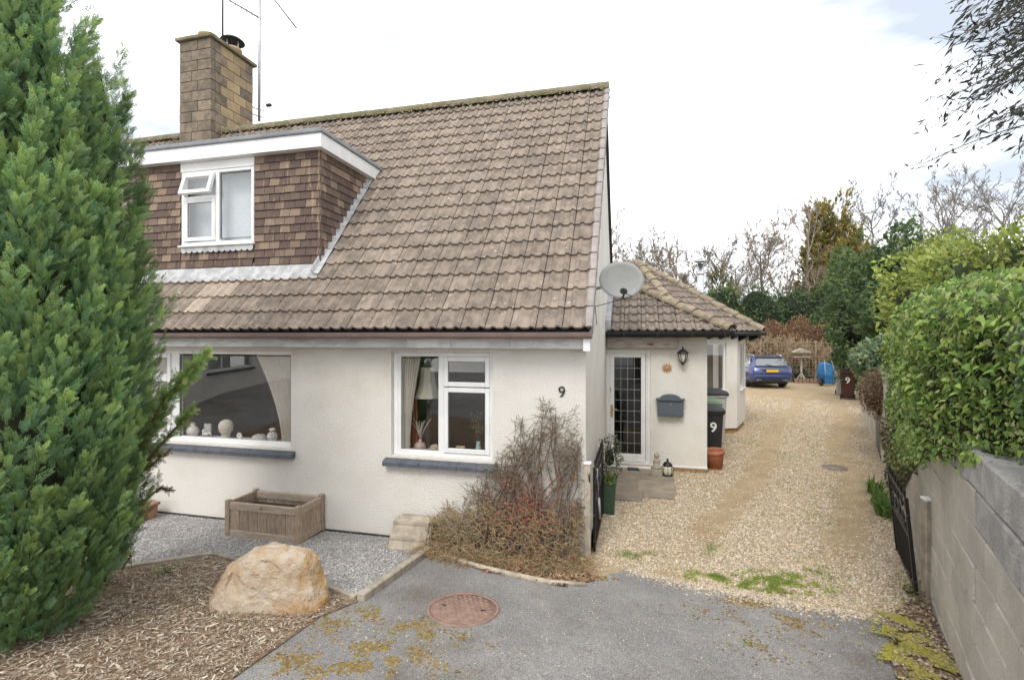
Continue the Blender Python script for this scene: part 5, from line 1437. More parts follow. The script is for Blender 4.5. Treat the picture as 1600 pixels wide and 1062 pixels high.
bmesh.ops.recalc_face_normals(bm, faces=bm.faces)
me = bpy.data.meshes.new('boulder'); bm.to_mesh(me); bm.free()
me.polygons.foreach_set('use_smooth', [True] * len(me.polygons))
try: me.set_sharp_from_angle(angle=math.radians(32))
except Exception: pass
bo = link('boulder', me, m_stone, None, (bc.x - 0.07, bc.y + 0.11, bc.z - 0.03), (0, 0, math.radians(16)))
bo.scale = (0.79, 0.70, 0.86)
tag(bo, 'large upright honey coloured boulder standing in the mulch', 'boulder')
# terracotta edging bricks near the conifer
p = G(232, 812); t = thing('clay_trough', 'old terracotta trough half hidden behind the conifer', 'trough', (p.x - 0.05, p.y - 0.02, zg(p.x, p.y)), 0.1)
MB().loft([[(-0.25, -0.09, 0), (0.09, -0.09, 0), (0.09, 0.09, 0), (-0.25, 0.09, 0)], [(-0.27, -0.11, 0.2), (0.11, -0.11, 0.2), (0.11, 0.11, 0.2), (-0.27, 0.11, 0.2)]]).build('body', M('old_clay', (0.38, 0.21, 0.13), (0.30, 0.18, 0.12), 10), t)
MB().box((-0.285, -0.125, 0.17), (0.125, 0.125, 0.21), 0.006).build('rim', bpy.data.materials['old_clay'], t)
# ------------------------------------------------------------------ vegetation helpers
def segs_mesh(name, p0, p1, r0, r1, col, mat, parent, n=3):
    """thin tapered twigs, n-sided, one colour each"""
    p0, p1 = np.asarray(p0, float), np.asarray(p1, float); k = len(p0)
    d = nrm(p1 - p0); ref = np.where(np.abs(d[:, 2:3]) > 0.9, np.array([[1.0, 0, 0]]), np.array([[0, 0, 1.0]]))
    a = nrm(np.cross(d, ref)); b = np.cross(d, a)
    V = np.zeros((k, 2 * n, 3))
    for i in range(n):
        q = 2 * math.pi * i / n
        o = a * math.cos(q) + b * math.sin(q)
        V[:, i] = p0 + o * np.asarray(r0)[:, None]; V[:, n + i] = p1 + o * np.asarray(r1)[:, None]
    bf = np.array([(i, (i + 1) % n, n + (i + 1) % n, n + i) for i in range(n)])
    Fc = (bf[None] + (np.arange(k) * 2 * n)[:, None, None]).reshape(-1, 4)
    C = np.repeat(np.asarray(col, float)[:, None, :], 2 * n, 1).reshape(-1, 3)
    return link(name, npmesh(name, V.reshape(-1, 3), Fc, C, True), mat, parent)
def make_spray(pairs=7, curve=0.22, w=0.021, sub=True):
    """flat cypress spray: axis along +y, length 1"""
    vs = []; fs = []
    def leaf(p, d, ln, w):
        d = np.array(d); s = np.array([d[1], -d[0], 0])
        n = len(vs)
        for q in (p - s * w, p + s * w, p + d * ln):
            vs.append((q[0], q[1], -curve * q[1] ** 2 - 0.3 * abs(q[0]) ** 1.5))
        fs.append((n, n + 1, n + 2))
    leaf(np.array([0, 0.0, 0]), (0, 1, 0), 1.0, w * 0.7)
    for i in range(pairs):
        t = 0.10 + 0.82 * (i + 0.25 * (i % 2)) / pairs
        ln = 0.46 * (1 - t * 0.66)
        for sg in (-1, 1):
            a = math.radians(34)
            leaf(np.array([0, t, 0]), (sg * math.sin(a), math.cos(a), 0), ln, w)
            if sub and i < pairs - 1:
                for f_, b in ((0.40, 30 + 34), (0.55, 30 - 28)):
                    b = math.radians(b)
                    m = np.array([sg * math.sin(a) * ln * f_, t + math.cos(a) * ln * f_, 0])
                    leaf(m, (sg * math.sin(b), math.cos(b), 0), ln * 0.38, w * 0.85)
    return np.array(vs), fs
SPV, SPF = make_spray()
SPV2, SPF2 = make_spray(3, 0.22, 0.10, False)
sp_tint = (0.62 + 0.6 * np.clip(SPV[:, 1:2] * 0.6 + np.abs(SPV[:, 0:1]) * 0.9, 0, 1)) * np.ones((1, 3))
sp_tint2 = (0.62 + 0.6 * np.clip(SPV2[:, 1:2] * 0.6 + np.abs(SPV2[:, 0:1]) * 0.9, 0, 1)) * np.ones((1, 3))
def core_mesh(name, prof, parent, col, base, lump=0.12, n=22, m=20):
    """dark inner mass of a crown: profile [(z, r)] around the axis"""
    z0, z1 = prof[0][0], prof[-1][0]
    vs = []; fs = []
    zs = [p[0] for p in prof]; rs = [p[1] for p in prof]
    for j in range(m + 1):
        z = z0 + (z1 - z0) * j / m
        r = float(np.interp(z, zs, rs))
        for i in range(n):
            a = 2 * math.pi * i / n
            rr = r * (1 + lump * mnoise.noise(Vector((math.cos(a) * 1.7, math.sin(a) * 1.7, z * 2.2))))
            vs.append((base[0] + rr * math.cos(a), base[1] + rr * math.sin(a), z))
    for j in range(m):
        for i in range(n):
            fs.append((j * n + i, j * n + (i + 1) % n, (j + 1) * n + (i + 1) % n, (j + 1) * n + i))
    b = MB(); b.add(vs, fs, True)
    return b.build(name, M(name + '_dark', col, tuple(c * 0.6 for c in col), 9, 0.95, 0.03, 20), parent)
def conifer(name, label, base, prof, n_plume, per, cols, spray=(0.07, 0.15), plume_len=(0.25, 0.5), group=None, trunk_r=0.08, hi=True, tip=(1.9, 1.6, 1.3), facing=None):
    """cypress: upright plumes of flat sprays over the crown; prof [(z, r)]"""
    t = thingw(name, label, 'tree', base, group)
    zs = np.array([p[0] for p in prof]); rs = np.array([p[1] for p in prof])
    top = zs[-1]
    MB().tube([(base[0], base[1], base[2] - 0.1), (base[0], base[1], base[2] + (top - base[2]) * 0.6), (base[0], base[1], top - 0.15)], [trunk_r, trunk_r * 0.6, 0.008], 8).build('trunk', m_bark, t)
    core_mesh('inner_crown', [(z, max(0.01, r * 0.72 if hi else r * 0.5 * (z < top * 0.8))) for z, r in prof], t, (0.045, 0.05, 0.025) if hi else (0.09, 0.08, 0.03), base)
    # plume roots, weighted by girth
    zz = rng.uniform(zs[0], top, n_plume * 6)
    rr = np.interp(zz, zs, rs)
    k = rng.random(len(zz)) < (rr / rs.max() * 0.85 + 0.15)
    zz, rr = zz[k][:n_plume], rr[k][:n_plume]
    n = len(zz)
    if facing is None: aa = rng.uniform(0, 2 * math.pi, n)
    else:
        aa = facing + rng.normal(0, 1.15, n)
    out = np.column_stack([np.cos(aa), np.sin(aa), np.zeros(n)])
    ln = rng.uniform(*plume_len, n)
    root = np.column_stack([base[0] + out[:, 0] * rr * 0.70, base[1] + out[:, 1] * rr * 0.70, zz - ln * 0.45])
    dirp = nrm(out * rng.uniform(0.22, 0.50, n)[:, None] + np.array([0, 0, 1.0]) + rng.normal(0, 0.10, (n, 3)))
    tint = rng.uniform(0.78, 1.22, n)
    # sprays
    idx = np.repeat(np.arange(n), per); K = len(idx)
    tt = rng.uniform(0, 1, K) ** 0.8
    wid = 0.30 * (1 - tt) * np.minimum(1, tt * 4 + 0.35)
    ph = rng.uniform(0, 2 * math.pi, K)
    o_i = out[idx]; side = np.cross(o_i, [0, 0, 1.0])
    lat = side * np.cos(ph)[:, None] + o_i * np.sin(ph)[:, None] * 0.8 + o_i * 0.25
    pos = root[idx] + dirp[idx] * (ln[idx] * tt)[:, None] + lat * (ln[idx] * wid * rng.uniform(0.1, 0.8, K))[:, None]
    pos[:, :2] += o_i[:, :2] * (0.26 * rr[idx] * 0.6)[:, None]
    d = nrm(dirp[idx] * 1.15 + lat * 0.55 + o_i * 0.30 + rng.normal(0, 0.20, (K, 3)))
    up = o_i + rng.normal(0, 0.55, (K, 3))
    sc = rng.uniform(*spray, K) * (1.05 - 0.35 * tt)
    R = frames(d, up) * sc[:, None, None]
    ground = base[2] + 0.02
    ok = (pos[:, 2] > ground) & (pos[:, 2] + d[:, 2] * sc > ground)
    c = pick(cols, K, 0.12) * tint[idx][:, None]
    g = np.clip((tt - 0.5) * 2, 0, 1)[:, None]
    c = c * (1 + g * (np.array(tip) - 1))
    V, Fq, tn = (SPV, SPF, sp_tint) if hi else (SPV2, SPF2, sp_tint2)
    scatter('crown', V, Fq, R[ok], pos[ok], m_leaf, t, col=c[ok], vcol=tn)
    return t

# ------------------------------------------------------------------ the two cypresses at the left
b1 = W(30, 900, 3.6); b1.z = zg(b1.x, b1.y)
gcol = [(0.19, 0.33, 0.14), (0.21, 0.35, 0.14), (0.24, 0.37, 0.14), (0.17, 0.30, 0.16)]
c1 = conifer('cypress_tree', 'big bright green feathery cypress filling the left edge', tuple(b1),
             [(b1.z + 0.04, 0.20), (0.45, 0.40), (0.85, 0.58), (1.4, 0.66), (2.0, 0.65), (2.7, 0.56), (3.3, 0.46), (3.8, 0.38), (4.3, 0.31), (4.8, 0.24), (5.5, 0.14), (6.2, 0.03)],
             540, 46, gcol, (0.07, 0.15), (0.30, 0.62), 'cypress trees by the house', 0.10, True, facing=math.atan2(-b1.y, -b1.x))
b2 = W(154, 900, 4.45); b2.z = zg(b2.x, b2.y)
dcol = [(0.14, 0.25, 0.11), (0.16, 0.27, 0.11), (0.18, 0.30, 0.115)]
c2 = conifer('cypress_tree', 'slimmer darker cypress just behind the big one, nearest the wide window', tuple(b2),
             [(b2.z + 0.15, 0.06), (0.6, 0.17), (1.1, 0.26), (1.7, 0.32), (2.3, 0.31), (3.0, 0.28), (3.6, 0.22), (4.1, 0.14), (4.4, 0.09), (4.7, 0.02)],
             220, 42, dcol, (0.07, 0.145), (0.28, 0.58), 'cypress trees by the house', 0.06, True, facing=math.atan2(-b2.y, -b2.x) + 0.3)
def loose_branch(pts, n, col, parent, sc, tips=True):
    pts = [Vector(p) for p in pts]
    MB().tube(pts, [0.011 * (1 - 0.8 * i / (len(pts) - 1)) + 0.002 for i in range(len(pts))], 6).build('branch', M('red_bark', (0.22, 0.10, 0.055), (0.15, 0.07, 0.04), 20) if 'red_bark' not in bpy.data.materials else bpy.data.materials['red_bark'], parent)
    P0 = np.array(pts); m = len(pts) - 1
    t = rng.uniform(0.15, 1, n) ** 0.75 * m * 0.9999; i = t.astype(int)
    pos = P0[i] + (P0[i + 1] - P0[i]) * (t - i)[:, None]
    ax = nrm(P0[i + 1] - P0[i])
    d = nrm(ax * 0.8 + rng.normal(0, 0.55, (n, 3)) + np.array([0, 0, 0.1]))
    R = frames(d, rand_dirs(n) + np.array([0, -1, 0.3])) * (rng.uniform(*sc, n) * (1.1 - 0.45 * t / m))[:, None, None]
    scatter('branch_foliage', SPV, SPF, R, pos, m_leaf, parent, col=pick(col, n) * (0.8 + 0.6 * (t / m))[:, None], vcol=sp_tint)
br_cols = [(0.20, 0.33, 0.10), (0.24, 0.36, 0.11), (0.27, 0.30, 0.11)]
loose_branch([W(178, 790, 4.3), W(215, 700, 4.2), W(255, 628, 4.15), W(290, 588, 4.1), W(322, 553, 4.1)], 330, br_cols, c2, (0.09, 0.19))
loose_branch([W(180, 780, 4.35), W(225, 725, 4.3), W(275, 668, 4.25), W(300, 640, 4.25)], 200, br_cols, c2, (0.07, 0.15))
dead = [(0.13, 0.11, 0.06), (0.10, 0.12, 0.06), (0.16, 0.12, 0.07)]
loose_branch([W(180, 830, 4.4), W(215, 790, 4.35), W(250, 762, 4.3), W(266, 766, 4.3)], 60, dead, c2, (0.05, 0.10))
loose_branch([W(190, 770, 4.4), W(225, 735, 4.35), W(262, 705, 4.3)], 70, dead, c2, (0.05, 0.11))
loose_branch([W(175, 850, 4.3), W(205, 868, 4.2), W(190, 890, 4.2)], 16, dead, c2, (0.03, 0.07))

# ------------------------------------------------------------------ ivy over the wall
IVY = np.array([(0, -0.25, 0), (0.28, -0.42, -0.06), (0.62, -0.10, -0.10), (0.40, 0.18, -0.02), (0.30, 0.52, -0.05), (0, 1.0, -0.16), (-0.30, 0.52, -0.05), (-0.40, 0.18, -0.02), (-0.62, -0.10, -0.10), (-0.28, -0.42, -0.06), (0, 0.15, 0.06)])
IVYF = [(10, i, (i + 1) % 10) for i in range(10)]
ivy = thingw('ivy_hedge', 'tall thick hedge of glossy ivy spilling over the concrete wall', 'hedge', (WX(5) + 0.4, 5, 1.5))
ew = np.array(e_); nw = np.array(n_out)
def wall_pt(Y, off, z):
    Y = np.asarray(Y, float)
    return np.column_stack([2.50 + 0.35 * (Y - 5.10) + nw[0] * off, Y + nw[1] * off, z])
def zlow(Y): return np.interp(Y, [1.0, 3.2, 3.8, 4.4, 5.1, 5.8, 6.4, 7.0, 7.6, 8.6], [1.70, 1.70, 1.52, 1.38, 1.22, 1.02, 0.75, 0.45, 0.2, 0.05])
def ztop(Y): return np.interp(Y, [1.0, 2.4, 3.2, 4.0, 5.0, 6.0, 7.0, 8.0, 8.7], [2.60, 2.64, 2.70, 2.78, 2.88, 2.94, 3.04, 3.15, 2.5])
def lumpv(Y, z, s=1.3): return np.array([mnoise.noise(Vector((a * s, b * s, 2.2))) for a, b in zip(Y, z)])
N = 19000
Y = rng.uniform(1.3, 8.7, N * 2); Y = Y[rng.random(len(Y)) < (3.0 / np.maximum(Y, 2.5)) ** 0.7][:N]
N = len(Y)
v = rng.uniform(0, 1, N) ** 0.92
z = zlow(Y) + (ztop(Y) - zlow(Y)) * v
bul = 0.10 + 0.12 * lumpv(Y, z) + 0.08 * lumpv(Y, z, 3.7) + 0.10 * np.sin(np.clip(v, 0, 1) * math.pi) - 0.55 * np.clip((v - 0.80) / 0.20, 0, 1) ** 2 + 0.06 * np.clip(1 - v * 4, 0, 1)
off = bul - rng.exponential(0.055, N) + 0.03 - 0.34 * np.clip((4.3 - Y) / 0.9, 0, 1) - 0.10 * np.clip((Y - 5.5) / 1.5, 0, 1)
off = np.where(z < 1.66, np.maximum(off, 0.012), off)
T = wall_pt(Y, off, z)
T[:, 2] += rng.normal(0, 0.02, N)
d = np.column_stack([rng.normal(0, 0.55, N), rng.normal(0, 0.55, N), -np.ones(N) * rng.uniform(0.2, 1.2, N)])
up = nw[None] * 1.0 + np.array([0, 0, 0.55]) + rng.normal(0, 0.40, (N, 3))
s = rng.uniform(0.020, 0.046, N) * np.where(Y < 3.6, 1.05, 1.0) * np.where(z < zlow(Y) + 0.35, 0.75, 1.0)
R = frames(d, up) * s[:, None, None]
# colours: bright yellow-green above, darker old leaves at the right end, dull low down
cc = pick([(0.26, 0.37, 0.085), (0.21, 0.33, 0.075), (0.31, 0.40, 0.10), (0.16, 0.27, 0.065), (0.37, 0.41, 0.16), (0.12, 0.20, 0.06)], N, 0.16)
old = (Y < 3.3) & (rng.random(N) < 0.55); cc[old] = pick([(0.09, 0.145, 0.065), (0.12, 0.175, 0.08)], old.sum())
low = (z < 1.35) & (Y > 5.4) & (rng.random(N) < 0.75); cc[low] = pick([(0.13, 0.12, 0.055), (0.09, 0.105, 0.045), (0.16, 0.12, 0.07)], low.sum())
# nearest, outermost leaves are pieces of their own
vis = np.array([1400 < proj(p)[0] < 1598 for p in T])
rank = np.where(vis, depth_of(T.T) - off * 4, 99)
order = np.argsort(rank)
pickd = order[:300]
restm = np.ones(N, bool); restm[pickd] = False
leaf_cols = {}
for j, i in enumerate(pickd):
    key = 'old' if cc[i][1] < 0.185 else ('mid' if cc[i][1] < 0.29 else 'light')
    if key not in leaf_cols:
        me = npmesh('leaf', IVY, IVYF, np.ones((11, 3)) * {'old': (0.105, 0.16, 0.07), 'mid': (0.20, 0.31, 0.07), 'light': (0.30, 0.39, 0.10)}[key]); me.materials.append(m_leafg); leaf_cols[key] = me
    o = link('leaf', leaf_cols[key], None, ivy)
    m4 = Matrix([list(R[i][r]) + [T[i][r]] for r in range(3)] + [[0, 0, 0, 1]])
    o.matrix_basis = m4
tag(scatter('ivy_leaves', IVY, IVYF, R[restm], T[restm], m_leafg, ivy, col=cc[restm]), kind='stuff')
# dark backing sheet; the shade inside the ivy is put into its colour
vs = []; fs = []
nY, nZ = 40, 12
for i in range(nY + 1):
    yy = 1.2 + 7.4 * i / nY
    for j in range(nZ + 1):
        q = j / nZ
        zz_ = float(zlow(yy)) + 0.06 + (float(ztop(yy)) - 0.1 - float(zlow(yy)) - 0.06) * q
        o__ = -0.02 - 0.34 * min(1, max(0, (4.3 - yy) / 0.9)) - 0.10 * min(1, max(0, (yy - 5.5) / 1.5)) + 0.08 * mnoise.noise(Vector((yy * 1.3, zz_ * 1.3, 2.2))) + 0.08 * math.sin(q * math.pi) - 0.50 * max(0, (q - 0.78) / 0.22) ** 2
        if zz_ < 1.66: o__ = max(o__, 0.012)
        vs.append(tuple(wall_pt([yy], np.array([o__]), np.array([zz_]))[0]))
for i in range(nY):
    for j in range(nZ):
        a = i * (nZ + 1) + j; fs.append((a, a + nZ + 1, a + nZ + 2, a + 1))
b = MB(); b.add(vs, fs, True); b.build('dark_backing', M('ivy_inside', (0.035, 0.045, 0.02), (0.055, 0.045, 0.028), 14, 0.95, 0.03, 25), ivy)
# generic leafy mass
LEAF = np.array([(0, -0.5, 0), (0.26, -0.05, 0.05), (0, 0.6, 0), (-0.26, -0.05, 0.05)])
LEAFF = [(0, 1, 2, 3)]
def bush(name, label, cat, c, rad, n, leaf, cols, core=(0.03, 0.04, 0.02), group=None, kind=None, droop=0.0, lump=0.35, core_r=0.72, stems=True, mat=None, zmin=0.0):
    """leafy ellipsoid with an uneven outline; c = centre, rad = (rx, ry, rz)"""
    c = np.array(c, float); rad = np.array(rad, float)
    t = thingw(name, label, cat, (c[0], c[1], max(0.0, c[2] - rad[2])), group)
    d = rand_dirs(n)
    f = np.array([mnoise.fractal(Vector(tuple(q * 1.8)) + Vector(tuple(c)), 1.0, 2.0, 3) for q in d])
    r = 1 + lump * f - rng.exponential(0.10, n)
    T = c + d * rad * r[:, None]
    ok = T[:, 2] > zmin
    dr = d * 0.7 + rng.normal(0, 0.6, (n, 3)) + np.array([0, 0, -droop])
    R = frames(dr, d + np.array([0, 0, 0.5]) + rng.normal(0, 0.5, (n, 3))) * rng.uniform(leaf * 0.6, leaf * 1.3, n)[:, None, None]
    cl = pick(cols, n, 0.14) * (1 + 0.35 * f)[:, None]
    o = scatter('foliage', LEAF, LEAFF, R[ok], T[ok], mat or m_leaf, t, col=cl[ok])
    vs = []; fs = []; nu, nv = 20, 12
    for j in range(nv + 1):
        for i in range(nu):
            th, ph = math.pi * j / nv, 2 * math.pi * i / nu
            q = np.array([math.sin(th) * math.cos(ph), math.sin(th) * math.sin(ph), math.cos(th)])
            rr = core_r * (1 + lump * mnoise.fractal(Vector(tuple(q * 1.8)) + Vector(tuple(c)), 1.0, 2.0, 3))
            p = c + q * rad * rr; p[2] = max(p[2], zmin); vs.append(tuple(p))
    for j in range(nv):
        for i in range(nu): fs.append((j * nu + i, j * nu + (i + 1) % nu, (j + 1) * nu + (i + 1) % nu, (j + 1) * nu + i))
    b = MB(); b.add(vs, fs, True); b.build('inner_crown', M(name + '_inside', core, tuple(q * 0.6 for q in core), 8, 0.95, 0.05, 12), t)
    if stems:
        MB().tube([(c[0], c[1], -0.05), (c[0], c[1], c[2])], [0.06, 0.03], 6).build('stem', m_bark, t)
    return t
def Wg(x, depth): p = W(x, 525, depth); return p.x, p.y
lime = [(0.31, 0.36, 0.08), (0.25, 0.32, 0.07), (0.36, 0.38, 0.11), (0.18, 0.24, 0.06)]
for (x, y, dp, rx, rz, lab) in ((1462, 470, 8.6, 0.72, 1.15, 'lime green laurel bush behind the far end of the ivy'), (1512, 490, 7.0, 0.95, 1.20, 'lime green laurel bush behind the middle of the ivy'), (1590, 490, 5.9, 1.0, 1.10, 'lime green laurel bush behind the right end of the ivy')):
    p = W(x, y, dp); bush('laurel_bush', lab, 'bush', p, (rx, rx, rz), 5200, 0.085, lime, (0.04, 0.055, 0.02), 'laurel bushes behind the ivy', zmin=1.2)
# plants further along the wall
p = W(1372, 570, 11.0); bush('spurge_bush', 'blue green strappy spurge growing on the wall beyond the ivy', 'bush', (p.x, p.y, p.z), (0.42, 0.7, 0.55), 2200, 0.12, [(0.16, 0.24, 0.14), (0.22, 0.30, 0.17), (0.28, 0.33, 0.16)], (0.05, 0.07, 0.04), zmin=0.7, stems=False)
p = W(1372, 615, 9.4); bush('dead_shrub', 'dry brown twiggy shrub on the wall below the spurge', 'shrub', (p.x, p.y, p.z), (0.25, 0.6, 0.45), 2600, 0.035, [(0.26, 0.17, 0.10), (0.32, 0.22, 0.14), (0.20, 0.13, 0.08)], (0.10, 0.065, 0.04), zmin=0.1, stems=False)

# strappy plant by the wall
def strappy(name, label, pos, n, ln, cols, w_=0.05):
    t = thing(name, label, 'plant', pos)
    a = rng.uniform(0, 2 * math.pi, n); le = rng.uniform(0.6, 1, n) * ln
    V = []; Fq = []; C = []
    cl = pick(cols, n)
    for i in range(n):
        d = Vector((math.cos(a[i]), math.sin(a[i]), 0)); s = Vector((-d.y, d.x, 0)); m0 = len(V)
        lean = random.uniform(0.3, 1.0)
        o = Vector((random.gauss(0, 0.03), random.gauss(0, 0.08), 0))
        for j in range(5):
            q = j / 4
            p = o + d * (le[i] * lean * q ** 1.3 * 0.8) + Vector((0, 0, le[i] * (q - 0.55 * lean * q * q)))
            wd = ln * w_ * (1 - q ** 2) + 0.001
            V += [tuple(p - s * wd), tuple(p + s * wd)]; C += [tuple(cl[i])] * 2
        for j in range(4): Fq.append((m0 + 2 * j, m0 + 2 * j + 1, m0 + 2 * j + 3, m0 + 2 * j + 2))
    link('leaves', npmesh('leaves', V, Fq, np.array(C), True), m_leaf, t)
    MB().lathe([(0.05, -0.01), (0.04, 0.02), (0.01, 0.03)], (0, 0, 0), 8).build('crown_base', m_soil, t)
    return t
sg = [(0.17, 0.27, 0.07), (0.22, 0.32, 0.09), (0.13, 0.22, 0.06)]
p = G(1383, 806); strappy('day_lily', 'nearest clump of strappy bright green leaves at the wall foot beside the gate', (p.x, p.y, 0), 80, 0.36, sg)
p = G(1376, 790); strappy('day_lily', 'middle clump of strappy green leaves at the foot of the ivy', (p.x, p.y, 0), 70, 0.36, sg)
p = G(1370, 772); strappy('day_lily', 'farthest clump of strappy green leaves at the foot of the ivy', (p.x, p.y, 0), 60, 0.34, sg)
for (x, y, n, r, lab) in ((1420, 900, 620, 0.16, 'low green and brown weeds at the foot of the right gate post'), (1400, 985, 90, 0.05, 'tiny weed tuft on the mossy strip by the wall')):
    p = G(x, y + 30); bush('weed', lab, 'weed', (p.x, p.y, p.z + 0.06), (r, r * 1.4, 0.13), n, 0.018, [(0.24, 0.30, 0.11), (0.28, 0.20, 0.11), (0.18, 0.26, 0.10), (0.32, 0.24, 0.14)], (0.12, 0.10, 0.06), stems=False, core_r=0.25)
# daffodils by the timber edging
for (x, y, lab) in ((203, 888, 'small clump of yellow daffodils by the timber edging beside the cypress'), (260, 897, 'few green daffodil leaves in the mulch')):
    p = G(x, y); t = strappy('daffodil', lab, (p.x, p.y, p.z), 16, 0.16, sg, 0.03)
    if x < 230:
        for dx, h in ((-0.03, 0.13), (0.05, 0.16)):
            MB().tube([(dx, -0.02, 0), (dx, -0.03, h)], 0.003, 5).build('flower_stem', m_galv if False else M('stem_green', (0.12, 0.2, 0.06)) if 'stem_green' not in bpy.data.materials else bpy.data.materials['stem_green'], t)
            MB().lathe([(0.004, 0), (0.022, 0.006), (0.012, 0.012), (0.014, 0.022)], (dx, -0.03, h), 6, False).build('flower', M('daffodil_yellow', (0.75, 0.50, 0.03)) if 'daffodil_yellow' not in bpy.data.materials else bpy.data.materials['daffodil_yellow'], t)

# ------------------------------------------------------------------ wiry shrub trained on the house wall
sh = thingw('wall_shrub', 'wiry bare cotoneaster shrub with reddish leaves trained up the house wall', 'shrub', (-1.2, 5.15, 0))
def hprof(X): return np.interp(X, [-2.35, -2.2, -2.0, -1.85, -1.70, -1.5, -1.3, -1.15, -0.9, -0.62, -0.54], [0.05, 0.32, 0.52, 0.55, 0.93, 1.0, 1.22, 1.60, 1.64, 1.64, 1.2])
P0 = []; P1 = []; R0 = []; R1 = []; CC = []; LP = []; LD = []; LC = []
def seg(a, b, ra, rb, c): P0.append(a); P1.append(b); R0.append(ra); R1.append(rb); CC.append(c)
stemc = np.array((0.17, 0.125, 0.10))
tips = []
for i in range(64):
    x0 = random.uniform(-1.9, -0.65); x1 = x0 + random.gauss(0.0, 0.42) ; x1 = min(-0.56, max(-2.25, x1))
    hh = float(hprof(x1)) * random.uniform(0.75, 1.0)
    y0 = random.uniform(5.0, 5.22); pts = []
    n = 8
    for j in range(n + 1):
        q = j / n
        pts.append(np.array((x0 + (x1 - x0) * q ** 1.2 + random.gauss(0, 0.02), y0 + (5.26 - y0) * min(1, q * 1.5) - 0.10 * math.sin(q * math.pi) * random.random(), hh * q)))
    for a, b, j in zip(pts[:-1], pts[1:], range(n)):
        seg(a, b, 0.012 * (1 - j / n) + 0.003, 0.012 * (1 - (j + 1) / n) + 0.003, stemc * random.uniform(0.8, 1.3))
        tips.append((b, b - a))
K = 4300
X = rng.uniform(-2.3, -0.55, K * 3); Z = rng.uniform(0.0, 1.66, K * 3)
hp = hprof(X); dens = np.where(Z < 0.6, 1.0, 0.36) * np.where((Z > 0.95) & (X > -1.0), 1.0, 1.0)
nzv = np.array([mnoise.noise(Vector((a * 5, b * 5, 7.1))) for a, b in zip(X, Z)])
k = (Z < hp * (0.97 + 0.10 * nzv)) & (rng.random(K * 3) < dens * (0.75 + 1.5 * nzv))
X, Z = X[k][:K], Z[k][:K]; K = len(X)
dep = np.where(Z < 0.65, 0.50 - 0.52 * Z, 0.15) * np.interp(X, [-2.3, -1.9, -0.8, -0.55], [0.3, 1, 1, 0.6])
Yv = 5.285 - rng.uniform(0, 1, K) ** 0.8 * dep
for x, y, z in zip(X, Yv, Z):
    lowr = z < 0.55
    d = np.array((random.gauss(0, 1.0), random.gauss(-0.3, 0.4), random.gauss(0.25 if not lowr else 0.05, 0.7))); d /= np.linalg.norm(d)
    ln = random.uniform(0.05, 0.13); a = np.array((x, y, z)); b = a + d * ln * 0.5 + np.array((0, 0, random.gauss(0, 0.01))); e = b + (d + np.array([random.gauss(0, 0.4) for _ in range(3)])) * ln * 0.45
    b[1] = min(b[1], 5.293); e[1] = min(e[1], 5.293); b[2] = max(b[2], 0.02); e[2] = max(e[2], 0.02)
    if lowr: c = np.array(random.choice([(0.40, 0.30, 0.19), (0.32, 0.23, 0.15), (0.46, 0.37, 0.23), (0.34, 0.29, 0.15)]))
    else: c = np.array(random.choice([(0.27, 0.215, 0.165), (0.21, 0.165, 0.125), (0.32, 0.26, 0.19)]))
    seg(a, b, 0.0034, 0.0028, c); seg(b, e, 0.0028, 0.0018, c)
    red = math.exp(-((x + 1.10) / 0.30) ** 2 - ((z - 0.55) / 0.25) ** 2)
    for q in range(3 if lowr else 5):
        p = a + (e - a) * random.random(); LP.append(p)
        if random.random() < red * 1.1 + 0.04: LC.append((0.60, 0.09, 0.045))
        else: LC.append(random.choice([(0.24, 0.24, 0.12), (0.30, 0.25, 0.14), (0.19, 0.19, 0.09), (0.36, 0.21, 0.12)]) if not lowr else random.choice([(0.36, 0.32, 0.16), (0.42, 0.31, 0.18), (0.28, 0.26, 0.12), (0.48, 0.26, 0.14)]))
CC = np.array(CC)
segs_mesh('twigs', P0, P1, R0, R1, CC, m_twig, sh)
n = len(LP)
scatter('leaves', LEAF, LEAFF, frames(rand_dirs(n), rand_dirs(n)) * rng.uniform(0.010, 0.022, n)[:, None, None], np.array(LP), m_leaf, sh, col=np.array(LC))
n = 330
X = rng.normal(-1.12, 0.26, n).clip(-1.9, -0.6); Z = rng.normal(0.52, 0.20, n).clip(0.1, 1.0)
T = np.column_stack([X, 5.28 - np.where(Z < 0.65, 0.52 - 0.52 * Z, 0.15) * rng.uniform(0.75, 1.05, n), Z])
scatter('red_leaves', LEAF, LEAFF, frames(rand_dirs(n), np.array([0, -1, 0.4]) + rng.normal(0, 0.5, (n, 3))) * rng.uniform(0.014, 0.03, n)[:, None, None], T, m_leaf, sh, col=pick([(0.55, 0.10, 0.05), (0.48, 0.15, 0.07), (0.60, 0.20, 0.09)], n))
# wiry grass skirt
n = 4200
X = rng.uniform(-2.2, -0.5, n); base = np.column_stack([X, rng.uniform(4.88, 5.2, n) - 0.05 * np.sin((X + 2.2) * 2), np.full(n, 0.02)])
d = nrm(rng.normal(0, 1, (n, 3)) * (0.9, 0.7, 0.35) + np.array([0, -0.35, 0.45]))
ln = rng.uniform(0.10, 0.30, n)[:, None]
mid = base + d * ln * 0.6; end = mid + (d + np.array([0, 0, -0.7])) * ln * 0.4; end[:, 2] = np.maximum(end[:, 2], 0.02)
cst = pick([(0.44, 0.34, 0.20), (0.36, 0.26, 0.15), (0.52, 0.42, 0.26), (0.32, 0.29, 0.14), (0.46, 0.25, 0.14)], n)
segs_mesh('wiry_skirt', np.concatenate([base, mid]), np.concatenate([mid, end]), np.full(2 * n, 0.0026), np.full(2 * n, 0.0016), np.concatenate([cst, cst]), m_twig, sh)

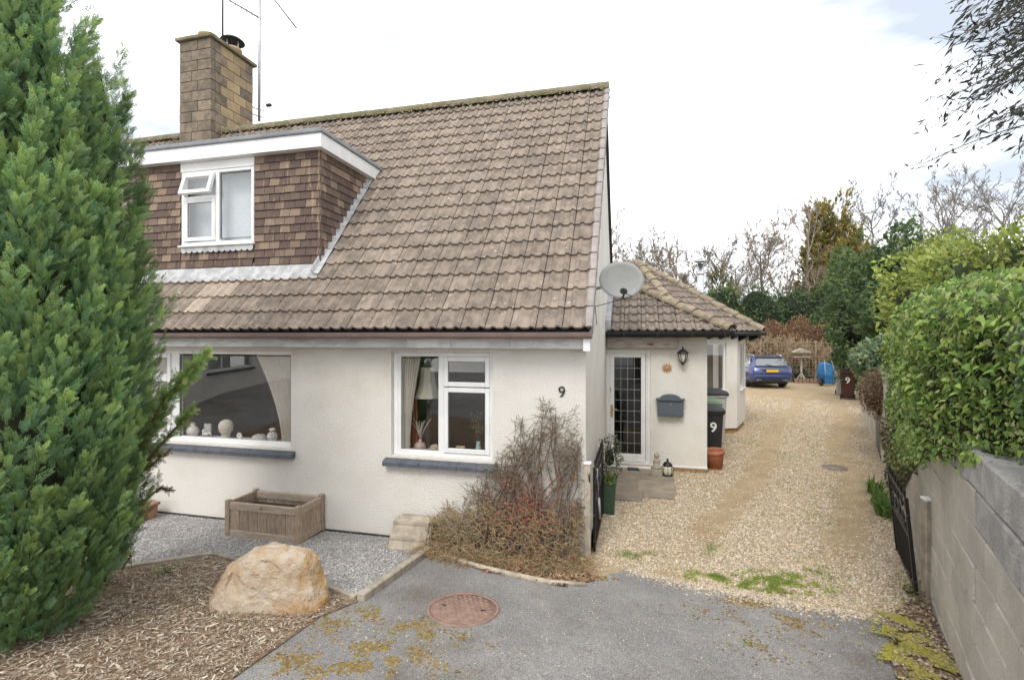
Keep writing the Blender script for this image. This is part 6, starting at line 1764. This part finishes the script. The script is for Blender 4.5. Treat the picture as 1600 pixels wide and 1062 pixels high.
# green planter with evergreen behind the gate
gpn = thing('green_planter', 'tall square green planter standing behind the house gate', 'planter', (-0.375, 6.78, 0))
MB().loft([[(-0.10, -0.10, 0), (0.10, -0.10, 0), (0.10, 0.10, 0), (-0.10, 0.10, 0)], [(-0.125, -0.125, 0.42), (0.125, -0.125, 0.42), (0.125, 0.125, 0.42), (-0.125, 0.125, 0.42)]]).build('body', M('green_glaze', (0.045, 0.085, 0.055), (0.06, 0.105, 0.07), 8, 0.35), gpn)
rb_ = MB()
for a, b in (((-0.135, -0.135, 0.40), (0.135, -0.11, 0.435)), ((-0.135, 0.11, 0.40), (0.135, 0.135, 0.435)), ((-0.135, -0.109, 0.40), (-0.11, 0.109, 0.435)), ((0.11, -0.109, 0.40), (0.135, 0.109, 0.435))): rb_.box(a, b, 0.004)
rb_.build('rim', bpy.data.materials['green_glaze'], gpn)
MB().box((-0.11, -0.11, 0.36), (0.11, 0.11, 0.40)).build('soil', m_soil, gpn)
bush('potted_evergreen', 'dark leafy evergreen growing in the green planter', 'plant', (-0.34, 6.82, 0.72), (0.17, 0.17, 0.30), 900, 0.035, [(0.08, 0.12, 0.06), (0.11, 0.15, 0.07), (0.16, 0.15, 0.10)], (0.03, 0.04, 0.02), stems=False, core_r=0.35, zmin=0.4)
bush('potted_primrose', 'yellow green leafy plant at the front of the green planter', 'plant', (-0.36, 6.70, 0.47), (0.11, 0.07, 0.08), 260, 0.03, [(0.30, 0.36, 0.08), (0.24, 0.32, 0.07)], (0.06, 0.08, 0.02), stems=False, core_r=0.4, zmin=0.4)
# ------------------------------------------------------------------ bare trees
def bare_tree(name, label, base, height, crown_r, seed, levels=(13, 8, 7, 5), trunk_r=0.22, col=(0.22, 0.185, 0.155), droop=0.0, clear=0.25, group=None, upright=0.5, twig_r=0.012, cat='tree', thin=1.0):
    rs = np.random.default_rng(seed)
    t = thingw(name, label, cat, base, group)
    base = np.array(base, float)
    A, B, RA, RB = [], [], [], []
    # trunk
    n = 8; trunk = [base + np.array([0, 0, -0.2])]
    for i in range(1, n + 1): trunk.append(base + np.array([rs.normal(0, 0.02 * height * i / n * 0.5), rs.normal(0, 0.02 * height * i / n * 0.5), height * 0.72 * i / n]))
    MB().tube(trunk, [trunk_r * (1 - 0.8 * i / n) for i in range(n + 1)], 7).build('trunk', m_bark, t)
    trunk = np.array(trunk)
    cz = base[2] + height * (clear + 1) / 2; rz = height * (1 - clear) / 2
    cur_p = []; cur_d = []; cur_l = []
    for i in range(levels[0] * 2):
        q = clear * 0.9 + (1.0 - clear * 0.9) * (i + rs.random()) / (levels[0] * 2)
        q = min(q, 0.99); f = q * n; j = min(int(f), n - 1)
        p = trunk[j] + (trunk[j + 1] - trunk[j]) * (f - j)
        a = rs.uniform(0, 2 * math.pi); el = rs.uniform(0.10, 0.80) + upright * 0.8 * q
        d = np.array([math.cos(a) * math.cos(el), math.sin(a) * math.cos(el), math.sin(el)])
        # distance to the crown ellipsoid
        o = (p - np.array([base[0], base[1], cz])) / np.array([crown_r, crown_r, rz]); dd = d / np.array([crown_r, crown_r, rz])
        aa = dd @ dd; bb = o @ dd; c0 = o @ o - 1
        disc = bb * bb - aa * c0
        ln = (-bb + math.sqrt(disc)) / aa if disc > 0 else crown_r * 0.5
        cur_p.append(p); cur_d.append(d); cur_l.append(max(0.3, ln) * rs.uniform(0.72, 0.98))
    cur_p, cur_d, cur_l = np.array(cur_p), np.array(cur_d), np.array(cur_l)
    rad = np.full(len(cur_p), trunk_r * 0.30)
    for lv in range(4):
        k = len(cur_p); ns = 4 if lv < 2 else (3 if lv == 2 else 2)
        pts = [cur_p]; d = cur_d.copy()
        for s_ in range(ns):
            d = nrm(d + rs.normal(0, 0.16, (k, 3)) + np.array([0, 0, 0.07 if lv < 3 else 0.0]) - np.array([0, 0, droop * lv * 0.35]))
            pts.append(pts[-1] + d * (cur_l / ns)[:, None])
        for s_ in range(ns):
            A.append(pts[s_]); B.append(pts[s_ + 1]); RA.append(rad * (1 - 0.8 * s_ / ns)); RB.append(rad * (1 - 0.8 * (s_ + 1) / ns))
        if lv == 3: break
        m = levels[lv + 1]
        P_ = np.stack(pts, 1)                                  # k, ns+1, 3
        f = rs.uniform(0.25, 1.0, (k, m)) * ns * 0.999; j = f.astype(int)
        ii = np.arange(k)[:, None]
        np_ = P_[ii, j] + (P_[ii, j + 1] - P_[ii, j]) * (f - j)[..., None]
        dirs = nrm(P_[ii, j + 1] - P_[ii, j])
        nd = nrm(dirs * 0.85 + rs.normal(0, 0.50, (k, m, 3)) + np.array([0, 0, 0.10]))
        cur_l = ((cur_l * (0.48, 0.50, 0.50)[lv])[:, None] * rs.uniform(0.5, 1.15, (k, m)) * (1.15 - 0.6 * f / ns)).ravel()
        rad = np.maximum((rad * 0.55)[:, None] * np.ones((k, m)) * (1 - 0.5 * f / ns), twig_r * (0.8 if lv == 2 else 1.0)).ravel()
        cur_p, cur_d = np_.reshape(-1, 3), nd.reshape(-1, 3)
    A, B, RA, RB = np.concatenate(A), np.concatenate(B), np.concatenate(RA), np.concatenate(RB)
    c = np.array(col)[None] * rs.uniform(0.75, 1.3, (len(A), 1))
    segs_mesh('branches', A, B, RA, np.maximum(RB, twig_r * 0.55), c, m_twig, t)
    return t
def place(x, depth):
    p = W(x, 525, depth); return p.x, p.y
def hz(y, depth): return HC + (525 - y) / F * depth
gb = 'bare winter trees behind the garden'
grey = (0.27, 0.245, 0.225); warm = (0.29, 0.24, 0.195)
for (x, ty, hw, dp, cl, cfun, lab, kw) in (
    (1190, 360, 58, 50, 0.25, warm, 'round crowned bare tree left of the golden conifers', {}),
    (1262, 318, 44, 36, 0.25, warm, 'thin bare tree in front of the golden conifers', dict(levels=(7, 6, 6, 5))),
    (1362, 300, 46, 50, 0.35, grey, 'tall bare tree just right of the golden conifers', {}),
    (1478, 298, 60, 46, 0.30, grey, 'wide bare tree above the middle of the ivy hedge', dict(upright=0.7)),
    (1425, 340, 30, 58, 0.25, grey, 'small bare tree between the two tall bare trees', {}),
    (1570, 285, 60, 40, 0.30, grey, 'bare tree at the right edge behind the laurels', {}),
    (965, 378, 34, 40, 0.2, grey, 'bare tree right behind the satellite dish', dict(levels=(11, 7, 6, 5))),
    (1012, 380, 44, 58, 0.2, grey, 'pale bare tree just left of the extension roof peak gap', dict(levels=(12, 7, 6, 5))),
    (1058, 386, 40, 62, 0.2, warm, 'bare tree left of the steel flue', dict(levels=(12, 7, 6, 5))),
    (1092, 396, 32, 55, 0.2, warm, 'bare tree directly behind the steel flue', dict(levels=(12, 7, 6, 5))),
    (1128, 380, 34, 64, 0.2, grey, 'bare tree right of the steel flue', dict(levels=(12, 7, 6, 5))),
    (1035, 392, 40, 50, 0.15, warm, 'brownish bare tree behind the extension ridge', dict(levels=(12, 7, 6, 5))),
    (985, 392, 30, 48, 0.15, grey, 'grey bare tree between the dish and the extension ridge', dict(levels=(12, 7, 6, 5))),
    (1150, 392, 36, 56, 0.15, warm, 'bare tree just left of the round crowned tree', dict(levels=(12, 7, 6, 5))),
    (1228, 420, 40, 40, 0.1, warm, 'low brown bare tree over the dark hedge', dict(levels=(12, 7, 6, 5)))):
    px_, py_ = place(x, dp)
    bare_tree('bare_tree', lab, (px_, py_, 0), hz(ty, dp) * 1.16, hw / F * dp * 1.30, int(x * 7 + ty), col=cfun, clear=cl, group=gb, trunk_r=0.004 * dp + 0.03, twig_r=dp * 0.00050, **kw)
px_, py_ = place(948, 26)
bare_tree('birch_tree', 'weeping birch with drooping twigs behind the gable end', (px_, py_, 0), hz(262, 26), 46 / F * 26, 91, levels=(11, 7, 6, 5), col=(0.26, 0.22, 0.20), droop=0.40, clear=0.3, trunk_r=0.12, twig_r=0.0075)

# golden conifers and other evergreens
gold = [(0.27, 0.23, 0.07), (0.31, 0.26, 0.085), (0.22, 0.21, 0.07), (0.17, 0.17, 0.06)]
gg = 'golden conifers behind the drive'
for (x, ty, hw, dp, lab) in ((1276, 318, 26, 40, 'left golden conifer behind the thin bare tree'), (1308, 304, 30, 39, 'tallest golden conifer with pointed tip'), (1292, 322, 26, 42, 'narrow golden conifer between the two tallest'), (1338, 360, 28, 38, 'lowest golden conifer sloping down to the right')):
    px_, py_ = place(x, dp); h = hz(ty, dp); r = hw / F * dp
    conifer('golden_conifer', lab, (px_, py_, 0), [(0.3, r), (h * 0.35, r * 1.05), (h * 0.6, r * 0.8), (h * 0.8, r * 0.45), (h * 0.93, r * 0.2), (h, 0.03)], 330, 22, gold, (0.25, 0.55), (0.8, 2.0), gg, 0.15, False)
px_, py_ = place(1125, 33); h = hz(418, 33)
conifer('small_conifer', 'small brown green pointed conifer right of the flue', (px_, py_, 0), [(0.3, 0.7), (h * 0.6, 0.7), (h * 0.85, 0.4), (h, 0.03)], 140, 10, [(0.15, 0.14, 0.07), (0.12, 0.13, 0.06)], (0.2, 0.45), (0.5, 1.2), None, 0.1, False)
dk = [(0.075, 0.12, 0.05), (0.095, 0.15, 0.055), (0.06, 0.10, 0.05), (0.13, 0.18, 0.06)]
# dark hedge made of bushes in a row
gh = 'dark evergreen hedge bushes'
for i, (x, yt, dp, rx, cl, lab) in enumerate(((1128, 446, 30, 1.5, [(0.14, 0.20, 0.06), (0.11, 0.16, 0.05), (0.07, 0.11, 0.045)], 'bright green hedge bush beside the steel flue'),
        (1185, 452, 30.5, 1.7, dk, 'dark hedge bush second from the flue'), (1240, 450, 31, 1.7, dk, 'dark hedge bush with a lime top behind the trellis'), (1290, 448, 31, 1.6, dk, 'dark hedge bush right behind the golden conifers'))):
    px_, py_ = place(x, dp); zt = hz(yt, dp)
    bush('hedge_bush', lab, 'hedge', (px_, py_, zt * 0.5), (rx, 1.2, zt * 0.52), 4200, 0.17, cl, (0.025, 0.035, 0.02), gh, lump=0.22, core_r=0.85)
# brown beech hedge
gbh = 'brown beech hedge plants'
for x, yt, lab in ((1205, 505, 'brown leaved beech hedge section behind the car'), (1250, 500, 'brown leaved beech hedge section behind the bird table'), (1295, 502, 'brown leaved beech hedge section behind the blue wheelbarrow')):
    px_, py_ = place(x, 28.5); zt = hz(yt, 28.5)
    bush('beech_hedge', lab, 'hedge', (px_, py_, zt * 0.5), (1.15, 0.5, zt * 0.55), 3800, 0.10, [(0.36, 0.20, 0.11), (0.30, 0.16, 0.09), (0.42, 0.27, 0.15), (0.26, 0.18, 0.10)], (0.12, 0.07, 0.04), gbh, lump=0.12, core_r=0.86)
# yews at the right of the drive
gy = 'dark yew bushes beyond the ivy'
for (x, y, dp, rx, rz, cl, lab) in ((1345, 500, 18.5, 1.15, 2.3, dk, 'dark spreading yew above the brown bin'), (1362, 450, 21, 1.2, 1.4, [(0.10, 0.15, 0.06), (0.14, 0.18, 0.06)], 'olive green yew top behind the dark yew'), (1400, 470, 15, 1.0, 1.7, dk, 'dark yew half hidden behind the ivy')):
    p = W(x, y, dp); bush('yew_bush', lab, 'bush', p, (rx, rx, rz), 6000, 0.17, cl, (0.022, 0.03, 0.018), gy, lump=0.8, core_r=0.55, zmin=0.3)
p = W(1316, 572, 24.8); bush('laurel_shrub', 'low glossy green shrub behind the brown bin', 'shrub', (p.x, p.y, 0.8), (0.62, 0.5, 0.8), 1500, 0.12, [(0.13, 0.20, 0.07), (0.18, 0.25, 0.09)], (0.04, 0.055, 0.03))
p = W(1246, 585, 27); bush('lavender_shrub', 'grey green low shrub right of the car', 'shrub', (p.x, p.y, 0.4), (0.55, 0.4, 0.42), 900, 0.07, [(0.17, 0.20, 0.14), (0.22, 0.25, 0.17)], (0.05, 0.06, 0.045))
for (x, dp, h, lab) in ((1215, 26.5, 2.4, 'tangled bare twigs standing behind the car roof'), (1240, 26, 2.6, 'pale bare shrub left of the bird table'), (1272, 26.3, 2.3, 'pale bare shrub between bird table and wheelbarrow'), (1228, 26.8, 2.5, 'tangled brown shrub against the left half of the trellis'), (1300, 26.6, 2.3, 'tangled brown shrub against the right end of the trellis'), (1150, 24, 3.6, 'bare straw coloured shrub above the extension roof edge'), (1180, 25, 3.2, 'straw coloured bare shrub beside the extension roof corner')):
    px_, py_ = place(x, dp)
    bare_tree('bare_shrub', lab, (px_, py_, 0), h, 1.2, int(x), levels=(8, 6, 5, 4), trunk_r=0.03, col=(0.40, 0.31, 0.20), clear=0.05, group='bare garden shrubs', twig_r=0.008, cat='shrub')

# ------------------------------------------------------------------ overhanging branches top right
ov = thingw('overhanging_tree', 'tree with narrow dark leaves reaching in from the upper right', 'tree', tuple(W(1790, 800, 4.6)))
tb = W(1790, 525, 4.6)
ov.location.z = 1.5; WSET[ov.name] = Matrix.Translation(ov.location).inverted()
MB().tube([(tb.x, tb.y, 1.4), (tb.x - 0.05, tb.y, 3.2), (tb.x - 0.1, tb.y + 0.05, 5.4), (tb.x - 0.3, tb.y, 6.6)], [0.12, 0.10, 0.07, 0.03], 8).build('trunk', m_bark, ov)
A, B, RA, RB, LT, LDv = [], [], [], [], [], []
ends = [(1440, 258), (1455, 200), (1470, 118), (1482, 66), (1478, 158), (1500, 60), (1510, 20), (1520, 205), (1530, 110), (1545, 150), (1545, 45), (1560, 190), (1570, 90), (1575, 20), (1590, 130), (1495, 5), (1590, 230), (1600, 60), (1520, 160), (1555, 10), (1600, 180), (1580, 60), (1540, 80), (1500, 125), (1560, 130)]
for (ex_, ey_) in ends:
    dp = random.uniform(3.9, 5.0)
    b = W(ex_, ey_, dp); a = W(1660 + random.uniform(-10, 60), ey_ - random.uniform(20, 110) , dp)
    if random.random() < 0.5 : a.z = min(a.z, 6.4)
    prev = Vector((tb.x - 0.1, tb.y, min(6.3, a.z - 0.3))); pts = [prev, a]
    mid = a.lerp(b, 0.55) + Vector((0, 0, 0.12)); n = 9
    for i in range(1, n + 1):
        q = i / n; pts.append((1 - q) ** 2 * a + 2 * q * (1 - q) * mid + q * q * b)
    for i in range(len(pts) - 1):
        A.append(pts[i]); B.append(pts[i + 1]); r = 0.008 * (1 - i / len(pts)) + 0.0015; RA.append(r); RB.append(r * 0.85)
    for i in range(2, len(pts)):
        for _ in range(7 if i > 3 else 4):
            p = pts[i].lerp(pts[i - 1], random.random()); p2 = p + Vector((-0.05, 0, -0.02)) + Vector([random.gauss(0, 0.05) for _ in range(3)]); A.append(p); B.append(p2); RA.append(0.0018); RB.append(0.0012)
            LDv.append(Vector((-0.70, -0.2, -0.62)) + Vector([random.gauss(0, 0.42) for _ in range(3)]))
            LT.append(p2 + LDv[-1].normalized() * 0.035)
segs_mesh('branches', [tuple(v) for v in A], [tuple(v) for v in B], RA, RB, pick([(0.10, 0.085, 0.07)], len(A)), m_twig, ov)
n = len(LT); NARROW = np.array([(0, -0.5, 0), (0.12, 0.0, 0.02), (0, 0.6, -0.10), (-0.12, 0.0, 0.02)])
scatter('leaves', NARROW, LEAFF, frames(np.array([tuple(v) for v in LDv]), rand_dirs(n)) * rng.uniform(0.05, 0.11, n)[:, None, None], np.array([tuple(v) for v in LT]), m_leaf, ov, col=pick([(0.045, 0.05, 0.04), (0.065, 0.075, 0.05), (0.035, 0.04, 0.035)], n))

# ------------------------------------------------------------------ trellis, bird table, barrow, bins
tr = thingw('trellis_fence', 'weathered timber trellis fence in front of the beech hedge', 'fence', tuple(place(1255, 27.4)) + (0,))
a, b = Vector(place(1188, 27.6) + (0,)), Vector(place(1318, 27.0) + (0,))
e2 = (b - a).normalized(); L_ = (b - a).length
nlat = MB()
for i in range(int(L_ / 0.18) + 1):
    p = a + e2 * (i * 0.18); nlat.box((-0.012, -0.008, 0.15), (0.012, 0.008, 2.02), M4=Matrix.Translation(p) @ Matrix.Rotation(math.atan2(e2.y, e2.x), 4, 'Z'))
for k in range(11):
    z = 0.2 + k * 0.18; nlat.box((0, -0.02, z - 0.012), (L_, -0.009, z + 0.012), M4=Matrix.Translation(a) @ Matrix.Rotation(math.atan2(e2.y, e2.x), 4, 'Z'))
m_lat = M('trellis_wood', (0.34, 0.26, 0.17), (0.27, 0.20, 0.13), 8, 0.9)
tag(nlat.build('lattice', m_lat, tr), kind='stuff')
for i in range(4):
    p = a + e2 * (L_ * i / 3); MB().box((p.x - 0.04, p.y - 0.04, 0), (p.x + 0.04, p.y + 0.04, 2.1)).build('post', m_lat, tr)
MB().box((0, -0.035, 2.0), (L_, 0.03, 2.04), M4=Matrix.Translation(a) @ Matrix.Rotation(math.atan2(e2.y, e2.x), 4, 'Z')).build('top_rail', m_lat, tr)
px_, py_ = place(1252, 25.2)
bt = thing('bird_table', 'pale wooden bird table with splayed legs beside the car', 'bird table', (px_, py_, 0))
MB().box((-0.04, -0.04, 0.25), (0.04, 0.04, 1.28), 0.005).build('post', m_sleeper, bt)
for q in range(4):
    an = q * 1.57 + 0.4; MB().tube([(0, 0, 0.5), (0.38 * math.cos(an), 0.38 * math.sin(an), 0.0)], 0.025, 6).build('leg', m_sleeper, bt)
MB().box((-0.36, -0.26, 1.28), (0.36, 0.26, 1.32), 0.004).build('tray', m_sleeper, bt)
for x in (-0.25, 0.25): MB().box((x - 0.02, -0.02, 1.32), (x + 0.02, 0.02, 1.52)).build('upright', m_sleeper, bt)
MB().prism([(-0.42, 1.52), (0.42, 1.52), (0.42, 1.55), (0.0, 1.74), (-0.42, 1.55)], 0.56, 'y', -0.28).build('roof', m_sleeper, bt)
# blue barrow tipped on its nose
px_, py_ = place(1289, 23.8)
wbk = thing('wheelbarrow', 'bright blue wheelbarrow tipped up against the shrubs', 'wheelbarrow', (px_, py_, 0), 0.35)
m_blue = M('blue_plastic', (0.035, 0.19, 0.42), (0.025, 0.15, 0.35), 5, 0.45)
MB().loft([[(-0.20, -0.25, 0.12), (0.28, -0.25, 0.05), (0.28, 0.1, 0.05), (-0.20, 0.1, 0.12)], [(-0.30, -0.32, 0.55), (0.33, -0.32, 0.5), (0.33, 0.15, 0.5), (-0.30, 0.15, 0.55)], [(-0.26, -0.2, 1.0), (0.20, -0.2, 0.98), (0.20, 0.12, 0.98), (-0.26, 0.12, 1.0)], [(-0.16, -0.1, 1.12), (0.1, -0.1, 1.10), (0.1, 0.08, 1.10), (-0.16, 0.08, 1.12)]]).build('tray', m_blue, wbk)
wl = MB().lathe([(0.05, -0.04), (0.17, -0.04), (0.19, 0), (0.17, 0.04), (0.05, 0.04)], (0, 0, 0), 18).build('wheel', m_blackp, wbk); wl.location = (-0.36, -0.2, 0.19); wl.rotation_euler = (math.radians(80), 0, 0.5)
for sx in (-1, 1): MB().tube([(sx * 0.2, -0.28, 0.1), (sx * 0.24, -0.33, 0.6), (sx * 0.18, -0.2, 1.2)], 0.016, 6).build('handle', m_galv, wbk)
m_brown = M('brown_bin', (0.085, 0.032, 0.025), (0.07, 0.027, 0.022), 9, 0.5)
px_, py_ = place(1328, 18.55)
wheelie((px_, py_ + 0.2, 0), -0.35, m_brown, M('brown_lid', (0.10, 0.06, 0.05), rough=0.5), 'dark brown wheelie bin numbered 9 at the far right of the drive', (0.22, 0.60, 0.0), 1.04, True)
px_, py_ = place(1322, 19.6)
wheelie((px_, py_ + 0.3, 0), -0.3, M('grey_bin', (0.36, 0.34, 0.31), (0.30, 0.28, 0.26), 5, 0.6), M('grey_lid', (0.38, 0.37, 0.35), rough=0.6), 'weathered grey bin just behind the brown wheelie bin', None, 1.12)
px_, py_ = place(1350, 18.9)
ob = MB().box((-0.32, -0.02, 0), (0.32, 0.02, 1.45), 0.005).build('leaning_board', m_block, None); ob.location = (px_ + 0.15, py_ + 0.3, 0); ob.rotation_euler = (math.radians(-8), math.radians(14), -0.5); tag(ob, 'grey board leaning beside the brown wheelie bin', 'board')
# bed edging bricks
for i in range(9):
    px_, py_ = place(1244 + i * 6.0, 25.0 - i * 0.05)
    o = MB().box((-0.07, -0.05, -0.05), (0.07, 0.05, 0.24), 0.008).build('log_roll_stake', M('stake_brown', (0.32, 0.21, 0.14), (0.26, 0.17, 0.12), 8) if 'stake_brown' not in bpy.data.materials else bpy.data.materials['stake_brown'], None)
    o.location = (px_, py_, 0); tag(o, '%s short brown timber stake counted from the car, edging the far bed' % ('first second third fourth fifth sixth seventh eighth ninth'.split()[i]), 'edging', 'stakes edging the far bed')

# ------------------------------------------------------------------ blue estate car
cp = W(1207, 606, 22.3)
car = thing('parked_car', 'metallic blue estate car parked beyond the extension, seen from behind', 'car', (cp.x, cp.y, 0), math.radians(9))
m_blu = M('metallic_blue', (0.045, 0.070, 0.20), (0.04, 0.062, 0.18), 3, 0.28, metal=0.35, spec=0.6, coat=0.8)
m_cg = M('car_glass', (0.16, 0.18, 0.18), rough=0.06, spec=0.9, coat=1.0)
m_red = M('tail_red', (0.55, 0.02, 0.025), rough=0.15, coat=0.7)
m_chr = M('chrome', (0.80, 0.80, 0.82), rough=0.12, metal=1.0)
def sect(y, ws, ww, zs_, zb, zw):
    """body ring: sill width, waist width, sill z, bulge z, waist z"""
    return [(-ws, y, zs_), (-ww, y, zs_ + 0.12), (-ww - 0.015, y, zb), (-ww + 0.01, y, zw - 0.06), (-ww + 0.05, y, zw), (ww - 0.05, y, zw), (ww - 0.01, y, zw - 0.06), (ww + 0.015, y, zb), (ww, y, zs_ + 0.12), (ws, y, zs_)]
MB().loft([sect(0.0, 0.72, 0.80, 0.38, 0.62, 0.92), sect(0.10, 0.80, 0.87, 0.30, 0.66, 0.97), sect(0.45, 0.84, 0.895, 0.26, 0.68, 0.98), sect(1.5, 0.85, 0.90, 0.24, 0.66, 0.96), sect(3.0, 0.85, 0.895, 0.24, 0.64, 0.94), sect(3.7, 0.84, 0.88, 0.25, 0.62, 0.88), sect(4.4, 0.76, 0.82, 0.30, 0.56, 0.76), sect(4.66, 0.60, 0.66, 0.36, 0.52, 0.66)], smooth=True).build('body', m_blu, car)
def gh_(y, wb, wr, z0, z1): return [(-wb, y, z0), (-wr - 0.03, y, z1 - 0.10), (-wr, y, z1 - 0.03), (-wr + 0.10, y, z1), (wr - 0.10, y, z1), (wr, y, z1 - 0.03), (wr + 0.03, y, z1 - 0.10), (wb, y, z0)]
MB().loft([gh_(0.12, 0.83, 0.78, 0.94, 0.99), gh_(0.30, 0.83, 0.66, 0.94, 1.30), gh_(0.42, 0.83, 0.64, 0.94, 1.41), gh_(1.2, 0.83, 0.66, 0.94, 1.455), gh_(2.2, 0.83, 0.66, 0.94, 1.45), gh_(2.75, 0.82, 0.66, 0.92, 1.36), gh_(3.5, 0.78, 0.70, 0.88, 0.93)], smooth=False).build('cabin', m_blu, car)
# rear window, side windows
MB().add([(-0.70, 0.115, 1.02), (0.70, 0.115, 1.02), (0.56, 0.330, 1.36), (-0.56, 0.330, 1.36), (-0.70, 0.09, 1.02), (0.70, 0.09, 1.02), (0.56, 0.30, 1.37), (-0.56, 0.30, 1.37)], [(0, 3, 2, 1), (4, 5, 6, 7), (0, 1, 5, 4), (2, 3, 7, 6), (1, 2, 6, 5), (3, 0, 4, 7)]).build('rear_window', m_cg, car)
MB().box((-0.60, 0.24, 1.385), (0.60, 0.48, 1.42), 0.01).build('roof_spoiler', m_blu, car)
for sx in (-1, 1):
    for (y0, y1, y2, y3) in ((0.48, 1.15, 1.05, 0.62), (1.22, 1.95, 1.9, 1.22), (2.02, 3.0, 2.6, 2.0)):
        q = [(sx * 0.835, y0, 0.99), (sx * 0.835, y1, 0.98), (sx * 0.71, y2, 1.34), (sx * 0.71, y3, 1.34)]
        q2 = [(p[0] + sx * 0.012, p[1], p[2] + 0.004) for p in q]
        MB().add(q + q2, [(0, 1, 2, 3), (4, 5, 6, 7), (0, 1, 5, 4), (1, 2, 6, 5), (2, 3, 7, 6), (3, 0, 4, 7)]).build('side_window', m_cg, car)
    MB().tube([(sx * 0.845, 0.42, 0.985), (sx * 0.85, 1.5, 0.975), (sx * 0.845, 3.0, 0.965)], 0.012, 6).build('window_trim', m_chr, car)
    MB().tube([(sx * 0.845, 0.42, 0.985), (sx * 0.80, 0.46, 1.15), (sx * 0.73, 0.62, 1.345), (sx * 0.72, 1.6, 1.37)], 0.012, 6).build('window_trim', m_chr, car)
    MB().tube([(sx * 0.60, 0.50, 1.435), (sx * 0.61, 0.60, 1.485), (sx * 0.62, 2.1, 1.50), (sx * 0.62, 2.3, 1.46)], 0.016, 6).build('roof_rail', m_chr, car)
    MB().loft([[(sx * 0.50, -0.008, 0.79), (sx * 0.86, 0.06, 0.80), (sx * 0.90, 0.22, 0.86), (sx * 0.885, 0.20, 0.92), (sx * 0.80, 0.035, 0.93), (sx * 0.50, 0.0, 0.86)], [(sx * 0.50, 0.06, 0.79), (sx * 0.84, 0.12, 0.80), (sx * 0.87, 0.26, 0.86), (sx * 0.85, 0.25, 0.92), (sx * 0.78, 0.12, 0.93), (sx * 0.50, 0.06, 0.86)]]).build('tail_light', m_red, car)
    MB().box((sx * 0.56 - 0.11, -0.025, 0.36), (sx * 0.56 + 0.11, 0.05, 0.42), 0.012).build('exhaust_tip', m_chr, car)
    for y in (0.88, 3.72):
        wh = thing('wheel_tmp', None, None) if False else None
        ty = MB().lathe([(0.20, -0.11), (0.30, -0.11), (0.325, -0.08), (0.325, 0.08), (0.30, 0.11), (0.20, 0.11)], (0, 0, 0), 24).build('wheel', m_blackp, car); ty.location = (sx * 0.79, y, 0.325); ty.rotation_euler = (0, math.radians(90), 0)
        rim = MB().lathe([(0.21, -0.115), (0.205, -0.07), (0.05, -0.09)], (0, 0, 0), 20).lathe([(0.05, 0.09), (0.205, 0.07), (0.21, 0.115)], (0, 0, 0), 20).build('rim', m_steel, ty)
MB().box((-0.80, -0.03, 0.44), (0.80, 0.06, 0.60), 0.03).build('bumper', m_blu, car)
MB().box((-0.62, -0.02, 0.30), (0.62, 0.10, 0.43), 0.02).build('diffuser', m_blackp, car)
MB().box((-0.50, -0.022, 0.875), (0.50, -0.002, 0.895), 0.004).build('chrome_strip', m_chr, car)
MB().box((-0.26, -0.014, 0.74), (0.26, -0.004, 0.85), 0.003).build('number_plate', M('plate_yellow', (0.80, 0.50, 0.03)), car)
MB().tube([(0.0, 0.088, 1.03), (-0.25, 0.10, 1.075)], 0.01, 5).build('wiper', m_black, car)
MB().box((-0.80, 0.3, 0.20), (0.80, 4.2, 0.30)).build('underside', m_blackp, car)

# ------------------------------------------------------------------ bungalow across the way, mirrored in the wide window
nh = thing('neighbour_bungalow', 'cream bungalow mirrored in the wide window of the house', 'house', (-11.0, 1.4, zg(-11, 0)), math.atan2(-0.94, -0.34))
wq = wall_open(0, 10, -0.5, 2.5, 0, 0.25, [(2.6, 5.6, 0.85, 2.15)]); wq.v = [(p[0], -p[1], p[2]) for p in wq.v]
# local +x runs away along the wall, its face looks to local +y
wq.build('front_wall', m_render, nh)
fr = MB()
for (x0, x1) in ((2.6, 2.68), (3.45, 3.55), (5.52, 5.6)): fr.box((x0, -0.12, 0.85), (x1, -0.05, 2.15))
for (z0, z1) in ((0.85, 0.92), (2.08, 2.15)): fr.box((2.6, -0.119, z0), (5.6, -0.051, z1))
wnw = fr.build('window', m_white, nh); MB().box((2.65, -0.09, 0.9), (5.55, -0.084, 2.1)).build('pane', m_glass, wnw); MB().box((2.5, -0.02, 0.77), (5.7, 0.08, 0.84)).build('sill', m_slate, wnw)
MB().box((2.4, -0.9, 0.6), (5.8, -0.8, 2.4)).build('room_wall', m_room, nh)
MB().prism([(0.35, 2.42), (-3.5, 5.0), (-7.0, 2.42)], 10.6, 'x', -0.3).build('roof', m_tile2, nh)
